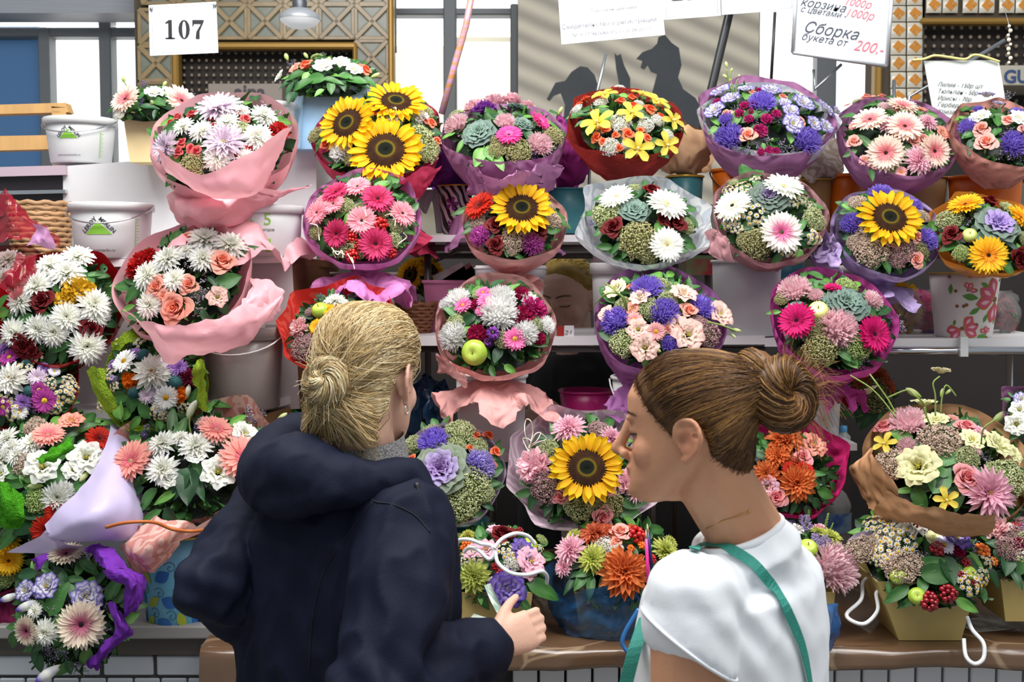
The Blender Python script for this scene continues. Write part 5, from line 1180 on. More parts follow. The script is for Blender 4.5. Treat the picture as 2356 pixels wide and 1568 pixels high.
for k in range(6): mb = MB(); mb.tube(cat_rom([at(962 + 3 * k, 470 + 4 * k, 3.56), at(975 + 5 * k, 440, 3.57), at(998 + 3 * k, 462, 3.58), at(1008 + 2 * k, 536, 3.59)], 8), .006, 7); mb.build('hose_turn', mat('hose_grey', '#8f9294', rough=.25, objvar=.15), cl)
gb = thing('green_bag', at(690, 985, 3.15), 'crumpled bright green bag at the cabinet corner', 'bag'); mb = MB(); rows = []
for i in range(12):
    ph = math.pi * i / 11; rows.append([at(690, 968, 3.2) + Vector((.055 * math.sin(ph) * math.cos(t), .05 * math.sin(ph) * math.sin(t), .05 * math.cos(ph))) * 1.0 + crinkle(Vector((math.sin(ph) * math.cos(t), math.sin(ph) * math.sin(t), math.cos(ph))), .035, 2.4) for t in np.linspace(0, 6.283, 24, endpoint=False)])
mb.grid(rows, cv=True); mb.build('bag_film', mat('green_film', '#1f9a3c', rough=.25, trans=.3, bump=.3, bscale=20), gb)
gb = thing('green_bag', at(1865, 1190, 3.1), 'dark green crumpled bag behind the white shirted shopper', 'bag'); mb = MB(); rows = []
for i in range(12):
    ph = math.pi * i / 11; rows.append([at(1865, 1185, 3.15) + Vector((.075 * math.sin(ph) * math.cos(t), .07 * math.sin(ph) * math.sin(t), .085 * math.cos(ph))) + crinkle(Vector((math.sin(ph) * math.cos(t), math.sin(ph) * math.sin(t), math.cos(ph))), .04, 2.4) for t in np.linspace(0, 6.283, 24, endpoint=False)])
mb.grid(rows, cv=True); mb.build('bag_film', mat('dark_green_film', '#175a34', rough=.25, trans=.3, bump=.3, bscale=20), gb)
gb = thing('blue_bag', at(985, 985, 3.4), 'dark blue translucent bag behind the blonde shopper', 'bag'); mb = MB(); rows = []
for i in range(12):
    ph = math.pi * i / 11; rows.append([at(985, 945, 3.42) + Vector((.07 * math.sin(ph) * math.cos(t), .06 * math.sin(ph) * math.sin(t), .10 * math.cos(ph))) + crinkle(Vector((math.sin(ph) * math.cos(t), math.sin(ph) * math.sin(t), math.cos(ph))), .05, 2.2) for t in np.linspace(0, 6.283, 24, endpoint=False)])
mb.grid(rows, cv=True); mb.build('bag_film', mat('navy_film', '#173a5c', rough=.2, bump=.3, bscale=20), gb)
# ================================================================== the bouquets
T_ = lambda n, c: paper(n, c)
W_pink = paper('pink_film', '#fbbcc5', 'film'); W_mauve = T_('mauve', '#b27aa6'); W_crim = T_('crimson', '#d8476a'); W_sisal = paper('red_sisal', '#b23a34', 'sisal'); W_purple = T_('purple_tissue', '#6a2a7c')
W_mag = T_('magenta_tissue', '#a83a8c'); W_salm = T_('salmon', '#d6968a'); W_orchid = T_('orchid', '#e08ccc'); W_peach = T_('peach', '#e8aaa6'); W_lacew = paper('white_lace', '#e9ebee', 'lace', '#c3cbd6'); W_dusty = T_('dusty_rose', '#c9949a')
W_lilac = T_('lilac', '#b8a2d2'); W_orange = paper('orange_paper', '#e8953a', 'gloss'); W_plum = T_('plum', '#a86aa6'); W_fuch = T_('fuchsia', '#c44c9c'); W_redg = paper('red_gloss', '#a8141c', 'gloss'); W_green = paper('green_sisal', '#8fae2a', 'sisal')
W_lacep = paper('peach_lace', '#d9958a', 'lace', '#ecc0b4'); W_lav = paper('lavender_film', '#cfc4e8', 'film'); W_viol = T_('violet', '#7a34b0'); W_pale = T_('pale_lilac', '#d4c4de'); W_lacel = paper('lilac_lace', '#e6d2de', 'lace', '#c9aebf'); W_red = paper('red_paper', '#d8362c', 'lace', '#e2574a')
W_hotc = T_('hot_crimson', '#c4246a'); W_kraft = paper('kraft', '#c8986f', 'kraft'); W_cell = paper('red_cellophane', '#a81e34', 'clear'); W_goldk = paper('kraft_print', '#c9a27c', 'kraft')
W_wine = T_('wine', '#7a1f4a')

b = bouquet('pink film bouquet of white and lilac chrysanthemums with small red roses', 'v1', 1495, 940, 475, 40, 3.12, '''
 mum:lilac 1465 735 150 1.2; 1500 960 145; 1120 985 115 1.2; mum:yellow 1350 880 85; mum:white 1520 825 85; 1720 925 105; 1460 1060 100; 1230 850 75; 1760 785 95; 1610 745 60; mum:white 1640 1060 70;
 rose:red 1225 965 42; 1205 1022 45; 1320 1025 48; 1285 1000 40; 1290 775 42; 1195 790 36; 1150 830 36; 1430 800 36; 1430 850 32; 1600 755 46; 1640 805 42; 1580 1040 38; 1660 1000 36; carnation:red 1860 885 70;
 sedum:green 1610 870 62; sedum:olive 1290 1110 85; limonium:grey 1790 740 70; 1100 900 60; 1880 790 60; leaf:green 1020 890 75 130; 1340 975 60 200; 1540 745 50 90; 1250 1060 50''', wraps=[dict(m=W_pink, corners=[(-25, .12), (200, .06)], skirt=(.62, 1.05), drop=.95, amp=.03, lift=.04, k=1.0)])
flap('v1', [[(1030, 990, -.16), (1200, 1090, -.28), (1390, 1165, -.33), (1680, 1010, -.28), (1950, 850, -.1)], [(1080, 1120, -.14), (1300, 1240, -.27), (1480, 1290, -.30), (1700, 1230, -.25), (1870, 1010, -.1)], [(1200, 1180, .02), (1400, 1320, -.12), (1580, 1320, -.18), (1740, 1280, -.12), (1830, 1100, .05)]], 3.12, 'paper_flap', W_pink, b.root, .012, 9)
flap('v1', [[(1290, 1240, .05), (1480, 1290, -.10), (1700, 1250, -.1), (2080, 1250, .05)], [(1120, 1290, .0), (1330, 1400, -.16), (1600, 1370, -.13), (1960, 1300, .02)], [(1160, 1430, .02), (1330, 1520, -.1), (1580, 1500, -.05), (1800, 1380, .08)]], 3.12, 'paper_tail', W_pink, b.root, .02, 9)

b = bouquet('crimson wrapped bouquet of three sunflowers with orange spray roses', 'v2', 725, 965, 462, 42, 3.42, '''
 sunflower 775 1085 240 .45; 500 890 200 .9; 850 735 200 .85; aster:white 455 1095 80; 615 900 68; carnation:white 825 850 92; 1020 850 66;
 rose:coral 640 795 45; 730 770 45; 800 755 38; 690 830 34; 975 770 50; 940 800 38; 1090 900 52; 350 1050 44; 440 1010 34; 1140 1020 34; 1060 880 36;
 sedum:green 1020 1020 115; 1070 1105 85; 1060 810 66; sedum:olive 275 980 66; 590 1160 56; 520 1150 50; 1120 1070 50; bud:green 1115 970 22; 1140 1065 22; leaf:green 600 1225 55 -80; 650 700 50 110; 430 1190 50''', wraps=[dict(m=W_crim, lift=-.02, corners=[(-40, .06), (215, .05)], skirt=(.7, .85), drop=1.0)])
flap('v2', [[(870, 1300, -.22), (1000, 1240, -.2), (1190, 1190, -.1)], [(900, 1350, -.15), (1010, 1350, -.15), (1120, 1260, -.08)], [(930, 1410, -.02), (1000, 1430, -.05), (1060, 1330, 0)]], 3.42, 'paper_tail', W_crim, b.root, .012, 12)
rnd.seed(21)
b = bouquet('mauve wrapped bouquet with one hot pink gerbera and green cabbages', 'v2', 1630, 975, 445, 56, 3.45, '''
 gerbera:hot 1665 975 92 .5; 1890 875 85 1.3; carnation:pink 1420 780 82; 1560 745 85; 1690 725 66; 1800 770 55; carnation:violet 1490 795 82; cabbage:green 1715 785 78; 1450 970 112; 1770 900 70; aster:pink 1295 905 92; 1885 1050 92; 1640 885 72; 
 sedum:olive 1600 1030 66; 1725 1095 95; 1985 985 82; 1570 1090 60; sedum:green 1290 830 56; limonium:purple 1760 870 60; 1850 1130 60; bud:green 2035 800 34; leaf:light 1225 990 62 180; 1315 1060 62 235; 1450 1140 75 250; 1530 1110 68 -80; 1600 1180 66 -70; leaf:green 2000 830 60 20; 1850 900 50 60; 1380 870 40''', wraps=[dict(m=W_mauve, skirt=(.75, .95), drop=.8)])
flap('v2', [[(1380, 1190, -.20), (1560, 1260, -.34), (1720, 1240, -.36), (2060, 1180, -.16)], [(1370, 1280, -.12), (1560, 1340, -.28), (1720, 1330, -.3), (2030, 1280, -.1)], [(1380, 1390, -.06), (1560, 1440, -.2), (1750, 1440, -.2), (1930, 1400, -.06)]], 3.45, 'paper_tail', W_mauve, b.root, .025, 12)
bouquet('red sisal wrapped bouquet of yellow orchids and orange roses', 'v3', 790, 1120, 500, 48, 3.45, '''
 cymbidium:yellow 590 860 120; 530 1110 155; 830 1020 120; 930 850 100; 1060 920 130; 1205 1090 118; 890 1340 140; 1150 1310 118;
 rose:orange 430 910 52; 370 955 44; 670 815 40; 740 930 54; 830 900 54; 850 970 54; 990 1010 70; 1090 1060 44; 600 1180 48; 530 1250 58; 580 1290 48; 690 1225 40; 800 1220 64; 720 1340 44; 910 1190 44; 970 1250 44; 880 830 36;
 sedum:white 720 800 55; 560 930 66; 340 1000 66; 740 1110 95; 960 1130 75; 1070 1090 64; 640 1330 85; 1160 1220 56; 790 1310 46; 900 940 50; leaf:green 400 1030 70 170; 590 1010 70 10; 370 1120 55 200; 1150 960 60 80; 1060 1280 70 20; 1100 1390 80 -30; 780 1390 55 -90; 980 1060 50; 1170 1170 60 10; 1300 1190 40''',
 wraps=[dict(m=W_sisal, corners=[(140, .22), (95, .12), (35, .10), (-60, .08), (205, .20)], skirt=None, drop=.95, amp=.045)])
b = bouquet('violet and white lisianthus bouquet in mauve and white lace paper', 'x1', 940, 790, 780, 48, 3.45, scale=1.18, items='''
 lisianthus:violet 400 460 130; 500 540 100; 310 690 110; 680 430 90; 990 450 110; 1380 610 125; 1160 590 70; 1230 690 90; 1250 860 115; 1650 680 120; 1660 890 90; 1510 850 90; 1800 700 80;
 aster:purple 480 1010 150; 1430 1060 150; 880 590 140; 440 780 80; rose:salmon 710 1010 100; 450 740 66; 1130 530 60; 760 470 46; 1340 830 66; carnation:magenta 330 575 55; 660 610 46; 780 600 56; 600 710 52; 740 680 36; 1060 715 50; 860 930 75; 940 780 60; 720 780 50; 970 1175 46; 870 1190 40; 1060 1180 40; 850 430 44;
 limonium:lilac 900 1070 110; 1150 1150 110; 1300 1160 100; 640 1140 90; 560 660 80; 1080 760 80; 1330 430 70; 1560 980 70; 800 820 70; leaf:light 700 480 100 70; 800 500 90 30; 1060 530 90 80; 880 660 80 40; 290 810 95 110; 280 930 70; 1520 640 90 40; 1240 1010 80; 1050 660 60; 900 1130 45; bud:green 440 100 44 95; 500 170 34 60; 430 250 40 140; 500 310 46 100; 600 260 44 85; 1340 500 50 40; 1010 1035 34''',
 wraps=[dict(m=W_mauve, k=1.02, corners=[(150, .14), (100, .18), (60, .22), (10, .02), (215, .12)], drop=.9, skirt=None), dict(m=W_lacew, corners=[(170, .14), (-5, .22), (-60, .05)], drop=.75, lift=.06, k=.97)])
for p in ([(560, 560, 0), (470, 330, -.02), (440, 160, -.03)], [(560, 520, 0), (560, 330, 0), (600, 270, 0)], [(540, 450, 0), (490, 260, 0), (500, 190, 0)]): stem_to(b, p, 'x1', .0018)
bouquet('mauve wrapped bouquet of cream pink gerberas and peach roses', 'v4', 1310, 1120, 475, 44, 3.42, '''
 gerbera:creampink 1075 985 138; 1205 1255 148; 1360 1040 145; 1340 870 125 .9; 1600 1240 140 1.1; rose:peach 950 1180 68; 1050 835 72; 1290 1140 60; 1110 1355 54; 1420 1160 62; 1500 1150 52; 1170 805 42; 1290 910 50;
 daisy:pink 1410 955 58; 1025 1310 44; 940 1030 44; 890 860 36; 1330 1410 50; mum:pink 1470 1320 125; 1220 1030 88; 1545 1010 85; aster:pinkwhite 1190 885 55; lisianthus:coral 1660 1100 66; 1490 910 52; sedum:green 980 840 50; 1600 1340 40; 1250 1400 50;
 leaf:green 1225 800 60 90; 1530 1070 55 80; 1030 1160 80 120; 1370 1240 60; 1570 950 60 50; 1130 860 40; 1720 1140 60 20; 1350 1350 55 0; 910 1260 60 200; 900 960 60 170; 1090 1430 60 -90; 1210 950 40''', wraps=[dict(m=W_mauve, k=1.03, skirt=(.8, .85), drop=.9)])
bouquet('salmon wrapped bouquet with peach roses and violet asters at the right edge', 'v4', 2170, 1110, 400, 44, 3.36, '''
 aster:purple 1880 1040 75; 2250 1190 108; 2280 940 66; 1960 900 40; lisianthus:white 1980 975 85; 2290 985 85; lisianthus:violet 2030 795 66; 2130 860 50; rose:peach 1995 1080 80; 2020 1190 95; 2200 1010 66; 2330 1080 60; aster:purple 2380 1090 80; leaf:green 2110 990 95 80; 2280 870 75 50; 1880 1110 60 200; 1840 900 60 120; 2100 1160 70 0; 1960 1130 50; 2200 850 50 100;
 limonium:lilac 2160 1090 90; 2280 1310 95; 2060 880 70; 2210 800 60; 2180 1270 70''', wraps=[dict(m=W_salm, corners=[(165, .12), (120, .16), (80, .18), (20, .2)], skirt=None, drop=.95)])

b = bouquet('orchid pink wrapped bouquet of dark and pale pink gerberas with red berries', 'v6', 473, 365, 395, 33, 3.16, '''
 gerbera:dark 280 188 98; 570 235 112; 285 475 102; 555 545 118; gerbera:pink 430 150 92; 265 270 85; 150 330 90; 460 385 105; 740 335 98; 190 250 60; berries:red 580 415 62; 385 500 50; 390 625 52; 665 612 42; 440 560 36;
 sedum:green 350 285 60; 440 310 50; 700 420 56; 350 560 82; 680 520 54; 610 330 42; sedum:olive 140 470 50; 450 610 40; leaf:green 395 215 52 130; 455 225 58 80; 650 140 55 80; 700 215 34 0; 830 290 40 60; 515 410 45 260; 820 400 45; leaf:grey 700 90 40 60; 590 120 34 30''',
 wraps=[dict(m=W_orchid, k=1.03, skirt=(.42, .92), drop=.85, amp=.035)])
for k, pts in enumerate(([(620, 350), (660, 340), (690, 380), (690, 420)], [(100, 405), (150, 420), (160, 480), (165, 520)], [(250, 570), (290, 620), (320, 590), (330, 640)], [(360, 610), (400, 680), (390, 640), (410, 720)], [(700, 570), (720, 540), (770, 500), (750, 470)], [(480, 310), (490, 350), (470, 380), (500, 400)], [(280, 640), (260, 600), (300, 600), (340, 620)])):
    mb = MB(); mb.tube(cat_rom([at(*vw('v6', x, y), 3.0 - .02 * (i % 2)) for i, (x, y) in enumerate(pts)], 6), .0016, 4, C('#f0e4c8')); mb.build('straw_wisp', M_TWIG, b.root)
bouquet('peach wrapped sunflower bouquet with dark red roses and one red gerbera', 'v6', 1520, 395, 352, 40, 3.18, '''
 sunflower 1570 300 200 .35; gerbera:red 1280 280 118 .9; rose:darkred 1395 428 75; 1680 468 76; 1395 568 74; aster:magenta 1285 495 74; 1640 545 82; carnation:pink 1580 180 52; 1400 190 40; sedum:pink 1515 515 95; 1770 382 74; 1270 395 62; 1430 212 52; 1760 290 42; 1500 590 40;
 leaf:green 1155 325 80 190; 1205 460 60 200; 1790 450 60 20; 1360 515 50; 1470 600 40; leaf:grey 1330 320 62 160; 1370 235 55 130; 1755 265 30 60; 1240 225 30''', wraps=[dict(m=W_peach, k=1.03, skirt=(.22, .45), drop=.9)])
b = bouquet('white lace paper bouquet of white gerberas with three dark red roses', 'v7', 555, 420, 400, 38, 3.18, '''
 gerbera:white 370 228 122; 735 285 145; 735 575 125; rose:darkred 360 468 88; 620 205 74; 780 438 92; 700 400 50; sedum:green 315 355 115; 500 170 54; 870 440 66; sedum:olive 530 545 135; 600 640 75; cabbage:green 500 335 105; limonium:purple 395 525 50; 560 440 40; 760 480 40; 190 420 40;
 leaf:green 295 150 55 120; 570 130 50 80; 170 360 70 170; 910 320 72 40; 365 600 58 230; 900 580 58 -20; 850 250 36 40; 470 440 50; 430 640 40; 680 660 40 -60''', wraps=[dict(m=W_lacew, k=1.0, corners=[(142, .28), (62, .20), (15, .30), (-22, .28), (195, .26), (-90, .06)], drop=.75, lift=.1, skirt=None)])
bouquet('dusty rose wrapped bouquet of chamomile around a purple cabbage', 'v7', 1475, 375, 398, 36, 3.16, '''
 cabbage:purple 1470 240 135; gerbera:wdark 1210 295 135; gerbera:white 1580 155 140 .9; gerbera:wpink 1560 485 152; chamomile:white 1360 360 95; 1190 405 75; 1290 175 78; 1640 270 60; 1240 455 55; 1610 600 75; 1790 520 70; 1370 105 46; 1710 255 55; 1180 180 50; 1500 100 36; 1780 300 46;
 sedum:olive 1380 575 112; 1300 545 60; sedum:green 1790 395 92; 1210 130 44; leaf:green 1300 60 95 100; 1390 60 85 75; 1380 290 60 200; 1710 430 80 60; 1310 440 55; 1345 520 55 -90; 1700 150 50 30; leaf:dark 1600 290 70 0; 1740 500 60 20; 1440 400 50; 1400 640 50 0; 1470 330 60 10''', wraps=[dict(m=W_dusty, k=1.03, skirt=None, drop=.85)])
b = BOUQ[-1]
flap('v7', [[(1000, 490, .0), (1080, 470, -.05), (1160, 520, -.12)], [(1030, 560, -.02), (1100, 560, -.08), (1200, 600, -.16)], [(970, 610, 0), (1060, 650, -.06), (1220, 690, -.14)]], 3.16, 'paper_tail', W_dusty, b.root, .012, 14)
b = bouquet('lilac wrapped bouquet with one sunflower and violet asters', 'v8', 903, 465, 358, 34, 3.16, '''
 sunflower 925 365 205 .35; aster:purple 665 410 80; 860 205 84; 1090 285 62; 1180 520 80; rose:peach 945 532 66; 1095 502 52; 1090 658 66; sedum:pink 800 485 105; 800 590 115; 700 262 66; 1150 355 56; 690 540 62; 960 195 44; sedum:rosy 1010 590 92; 980 655 62; sedum:olive 1140 590 64; 
 berries:red 910 243 24; leaf:green 600 280 58 140; 630 335 50 170; 1220 425 62 60; 900 690 66 -70; 830 680 58 -120; 1255 550 44 10; 985 705 50 -60; 1160 440 46 0; leaf:dark 600 330 50 150; 760 660 50 200''', wraps=[dict(m=W_lilac, k=1.04, skirt=(.3, .6), drop=.95)])
flap('v8', [[(360, 650, .02), (430, 640, -.02), (560, 640, -.08)], [(470, 560, .02), (500, 600, -.03), (580, 580, -.08)], [(470, 470, .04), (500, 440, 0), (560, 470, -.05)]], 3.16, 'paper_tail', W_lilac, b.root, .03, 14)
flap('v8', [[(360, 620, .05), (420, 630, 0), (560, 600, -.04)], [(370, 660, .02), (430, 680, -.02), (600, 690, -.1)], [(420, 690, .06), (480, 720, .02), (640, 760, -.06)]], 3.16, 'paper_tail', W_lilac, b.root, .02, 14)
bouquet('orange paper bouquet with yellow gerberas, red roses and a lilac cabbage', 'v8', 1590, 490, 335, 36, 3.14, '''
 cabbage:bright 1665 425 145; rose:darkred 1365 498 80; 1615 272 66; 1800 648 82; gerbera:orange 1610 625 132; 1450 275 120 .9; 1830 362 105; sedum:green 1340 390 95; 1740 302 60; 1850 510 52; sedum:lime 1420 612 58; 1560 660 36; apple:red 1480 488 48; leaf:green 1330 575 58 190; 1740 722 60 -50; 1500 650 46 -120; 1500 212 46 100; leaf:grey 1560 520 80 230; 1760 560 90 -20; 1660 560 70 -60; limonium:lilac 1430 335 50; 1460 400 56; 1520 340 40''',
 wraps=[dict(m=W_orange, corners=[(108, .26), (155, .22), (212, .20), (40, .2), (-30, .1)], drop=.75, lift=.05)])

b = bouquet('pink wrapped bouquet of white carnations with a green apple', 'v6', 1390, 1112, 408, 34, 3.0, '''
 aster:white 1410 1030 135; 1100 1190 105; 1590 1165 95; 1730 1110 70; 1430 920 95; 1130 930 86; 1050 965 55; carnation:white 1620 940 66; daisy:zinnia 1160 970 66; 1330 940 76; 1520 1205 82; 1300 880 52; 1290 1010 46; carnation:crimson 1260 1170 66; 1340 1205 40; 1570 900 62; 1580 1045 74; 1250 970 44; 1690 1200 48; 1550 1080 40; stock:purple 1370 1180 85; 1340 1230 50; carnation:magenta 1650 1000 92;
 sedum:green 1110 1090 64; 1440 1210 64; 1660 1100 64; 1270 900 44; 1050 1150 40; apple:green 1243 1298 84; leaf:green 1130 1040 118 150; 1690 1245 66 0; 1090 890 45 130; 1330 1080 50; 1190 875 40; 1500 890 40 70; leaf:dark 1190 1080 70 200; 1400 1320 60; 1250 1080 50; 1500 1290 60 -60''', wraps=[dict(m=W_peach, k=1.03, skirt=(.42, .95), drop=.85, amp=.035)])
flap('v6', [[(985, 1310, -.02), (1080, 1370, -.14), (1180, 1440, -.2)], [(1010, 1370, 0), (1080, 1440, -.1), (1200, 1490, -.16)], [(985, 1450, .03), (1060, 1460, -.04), (1200, 1540, -.1)]], 3.0, 'paper_tail', W_peach, b.root, .014, 16)
b = bouquet('plum wrapped bouquet of violet asters and blush lisianthus', 'v7', 680, 1110, 462, 38, 3.0, '''
 aster:purple 590 902 115; 365 1130 105; 715 1070 112; 985 1030 98; 760 1290 66; lisianthus:blush 850 945 98; 1105 1085 100; 545 962 76; 530 1190 78; 580 1320 95; 880 1230 112; 310 1080 64; 810 1150 70; lisianthus:cream 375 905 84; daisy:pink 495 1110 60; 655 1200 72; rose:salmon 885 1065 70; 735 1185 46; 480 890 42; lisianthus:coral 490 1040 52; rose:mauve 740 1190 44;
 sedum:green 430 1280 105; 600 1040 92; 700 870 74; 740 980 74; 420 1010 64; sedum:rosy 1010 1220 112; 960 1150 72; bud:green 490 975 36 80; 760 1260 34 20; 660 1330 36 -40; 1230 1190 38 -20; 1215 1230 26 -60; leaf:green 300 950 95 120; 800 860 48 60; 730 910 58 10; 310 1230 80 150; 640 1100 50; 280 900 50 130; 720 800 40 110; 640 1260 40''', wraps=[dict(m=W_plum, k=1.02, skirt=(.35, .5), drop=1.0, lean=-.3)])
stem_to(b, [(1030, 1130, -.1), (1120, 1150, -.14), (1200, 1180, -.15), (1230, 1195, -.15)], 'v7'); stem_to(b, [(450, 1050, -.1), (430, 960, -.12), (350, 920, -.12), (280, 940, -.1), (220, 1000, -.05)], 'v7'); stem_to(b, [(440, 1040, -.1), (410, 950, -.13), (360, 900, -.12), (290, 850, -.08)], 'v7')
bouquet('fuchsia wrapped bouquet with two magenta gerberas and pink chrysanthemum', 'v8', 530, 1080, 432, 36, 2.98, '''
 gerbera:magenta 280 1078 130; 815 1172 132; 530 850 64 1.3; aster:pink 560 1130 135; 590 1200 70; 270 870 115; 800 940 76; 410 905 55; sedum:olive 410 1140 85; 440 1275 115; 180 930 55; sedum:lime 700 1255 98; 620 840 74; cabbage:green 620 965 135; 510 960 62; apple:pale 430 1012 66; leaf:dark 870 1010 98 20; leaf:green 440 840 74 10; 330 755 48 80; 620 790 50 110; 665 830 45 20; 340 1180 60 -60; 240 1200 56 220; 610 1310 66 -60; 690 1350 56 -30; leaf:grey 260 970 62 180; 740 1020 80 40; 690 960 60 30;
 limonium:lilac 960 1090 95; 280 1160 60; 720 1370 70; 270 775 60; 900 1050 70; 1000 1130 56''', yaw=5, wraps=[dict(m=W_fuch, k=1.03, skirt=(.22, .42), drop=1.0, lean=.1)])

# ---- left column
bouquet('red gloss wrapped bouquet of white chrysanthemums with dark roses and yellow celosia', 'v5', 400, 850, 385, 28, 2.98, '''
 mum:white 330 600 108; 430 655 118; 500 545 108; 240 730 108; 140 820 100; 600 850 118; 430 925 108; 250 1000 98; 350 1020 98; 100 1020 98; 560 1110 118; 620 925 78; 180 760 70; 660 900 60; rose:darkred 290 832 88; 580 1010 84; 170 1090 92; 225 1135 66; 200 685 60; carnation:gold 500 755 95; 420 815 70; 560 750 60; 590 790 46;
 leaf:green 335 610 60 110; 540 620 66 110; 270 685 64 180; 150 940 72 180; 390 1110 78 20; 620 650 60 20; 660 655 50 10; 410 520 36; 520 920 44; 280 905 40 0; leaf:dark 690 860 80; 700 960 70''', yaw=8, wraps=[dict(m=W_redg, k=1.04, corners=[(60, .08), (10, .06), (-120, .06)], drop=1.0, skirt=None)])
b = bouquet('pink film bouquet of peach roses, white chrysanthemums and red celosia', 'v5', 1180, 690, 420, 30, 2.96, '''
 mum:white 1320 435 118; 1480 470 118; 1090 555 108; 960 660 108; 1130 685 86; 970 845 96; 1310 550 96; 1200 500 60; rose:salmon 1425 590 98; 1150 870 115; 1230 722 72; 1030 740 80; 1080 795 66; 1220 445 74; 1040 690 50; rose:pink 1130 480 50; lisianthus:blush 1400 795 64; carnation:red 920 580 90; 870 625 60; 960 530 56; limonium:grey 1260 600 90; 1340 660 100; 1290 770 90; 1270 880 60; 1200 540 60;
 leaf:green 1140 410 80 100; 1190 345 55 70; 1610 490 70 25; 800 730 82 170; 900 920 86 180; 1470 690 88 30; 840 695 50 160; 1540 525 60 40; 720 770 76 180; 1110 580 44 40; leaf:dark 1380 700 60; 1450 760 50; 1330 930 60''', yaw=-8, wraps=[dict(m=W_pink, k=1.04, corners=[(75, .05), (20, .08), (205, .05)], drop=.9, skirt=None)])
flap('v5', [[(790, 870, -.12), (930, 960, -.24), (1110, 980, -.30), (1330, 950, -.30), (1520, 880, -.22), (1640, 680, .0)], [(880, 960, -.1), (980, 1060, -.24), (1130, 1080, -.29), (1400, 1060, -.28), (1600, 960, -.2), (1760, 800, -.02)], [(950, 1030, .0), (1060, 1215, -.12), (1200, 1180, -.18), (1480, 1140, -.18), (1680, 1010, -.12), (1830, 770, 0)]], 2.96, 'paper_flap', W_pink, b.root, .014, 8)
flap('v5', [[(1640, 680, .02), (1740, 690, 0), (1830, 770, 0)], [(1560, 860, -.15), (1680, 830, -.08), (1800, 870, -.02)], [(1480, 960, -.2), (1620, 960, -.14), (1760, 950, -.04)]], 2.96, 'paper_tail', W_pink, b.root, .02, 9)
b = bouquet('bouquet in crackling red cellophane at the far left edge', 'v5', 0, 760, 330, 30, 3.1, '''
 mum:white 60 560 96; 30 690 96; -60 620 90; 110 600 60; rose:darkred 20 960 80; 20 875 66; -60 850 80; 60 920 50; leaf:green 130 690 50; 60 780 60 ''', wraps=[dict(m=W_cell, k=1.0, corners=[(70, .1)], drop=.9, skirt=None)])
flap('v5', [[(-120, 330, .05), (20, 120, .0), (60, 160, 0), (150, 260, .02)], [(-100, 420, -.05), (60, 300, -.1), (150, 330, -.08), (330, 370, .0)], [(-100, 480, -.1), (60, 460, -.16), (200, 470, -.12), (400, 480, .0)]], 3.1, 'cellophane', W_cell, b.root, .03, 11)
flap('v5', [[(100, 500, -.15), (160, 520, -.15), (230, 540, -.1)], [(60, 620, -.2), (120, 640, -.2), (180, 680, -.18)], [(-20, 740, -.2), (30, 790, -.22), (80, 800, -.2)]], 3.1, 'cellophane', W_cell, b.root, .02, 12)
flap('v5', [[(180, 310, -.12), (260, 340, -.13), (340, 400, -.1)], [(230, 370, -.12), (300, 430, -.12), (370, 460, -.08)], [(170, 480, -.12), (230, 470, -.12), (300, 480, -.1)]], 3.1, 'paper_flap', paper('pink_clear', '#d8a0d0', 'film'), b.root, .012, 12)
bouquet('meadow bouquet of white daisies and magenta asters low at far left', 'v5', 180, 1350, 320, 25, 2.92, '''
 dahlia:white 80 1320 108; daisy:magenta 285 1460 80; chamomile:white 420 1420 74; 460 1380 56; 90 1530 74; 350 1500 60; 30 1470 60; 160 1250 60; 440 1330 50; daisy:magenta 20 1500 60; 250 1390 56; 60 1180 70; mum:purple 150 1470 60; 40 1130 60; 280 1250 40; mum:lilac 240 1310 66; thistle:teal 190 1400 42; 180 1215 38; daisy:white 130 1525 56; carnation:gold 110 1530 30; chamomile:white 230 1180 60; 320 1350 50; daisy:aster 350 1270 40; 
 limonium:lilac 200 1540 60; 320 1420 60; 130 1200 50; leaf:green 400 1260 60; 330 1200 50; 100 1230 50; leaf:light 470 1460 40''', wraps=[dict(m=W_redg, k=1.04, drop=.9, skirt=None)], fill=22)
b = bouquet('meadow bouquet with teal globe thistles and green sisal wrap', 'v5', 990, 1330, 340, 22, 2.9, '''
 dahlia:white 985 1280 122; daisy:white 800 1205 86; 1070 1440 80; thistle:teal 1130 1350 54; 865 1410 44; 930 1170 48; carnation:orange 845 1335 54; 1145 1420 60; 820 1310 36; mum:purple 1150 1250 66; 870 1160 46; 1060 1225 40; mum:lilac 950 1430 56; 1000 1400 40; dahlia:maroon 1210 1310 66; chamomile:white 670 1400 56; 700 1290 52; 1020 1530 62; 1190 1510 52; 790 1080 60; 650 1500 44; 900 1080 50; 1060 1560 46; 740 1370 40; daisy:aster 1020 1500 44; mum:purple 730 1230 40; stock:lilac 740 1320 36;
 limonium:purple 840 1110 60; 950 1520 60; 720 1330 60; bud:white 1210 1400 44 80; 1235 1510 56 60; leaf:green 1240 1430 60 70; 930 1500 80 110; 760 1440 70; 850 1480 60; leaf:light 1280 1450 50; 770 1500 80 100; leaf:dark 820 1260 60; 900 1360 50; 760 1160 50; leaf:green 1100 1500 44; 700 1450 50''', wraps=[dict(m=W_green, k=1.0, drop=.8, skirt=None, corners=[(205, .1), (-20, .06)])], fill=26)
flap('v5', [[(560, 1250, -.05), (620, 1230, -.1), (690, 1240, -.12)], [(600, 1400, -.1), (650, 1390, -.14), (700, 1380, -.15)], [(690, 1540, -.1), (720, 1530, -.14), (750, 1500, -.15)]], 2.9, 'paper_flap', W_green, b.root, .010, 14)
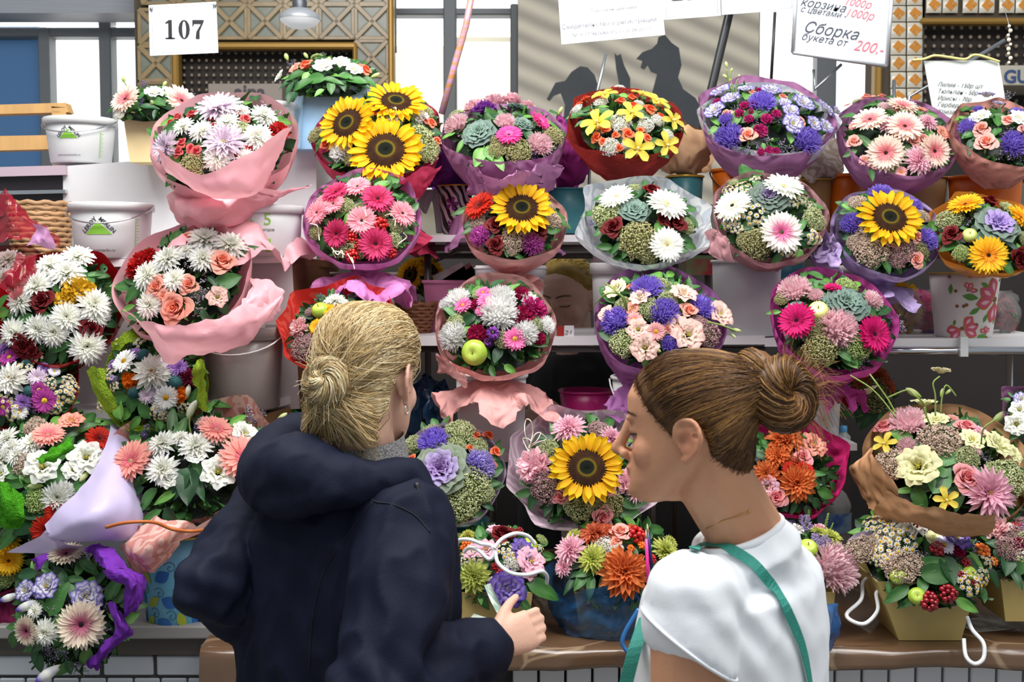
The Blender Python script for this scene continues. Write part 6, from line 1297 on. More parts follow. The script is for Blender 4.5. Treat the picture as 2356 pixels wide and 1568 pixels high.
flap('v5', [[(1230, 1240, -.1), (1270, 1190, -.08), (1310, 1200, -.02)], [(1240, 1320, -.16), (1280, 1300, -.14), (1325, 1320, -.04)], [(1270, 1420, -.16), (1300, 1440, -.14), (1320, 1440, -.06)], [(1280, 1500, -.14), (1310, 1520, -.12), (1325, 1530, -.06)]], 2.9, 'paper_flap', W_green, b.root, .010, 14)
flap('v5', [[(710, 1080, .05), (780, 1030, .02), (880, 980, .05)], [(740, 1140, .02), (800, 1090, 0), (900, 1060, .02)]], 2.9, 'paper_flap', W_green, b.root, .010, 14)
b = bouquet('peach lace wrapped bouquet of pink gerberas and white lisianthus in blue pot', 'w1', 960, 440, 400, 46, 2.78, '''
 gerbera:coral 670 445 118; 1240 430 128; 1100 285 90 1.2; 1190 470 70; mum:white 830 360 78; 1000 375 88; 830 490 86; 1080 330 56; 920 330 50; lisianthus:white 1110 505 84; 1240 312 70; 860 540 46; 1000 420 50; carnation:pinkwhite 725 450 62; 1050 260 50; bud:white 970 190 46 80; bud:green 1435 220 34 40; 1360 322 40 20; limonium:purple 680 400 80; 740 310 80; 840 410 74; 1030 295 74; 1230 410 86; 690 500 80; 850 520 70; 1150 390 60; limonium:lilac 1280 230 80; 1310 200 56; 
 leaf:green 880 240 85 100; 925 275 70 80; 720 545 66 200; 1230 530 60 -20; 1320 300 44 40; 690 330 48 150; 1010 480 60; leaf:dark 960 575 95 -85; 1010 575 80 -60; 920 560 80 -110; 625 190 62 110; 1180 530 50''', wraps=[dict(m=W_lacep, k=1.02, corners=[(190, .06), (235, .10), (-80, .08), (-40, .1), (20, .1), (60, .16)], drop=.95, skirt=None, wav=.05)])
flap('w1', [[(800, 720, -.16), (860, 740, -.2), (960, 750, -.2), (1010, 780, -.14)], [(640, 850, -.14), (740, 840, -.24), (860, 850, -.24), (940, 820, -.16)], [(610, 890, -.12), (700, 930, -.24), (800, 940, -.22), (900, 900, -.14)], [(690, 1010, -.1), (740, 1020, -.2), (790, 1010, -.18), (850, 960, -.12)]], 2.78, 'paper_tail', W_lacep, b.root, .012, 12)
mb = MB(); mb.tube(cat_rom([at(*vw('w1', x, y), 2.50 + d) for x, y, d in ((540, 780, 0), (620, 760, -.02), (700, 752, -.02), (790, 756, 0), (880, 790, .02), (980, 800, .0), (1060, 790, .1))], 6), .004, 6); mb.build('raffia_tie', mat('raffia', '#b5622a', rough=.6), b.root)
stem_to(b, [(1260, 480, -.05), (1340, 350, -.06), (1420, 250, -.04)], 'w1'); stem_to(b, [(980, 330, 0), (965, 260, 0), (970, 210, 0)], 'w1')
b = bouquet('large mixed bouquet in lavender film with white mums and red gerberas', 'w1', 200, 500, 420, 34, 2.82, '''
 mum:white 40 330 66; 160 360 70; 90 420 60; 20 430 66; 295 630 84; 60 380 60; 330 590 50; lisianthus:white 220 480 84; 440 430 84; 375 490 52; 10 510 44; 490 410 50; gerbera:coral 245 310 84 1.2; lisianthus:coral 365 252 64; gerbera:red 505 330 74 1; 290 700 60 1; 240 795 80 1; sedum:pink 140 460 70; 180 270 60; sedum:lime 200 650 64; 510 370 46; limonium:purple 180 350 60; 250 300 70; bud:green 180 570 36 190; 430 520 36 250; 
 leaf:green 330 385 80 60; 300 510 85 20; 390 590 66 60; 260 600 66 20; 60 490 80 170; 440 275 70 40; 360 320 60; 120 280 60; 450 360 60 30; 80 560 60 180; leaf:dark 150 770 90 210; 140 715 80 170; 120 640 50; 60 700 60; 420 650 40; 170 830 60''', yaw=-6, wraps=[], fill=30)
flap('w1', [[(570, 215, .1), (560, 290, .02), (520, 420, -.08), (430, 560, -.16), (300, 680, -.22), (225, 765, -.22)], [(620, 290, .06), (620, 400, -.06), (590, 540, -.18), (480, 660, -.26), (360, 760, -.28), (250, 830, -.24)], [(700, 420, .02), (700, 560, -.1), (680, 680, -.2), (560, 760, -.26), (430, 830, -.26), (270, 850, -.22)], [(740, 640, 0), (760, 700, -.1), (720, 790, -.16), (640, 840, -.2), (480, 850, -.2), (300, 865, -.18)]], 2.82, 'paper_flap', W_lav, b.root, .006, 6)
flap('w1', [[(640, 130, .1), (660, 150, .1), (680, 170, .1)], [(625, 270, .08), (680, 270, .06), (750, 280, .08)], [(640, 420, .02), (700, 420, .02), (760, 420, .04)]], 2.82, 'paper_flap', W_lav, b.root, .005, 6)
flap('w1', [[(230, 790, -.24), (330, 860, -.24), (430, 880, -.2)], [(190, 830, -.2), (290, 880, -.2), (360, 900, -.18)], [(35, 908, -.16), (200, 910, -.18), (300, 905, -.16)]], 2.82, 'paper_tail', W_lav, b.root, .005, 6)
for rows_ in ([[(-40, 560, -.1), (40, 545, -.16), (110, 600, -.14)], [(-40, 680, -.14), (40, 670, -.2), (120, 700, -.16)], [(-40, 770, -.1), (40, 790, -.16), (100, 760, -.14)]], [[(200, 430, -.12), (260, 370, -.14), (350, 330, -.12)], [(210, 440, -.16), (280, 410, -.18), (370, 380, -.14)], [(230, 440, -.12), (300, 440, -.14), (380, 400, -.12)]]):
    flap('w1', rows_, 2.82, 'green_mesh', paper('green_mesh', '#4fa81c', 'sisal'), b.root, .02, 14)
b = bouquet('violet wrapped bouquet of violet edged lisianthus hanging over the ledge', 'w7', 620, 760, 560, 22, 2.60, '''
 lisianthus:violet 730 640 128; 410 555 115; 230 585 88; 770 700 90; 340 590 60; gerbera:creamviolet 690 870 205 .3; 230 920 130 1.2; 560 275 150 1.2; mum:white 390 930 118; 300 750 76; 790 950 70; 250 700 50; bud:violet 80 640 78 200; 230 710 92 205; 410 1285 112 215; bud:green 845 610 42 60; 
 limonium:lilac 510 330 90; 630 330 90; 700 310 80; 560 690 90; 450 790 90; 470 1100 110; 660 1220 100; 900 750 90; 880 950 90; 400 1080 90; 540 1120 90; 520 560 80; 240 1000 70; 760 1010 80; 470 700 70; leaf:green 980 545 135 60; 1130 700 125 -5; 760 390 105 -40; 430 435 90 150; 500 650 150 60; 620 490 100 170; leaf:dark 230 445 100 180; 850 470 90 40; 300 1120 80 -100; 590 1230 60 -80; 540 480 80; 650 1080 80; 820 1040 70; 900 860 70; 360 640 60; 420 860 60''', yaw=8, wraps=[], fill=30)
for rows_ in ([[(700, 230, .1), (780, 180, .06), (870, 155, .06)], [(790, 280, 0), (850, 250, -.04), (960, 240, 0)], [(850, 370, -.06), (950, 380, -.1), (1090, 400, -.04)]],
              [[(890, 375, -.1), (1000, 360, -.12), (1090, 400, -.06), (1150, 450, 0)], [(960, 470, -.12), (1060, 470, -.16), (1160, 460, -.1), (1225, 480, 0)], [(1060, 560, -.1), (1110, 580, -.16), (1180, 600, -.12), (1230, 620, 0)], [(1050, 800, -.06), (1080, 800, -.12), (1130, 760, -.1), (1190, 690, 0)]],
              [[(920, 690, -.08), (980, 680, -.1), (1010, 760, -.06)], [(960, 840, -.1), (1020, 850, -.14), (1070, 850, -.06)], [(950, 960, -.1), (1040, 960, -.12), (1140, 930, -.02)], [(820, 1100, -.08), (900, 1120, -.1), (980, 1040, -.02)], [(690, 1230, -.04), (760, 1260, -.06), (810, 1260, 0)]],
              [[(300, 330, .08), (350, 300, .06), (420, 260, .08)], [(310, 400, .04), (360, 380, .02), (430, 340, .04)]]):
    flap('w7', rows_, 2.60, 'paper_flap', W_viol, b.root, .014, 11)
bouquet('yellow gerbera bunch in wine tissue cut by the left edge', 'p', 0, 1290, 80, 30, 2.78, '''
 gerbera:yellow 5 1245 46; 20 1290 34; -40 1270 40; sedum:lime 10 1330 22; -30 1330 22; leaf:green 40 1275 22; 45 1310 20; 60 1330 26 0; bud:green 20 1320 10''', wraps=[dict(m=W_wine, k=1.0, drop=1.0, skirt=(.9, .8))])
bouquet('red paper bouquet with an apple and white mums behind blonde hair', 'w8', 520, 800, 430, 38, 3.0, '''
 apple:green 360 650 70; mum:white 490 575 95 1; 560 600 60; daisy:zinnia 700 640 70; gerbera:yellow 340 790 76; 420 640 60; 500 620 50; carnation:pinkwhite 190 800 92; sedum:rosy 210 980 110; 290 900 70; 270 665 46; 640 900 120; 800 760 110; limonium:purple 540 510 76; 360 540 60; 120 780 60; 640 540 60; leaf:dark 240 700 66 160; 100 900 60 200; 110 950 50; 230 800 44 20; leaf:green 465 500 60 90; 760 620 60; 900 700 70''',
 wraps=[dict(m=W_red, corners=[(140, .30), (78, .32), (48, .30), (5, .42), (172, .30), (215, .22)], drop=.7, lift=.05)])

# ---- lower row
bouquet('pale lilac wrapped bouquet around a lilac ornamental cabbage', 'w3', 385, 510, 275, 30, 2.86, '''
 cabbage:lilac 345 495 135 .3; aster:purple 305 348 82; 190 625 55; aster:violetwhite 535 468 84; rose:orange 340 652 50; 325 748 40; 270 680 34; 155 425 54; 515 322 34; 580 322 34; 615 402 34; 600 465 28; 490 380 22; 290 700 30; 250 650 26; 130 400 36; 200 440 30; sedum:green 440 300 82; 530 370 54; 420 370 54; 500 565 98; 450 665 88; 560 605 56; 200 360 56; 290 290 44; sedum:pink 470 290 50; 
 leaf:green 370 240 48 70; 255 272 40 110; 310 250 36; 600 560 54 10; 620 500 44 30; 400 740 66 10; 500 710 60 0; 630 360 40 60; 640 395 36 40; leaf:dark 570 660 54 -40''', wraps=[dict(m=W_pale, k=1.02, drop=.9, skirt=None, amp=.05)])
b = bouquet('white and lilac lace paper bouquet with one large sunflower and pink roses', 'w3', 1065, 500, 315, 30, 2.88, '''
 sunflower 1085 480 172 .3; mum:pink 995 282 90; 1210 330 70; carnation:pink 820 470 92; 1290 550 66; 850 520 50; rose:pink 955 622 50; 1190 582 54; 1160 718 62; sedum:rosy 885 575 86; 1150 290 60; sedum:green 890 385 56; 1050 665 82; sedum:olive 1200 660 74; 1130 640 50; mum:pink 1330 600 60; leaf:green 915 292 52 110; 1110 235 54 110; 1200 250 76 70; 790 560 52 170; 760 610 56 190; 1330 650 88 10; 1300 705 64 -10; 1265 420 50 60; 1255 330 40; leaf:dark 870 330 50''',
 wraps=[dict(m=W_lacel, corners=[(112, .30), (152, .30), (192, .26), (228, .2), (-52, .10), (-22, .32), (55, .26)], drop=.75, lift=.08)])
for pts in ([(800, 390), (770, 300), (775, 235), (800, 240), (810, 300), (790, 380)], [(790, 380), (820, 310), (850, 300), (830, 340), (800, 360)], [(790, 380), (830, 350), (880, 330), (850, 300)], [(780, 390), (800, 340), (760, 330), (790, 400)]):
    mb = MB(); mb.tube(cat_rom([at(*vw('w3', x, y), 2.74 - .015 * (i % 2)) for i, (x, y) in enumerate(pts)], 6), .0014, 4, C('#f0e4c8')); mb.build('straw_wisp', M_TWIG, b.root)
M_carton = mat('yellow_carton', '#c2aa68', rough=.5, var=.03)
b = bouquet('flower box with white chamomile, violet lisianthus and a green dahlia by the banknotes', 'x5', 450, 690, 400, 52, 2.74, '''
 dahlia:limegreen 295 795 125 .9; mum:greenpink 265 760 62 .9; 245 490 60; rose:darkred 500 520 115; lisianthus:pink 700 690 110; 380 600 80; 690 760 60; 450 460 66; 290 610 70; lisianthus:deepviolet 640 600 88; 120 620 70; 530 880 130 1; 560 930 90 1; 450 900 70; chamomile:white 520 600 84; 310 640 74; 560 640 60; 770 580 44; 420 830 42; 220 660 60; berries:dark 510 780 60; 540 840 46; 630 450 34; 540 465 30; 450 720 36; berries:orange 240 550 46; 120 670 36; 160 640 26; 215 575 30; apple:green 700 560 60; 
 sedum:white 580 690 70; sedum:lime 790 520 50; 170 500 40; leaf:green 340 470 78 100; 800 900 140 -10; 660 1000 105 -40; 850 640 86 10; 330 880 66 -90; 620 830 60 -40; 810 540 54 60; leaf:light 130 710 50; 340 960 40 -80; leaf:dark 800 750 70; 150 760 60; 760 840 60; 400 470 40; bud:green 560 435 20''', dome=.40, fill=20, name='flower_box', cat='flower box')
gift_box('', (150, 705, 175, 660, 905, 1330) if False else (1046, 1226, 1056, 1208, 1362, 1494), 2.66, .15, M_carton, parent=b.root)
for nm, pts in (('rope_handle', [(165, 560, -.10), (180, 520, -.12), (260, 515, -.15), (340, 545, -.15), (420, 560, -.15), (445, 620, -.16), (400, 660, -.16), (330, 600, -.15), (260, 575, -.13), (215, 610, -.12)]), ('rope_handle', [(440, 580, -.16), (500, 510, -.15), (600, 470, -.13), (690, 490, -.11), (740, 550, -.1)]), ('rope_handle', [(450, 610, -.17), (470, 690, -.18), (560, 760, -.19), (680, 775, -.18), (790, 750, -.14), (830, 790, -.1), (830, 840, -.08)])):
    rope('', 'x5', pts, 2.74, .0046, mat('white_rope', '#e9ebee', rough=.6, bump=.15, bscale=300), nm, b.root)
b = bouquet('flower box of orange dahlias and pink asters wrapped in a blue bag', 'x5', 1370, 640, 450, 50, 2.76, '''
 mum:pink 1010 600 130; 960 720 80; mum:green 1170 660 115 1; 1030 490 66; 1700 610 118; 1740 540 60; mum:greenpink 1190 600 46; dahlia:orange 1400 760 185 .8; dahlia:rust 1180 480 110 1; 1290 460 70; 1460 440 50; rose:peach 1370 490 90; rose:salmon 1340 540 50; 1320 560 40; berries:red 1490 480 76; 1600 660 44; berries:orange 1430 440 34; 1530 560 34; 1450 580 30; 1180 500 36; sedum:white 1230 570 84; 1340 590 56; 1210 530 40; 
 leaf:green 1110 760 76 200; 1150 880 96 -100; 1520 890 76 -60; 1530 700 60; 1640 730 60 -70; 1080 830 80 230; leaf:dark 1000 860 80 230; 1250 820 70; 1560 800 60; 1030 780 60; 1480 620 50; 1290 640 50''', dome=.40, fill=18, name='flower_box', cat='flower box')
gift_box('', (1322, 1512, 1340, 1494, 1362, 1480), 2.70, .15, M_carton, parent=b.root)
# the blue bag round that box
cb = at(1402, 1480, 2.78); t = thing('plastic_bag', cb, 'translucent blue plastic bag pulled up around the orange dahlia box', 'bag'); mb = MB(); rows = []
zt_ = at(1402, 1330, 2.78).z
for i in range(15):
    f = i / 14; z = cb.z + (zt_ - cb.z) * f; rr_ = .10 + .055 * f ** .6 - (.03 if i == 0 else 0)
    rows.append([Vector((cb.x + 1.0 * rr_ * math.cos(a) * (1 + .05 * math.sin(5 * a + f * 4)), cb.y + .01 + rr_ * .92 * math.sin(a), z + .022 * math.sin(3 * a) * f)) + crinkle(Vector((math.cos(a), math.sin(a), f * 2)), .020, 3) for a in np.linspace(0, 6.283, 60, endpoint=False)])
mb.grid(rows, cv=True); mb.build('bag_film', mat('blue_film', '#2f6fa8', rough=.12, alpha=.42, spec=.8, bump=.3, bscale=18), t)
mb = MB(); mb.tube(cat_rom([at(x, y, 2.60) for x, y in ((1470, 1400), (1440, 1450), (1432, 1480), (1450, 1500), (1462, 1470), (1475, 1440))], 8), .0055, 7); mb.build('bag_handle', mat('blue_film_thick', '#3c7cc0', rough=.2, alpha=.8, spec=.7), t)
for nm, lab, c1, pts in (('pencil', 'bright pink pencil standing in the orange dahlia box', '#f0389a', ((1486, 1218), (1493, 1372))), ('pencil', 'dark blue pencil standing behind the pink pencil', '#20205c', ((1489, 1204), (1504, 1350)))):
    t = thing(nm, at(*pts[1], 2.62), lab, 'pencil'); a_, b_ = at(*pts[0], 2.62 + .02 * (c1[1] == '2')), at(*pts[1], 2.62 + .02 * (c1[1] == '2')); mb = MB(); mb.tube([a_ + (b_ - a_) * .13, b_], .0042, 6); mb.build('shaft', mat('pencil_' + c1[1:], c1, rough=.3), t); mb = MB(); mb.tube([a_, a_ + (b_ - a_) * .13], .0042, 6, taper=[.15, 1]); mb.build('point', mat('pencil_wood', '#d8c09a', rough=.6), t)
bouquet('hot crimson wrapped bouquet of orange dahlias behind the white shirted shopper', 'w4', 915, 610, 240, 36, 2.92, '''
 dahlia:orange 910 490 84; 955 680 84; 870 560 60; 820 640 60; lisianthus:coral 1025 520 60; dahlia:rust 960 590 50; rose:pink 975 575 54; 865 742 58; gerbera:red 990 625 48; 930 620 40; lisianthus:pink 830 700 50; limonium:lilac 1010 700 50; 900 590 50; leaf:green 975 490 40 60; 1040 640 48 0; 1040 685 40; 880 460 40; leaf:dark 1000 730 40; 900 770 40; 800 560 60''', wraps=[dict(m=W_hotc, corners=[(62, .24), (20, .30), (-70, .1)], drop=.8, lift=.08)])
b = bouquet('flower box with one big pink chrysanthemum and a green apple', 'w4', 1000, 1010, 165, 50, 2.74, '''
 aster:pink 1120 1060 112 .8; mum:green 1105 925 56; 1050 900 36; stock:lilac 1000 870 50 100; 930 900 40 110; 1065 960 50 40; 1040 940 36 80; apple:green 1005 975 44; carnation:pink 1060 890 34; carnation:white 940 900 48; 870 920 50; leaf:green 1040 1030 52 0; 960 1040 50; 900 980 60; spike:green 1010 820 40 80; 1090 850 44 70; 1110 880 30 60; sedum:lime 1000 1090 40; carnation:crimson 1000 1050 30; leaf:dark 1060 1010 36; limonium:purple 930 860 40; 890 850 40''', dome=.4, name='flower_box', cat='flower box', fill=16)
gift_box('', (1800, 1922, 1808, 1912, 1362, 1470), 2.68, .14, M_carton, parent=b.root)
cb = at(1890, 1500, 2.66); t = thing('plastic_bag', cb, 'blue plastic bag hanging at the box with the pink chrysanthemum', 'bag')
sheet('bag_film', mat('blue_film_b', '#2a66a8', rough=.15, alpha=.6, spec=.8, bump=.3, bscale=18), [[at(1840, 1400, 2.62), at(1880, 1396, 2.60), at(1930, 1392, 2.63)], [at(1836, 1450, 2.60), at(1884, 1450, 2.57), at(1936, 1445, 2.62)], [at(1840, 1505, 2.62), at(1880, 1510, 2.60), at(1915, 1490, 2.64)]], t, .012, 16, 9)
b = bouquet('brown kraft paper bouquet of cream lisianthus, pink roses and asters', 'w5', 875, 572, 352, 47, 2.88, '''
 aster:pink 695 388 88; 690 490 44; 990 512 36; mum:rose 1060 705 122; lisianthus:pink 1020 430 40; rose:pink 590 415 50; 955 418 54; 950 648 74; lisianthus:yellow 745 590 94; 1095 495 74; 985 470 56; 820 380 56; 1170 530 46; 770 305 58 1; lisianthus:cream 515 250 52 1; 845 155 46 1; sedum:pink 840 472 98; 620 580 84; sedum:green 1150 635 86; 960 545 60; 1080 600 40; cymbidium:yellow 590 480 60; 870 735 56; daisy:pink 900 360 30; bud:green 720 245 40 150; 1110 360 46 40; 850 245 24 70; 880 240 20 40; 
 leaf:green 880 550 64 10; 1010 480 44 80; 1190 480 44 30; 890 400 44 20; 840 640 84 60; leaf:dark 780 670 76 200; 750 650 50 180; 560 610 50; 1180 590 50; 720 500 40; 880 690 60 -20; limonium:lilac 780 490 44; 1040 540 40''', wraps=[dict(m=W_kraft, k=1.03, corners=[(190, .06)], drop=.95, skirt=(.25, .7))], yaw=-4)
for p in ([(640, 360, -.06), (580, 280, -.05), (520, 220, -.04), (430, 165, -.02)], [(640, 340, -.06), (600, 270, -.05), (550, 200, -.04), (520, 160, -.02)], [(820, 350, 0), (820, 260, 0), (810, 200, 0), (840, 170, 0)], [(845, 340, 0), (850, 270, 0), (870, 210, 0), (915, 260, 0)], [(780, 360, -.04), (770, 300, -.05), (730, 260, -.06), (690, 232, -.04), (600, 268, -.02)], [(1030, 480, -.1), (1040, 410, -.12), (1075, 380, -.12), (1110, 360, -.12)], [(800, 400, -.05), (775, 340, -.06), (770, 310, -.06)]): stem_to(b, p, 'w5', .0022)
flap('w5', [[(530, 490, -.04), (550, 560, -.16), (660, 680, -.26)], [(440, 580, .02), (520, 660, -.08), (640, 760, -.2)], [(460, 660, .06), (490, 740, 0), (560, 820, -.12)]], 2.88, 'paper_flap', W_kraft, b.root, .012, 10)
flap('w5', [[(600, 690, -.2), (760, 760, -.3), (920, 800, -.33), (1090, 800, -.28)], [(540, 760, -.14), (720, 820, -.26), (920, 850, -.29), (1080, 850, -.24)], [(520, 830, -.06), (700, 850, -.2), (930, 905, -.22), (1070, 885, -.18)]], 2.88, 'paper_flap', W_kraft, b.root, .012, 10)
b = bouquet('yellow carton of chamomile, apples and hanging red berries at the right', 'w5', 770, 985, 325, 54, 2.72, '''
 dahlia:white 720 850 90 1.2; mum:white 880 885 66 1; 780 830 60; chamomile:white 670 930 78; 590 900 66; 590 975 60; 975 1115 66; 1030 1085 46; 540 850 60; 640 880 56; 1050 1010 46; 570 1010 40; berries:dark 690 818 40; 740 862 38; 940 1085 28; 960 1025 28; 1000 1115 22; 790 1200 48; 875 1165 46; 830 960 40; 730 1155 16; berries:orange 1035 970 40; 1085 1018 26; 930 960 20; sedum:pink 670 1040 88; 480 970 76; 620 1020 50; 550 930 50; apple:green 650 1085 36; 735 1175 36; 975 1070 30; lisianthus:yellow 935 835 40; 810 915 38; lisianthus:deepviolet 910 920 66; 870 870 40; daisy:aster 860 940 50; carnation:crimson 920 970 36;
 leaf:green 640 1170 66 210; 830 1080 80 0; 760 1130 44; 800 1030 70 20; 590 790 60 20; leaf:purple 480 912 66 190; leaf:dark 700 1080 50; 880 1060 70; 1000 1050 50; 780 960 50; 700 960 40; limonium:lilac 650 880 56; 780 880 60; 1040 925 60; 1150 1075 84; 860 800 50; 900 1000 60; 590 850 60; 1000 960 60; 750 1010 50; 1090 1050 70; 720 1000 50''', dome=.40, fill=24, name='flower_box', cat='flower box')
gift_box('', (2018, 2250, 2072, 2216, 1338, 1476), 2.665, .17, M_carton, parent=b.root)
for pts in ([(590, 1150, 0), (550, 1160, 0), (555, 1240, -.02), (500, 1300, -.04), (440, 1290, -.04), (415, 1255, -.02), (480, 1190, 0), (490, 1110, .06), (540, 1080, .08)], [(965, 1270, -.08), (990, 1330, -.1), (1040, 1390, -.12), (1040, 1460, -.13), (1000, 1485, -.13), (960, 1450, -.12), (950, 1370, -.1)]):
    rope('', 'w5', pts, 2.70, .0048, MATS['white_rope'], 'rope_handle', b.root)
b = bouquet('yellow carton with mauve flowers cut by the right edge', 'w5', 1200, 960, 190, 50, 2.72, '''
 carnation:pinkwhite 1110 875 66; sedum:rosy 1190 900 60; 1160 960 60; 1230 850 50; berries:dark 1190 860 30; carnation:crimson 1200 940 40; leaf:green 1180 800 60 60; 1210 780 40; leaf:dark 1190 1090 60 -80; 1150 1030 60; 1090 940 40; leaf:green 1220 1040 50; chamomile:white 1220 990 40; sedum:green 1240 930 60; mum:purple 1260 890 60''', dome=.4, fill=16, name='flower_box', cat='flower box')
gift_box('', (2302, 2440, 2318, 2420, 1332, 1432), 2.68, .16, M_carton, parent=b.root)
bouquet('lilac wrapped white lisianthus bunch peeping in at the right edge', 'p', 2370, 945, 62, 36, 2.95, '''
 lisianthus:white 2338 975 26; 2345 945 22; lisianthus:violet 2350 920 18; bud:green 2330 945 12 60; leaf:green 2335 1000 16; 2350 990 18''', wraps=[dict(m=W_mauve, k=1.0, corners=[(130, .3)], drop=.9)])
# ---- gift bags of the top shelf and the bunches behind
b = bouquet('cream gift bag arrangement with two cream pink gerberas high at left', 'v1', 1010, 690, 265, 62, 3.5, '''
 gerbera:creampink 840 665 105 .9; 1210 675 115 1.1; lisianthus:white 1030 630 62; 1120 610 40; limonium:purple 950 620 60; 940 690 50; 960 570 50; bud:green 825 530 34 110; 1015 690 26; 1100 560 30 80; leaf:green 1090 590 56 70; 750 740 60 180; 960 640 50; 1060 690 60; 1150 720 50; 890 720 50; 1250 740 40; leaf:dark 1000 720 60 0; 1100 720 60; sedum:white 800 770 40; limonium:lilac 1300 660 50''', dome=.3, name='flower_bag', cat='flower bag', fill=20)
stem_to(b, [(900, 640, 0), (850, 580, 0), (825, 530, 0)], 'v1')
gift_box('', (282, 412, 296, 402, 257, 372), 3.46, .12, mat('cream_card', '#e6cf9c', rough=.5), parent=b.root)
b = bouquet('light blue gift bag arrangement of white lisianthus and coral roses', 'v2', 385, 540, 330, 58, 3.55, '''
 lisianthus:white 330 490 74; 455 465 66; 545 512 62; lisianthus:white 20 555 50 1.2; rose:coral 210 485 54; 615 520 56; lisianthus:coral 130 500 50; bud:green 60 410 40 110; 700 545 36 30; 200 400 34 120; 370 430 30 100; limonium:lilac 110 460 50; 320 410 40; 620 580 40; sedum:lime 280 420 44; leaf:green 260 580 90 160; 180 620 80 200; 400 590 80 -20; 560 590 80 0; 120 560 80 190; 380 640 50 -80; 490 560 60; 660 600 66 -20; leaf:dark 90 650 80 240; 60 610 70 210; 620 620 60; 320 540 60; 470 620 50; 100 710 60 250''', dome=.3, name='flower_bag', cat='flower bag', fill=24)
gift_box('', (700, 842, 676, 838, 197, 342), 3.5, .13, mat('sky_card', '#9cc6e6', rough=.4), parent=b.root)
part(b.root, 'gusset', mat('sky_card_b', '#b9d6ec', rough=.4), [(700, 197, 3.495), (690, 340, 3.48), (672, 342, 3.6), (672, 240, 3.6)], .006)
for lab, m, view, rows_, Y in (('deep purple tissue wrapped bunch behind the crimson wrapped sunflowers', W_purple, 'p', [[(985, 330, 0), (1020, 335, -.06), (1075, 370, 0)], [(985, 390, -.04), (1030, 400, -.1), (1085, 400, -.04)], [(985, 430, 0), (1020, 440, -.04), (1075, 430, 0)]], 3.62),
                               ('magenta tissue wrapped bunch squeezed behind the red sisal wrap', W_mag, 'p', [[(1278, 255, .04), (1310, 280, 0), (1345, 330, .04)], [(1280, 340, -.02), (1325, 350, -.08), (1372, 375, 0)], [(1275, 400, 0), (1320, 420, -.06), (1352, 395, .02)], [(1282, 440, .03), (1305, 450, 0), (1330, 430, .03)]], 3.62),
                               ('kraft paper bunch printed with red shapes behind the violet bouquet', W_goldk, 'p', [[(1540, 270, .03), (1590, 290, 0), (1640, 300, .03)], [(1530, 340, -.04), (1580, 350, -.08), (1640, 360, 0)], [(1520, 390, 0), (1570, 405, -.04), (1620, 400, .02)]], 3.64),
                               ('brown print paper bunch behind the cream pink gerberas', paper('taupe_print', '#a8968a', 'lace', '#c8beb4'), 'p', [[(1810, 380, .02), (1870, 330, 0), (1950, 320, .04)], [(1830, 400, -.04), (1880, 390, -.08), (1940, 390, 0)], [(1840, 420, 0), (1880, 425, -.04), (1930, 415, .02)]], 3.64)):
    t = thing('wrapped_bunch', at(rows_[1][1][0], rows_[-1][1][1], Y), label=lab, cat='bouquet')
    flap(view, rows_, Y, 'wrapping_paper', m, t, .02, 14)
    flap(view, [[(x, y, .10 - d) for x, y, d in r] for r in rows_], Y, 'wrapping_paper', m, t, .02, 14)
# bunches standing low inside the rack
for lab, cx, cy, a, Y, items, m in (('bucket of sunflowers seen from behind under the pink gerberas', 965, 640, 45, 3.75, 'sunflower 990 618 34 1.4; 945 632 36 1.4; 960 606 28 1.4; leaf:green 940 660 30; 985 660 24; 950 690 30', None),
                               ('yellow sunflowers packed in cellophane on the right middle shelf', 2078, 715, 48, 3.55, 'sunflower 2070 670 36 .8; 2085 715 36 .8; 2072 745 30 .8; 2058 695 30; leaf:green 2075 770 24', 'clear'),
                               ('pink gerberas in cellophane beside the printed paper pot', 2125, 715, 40, 3.55, 'gerbera:hot 2118 685 28 .8; 2138 700 24; gerbera:dark 2112 720 22; 2130 740 22; mum:purple 2135 760 18', 'clear'),
                               ('dark crimson roses in cellophane behind the printed paper pot', 2305, 720, 40, 3.55, 'rose:darkred 2310 710 24; 2295 730 22; 2315 745 22; 2298 690 20; leaf:dark 2310 770 24', 'clear'),
                               ('orange gerbera bunch lying in shade behind the kraft bouquet', 2010, 900, 60, 3.5, 'dahlia:rust 2020 865 26; 1985 880 24; 2040 890 22; sedum:olive 2010 910 40; leaf:dark 1985 940 34; 2040 930 34; 2000 960 34; leaf:green 1960 950 30 180; 2030 960 30; carnation:red 1960 915 22', None)):
    b = bouquet(lab, 'p', cx, cy, a, 25, Y, items, fol=True, fill=8)
    if m: 
        flap('p', [[(cx - a * .7, cy - a * 1.1, .0), (cx, cy - a * 1.3, -.08), (cx + a * .8, cy - a * 1.1, 0)], [(cx - a, cy, -.05), (cx, cy, -.14), (cx + a, cy, -.05)], [(cx - a * .7, cy + a * 1.2, 0), (cx, cy + a * 1.3, -.08), (cx + a * .7, cy + a * 1.2, 0)]], Y, 'cellophane', paper('cellophane', '#e4e0e0', 'clear') if False else mat('thin_cellophane', '#e8e4e4', rough=.1, alpha=.18, spec=.9, bump=.5, bscale=25), b.root, .02, 12)
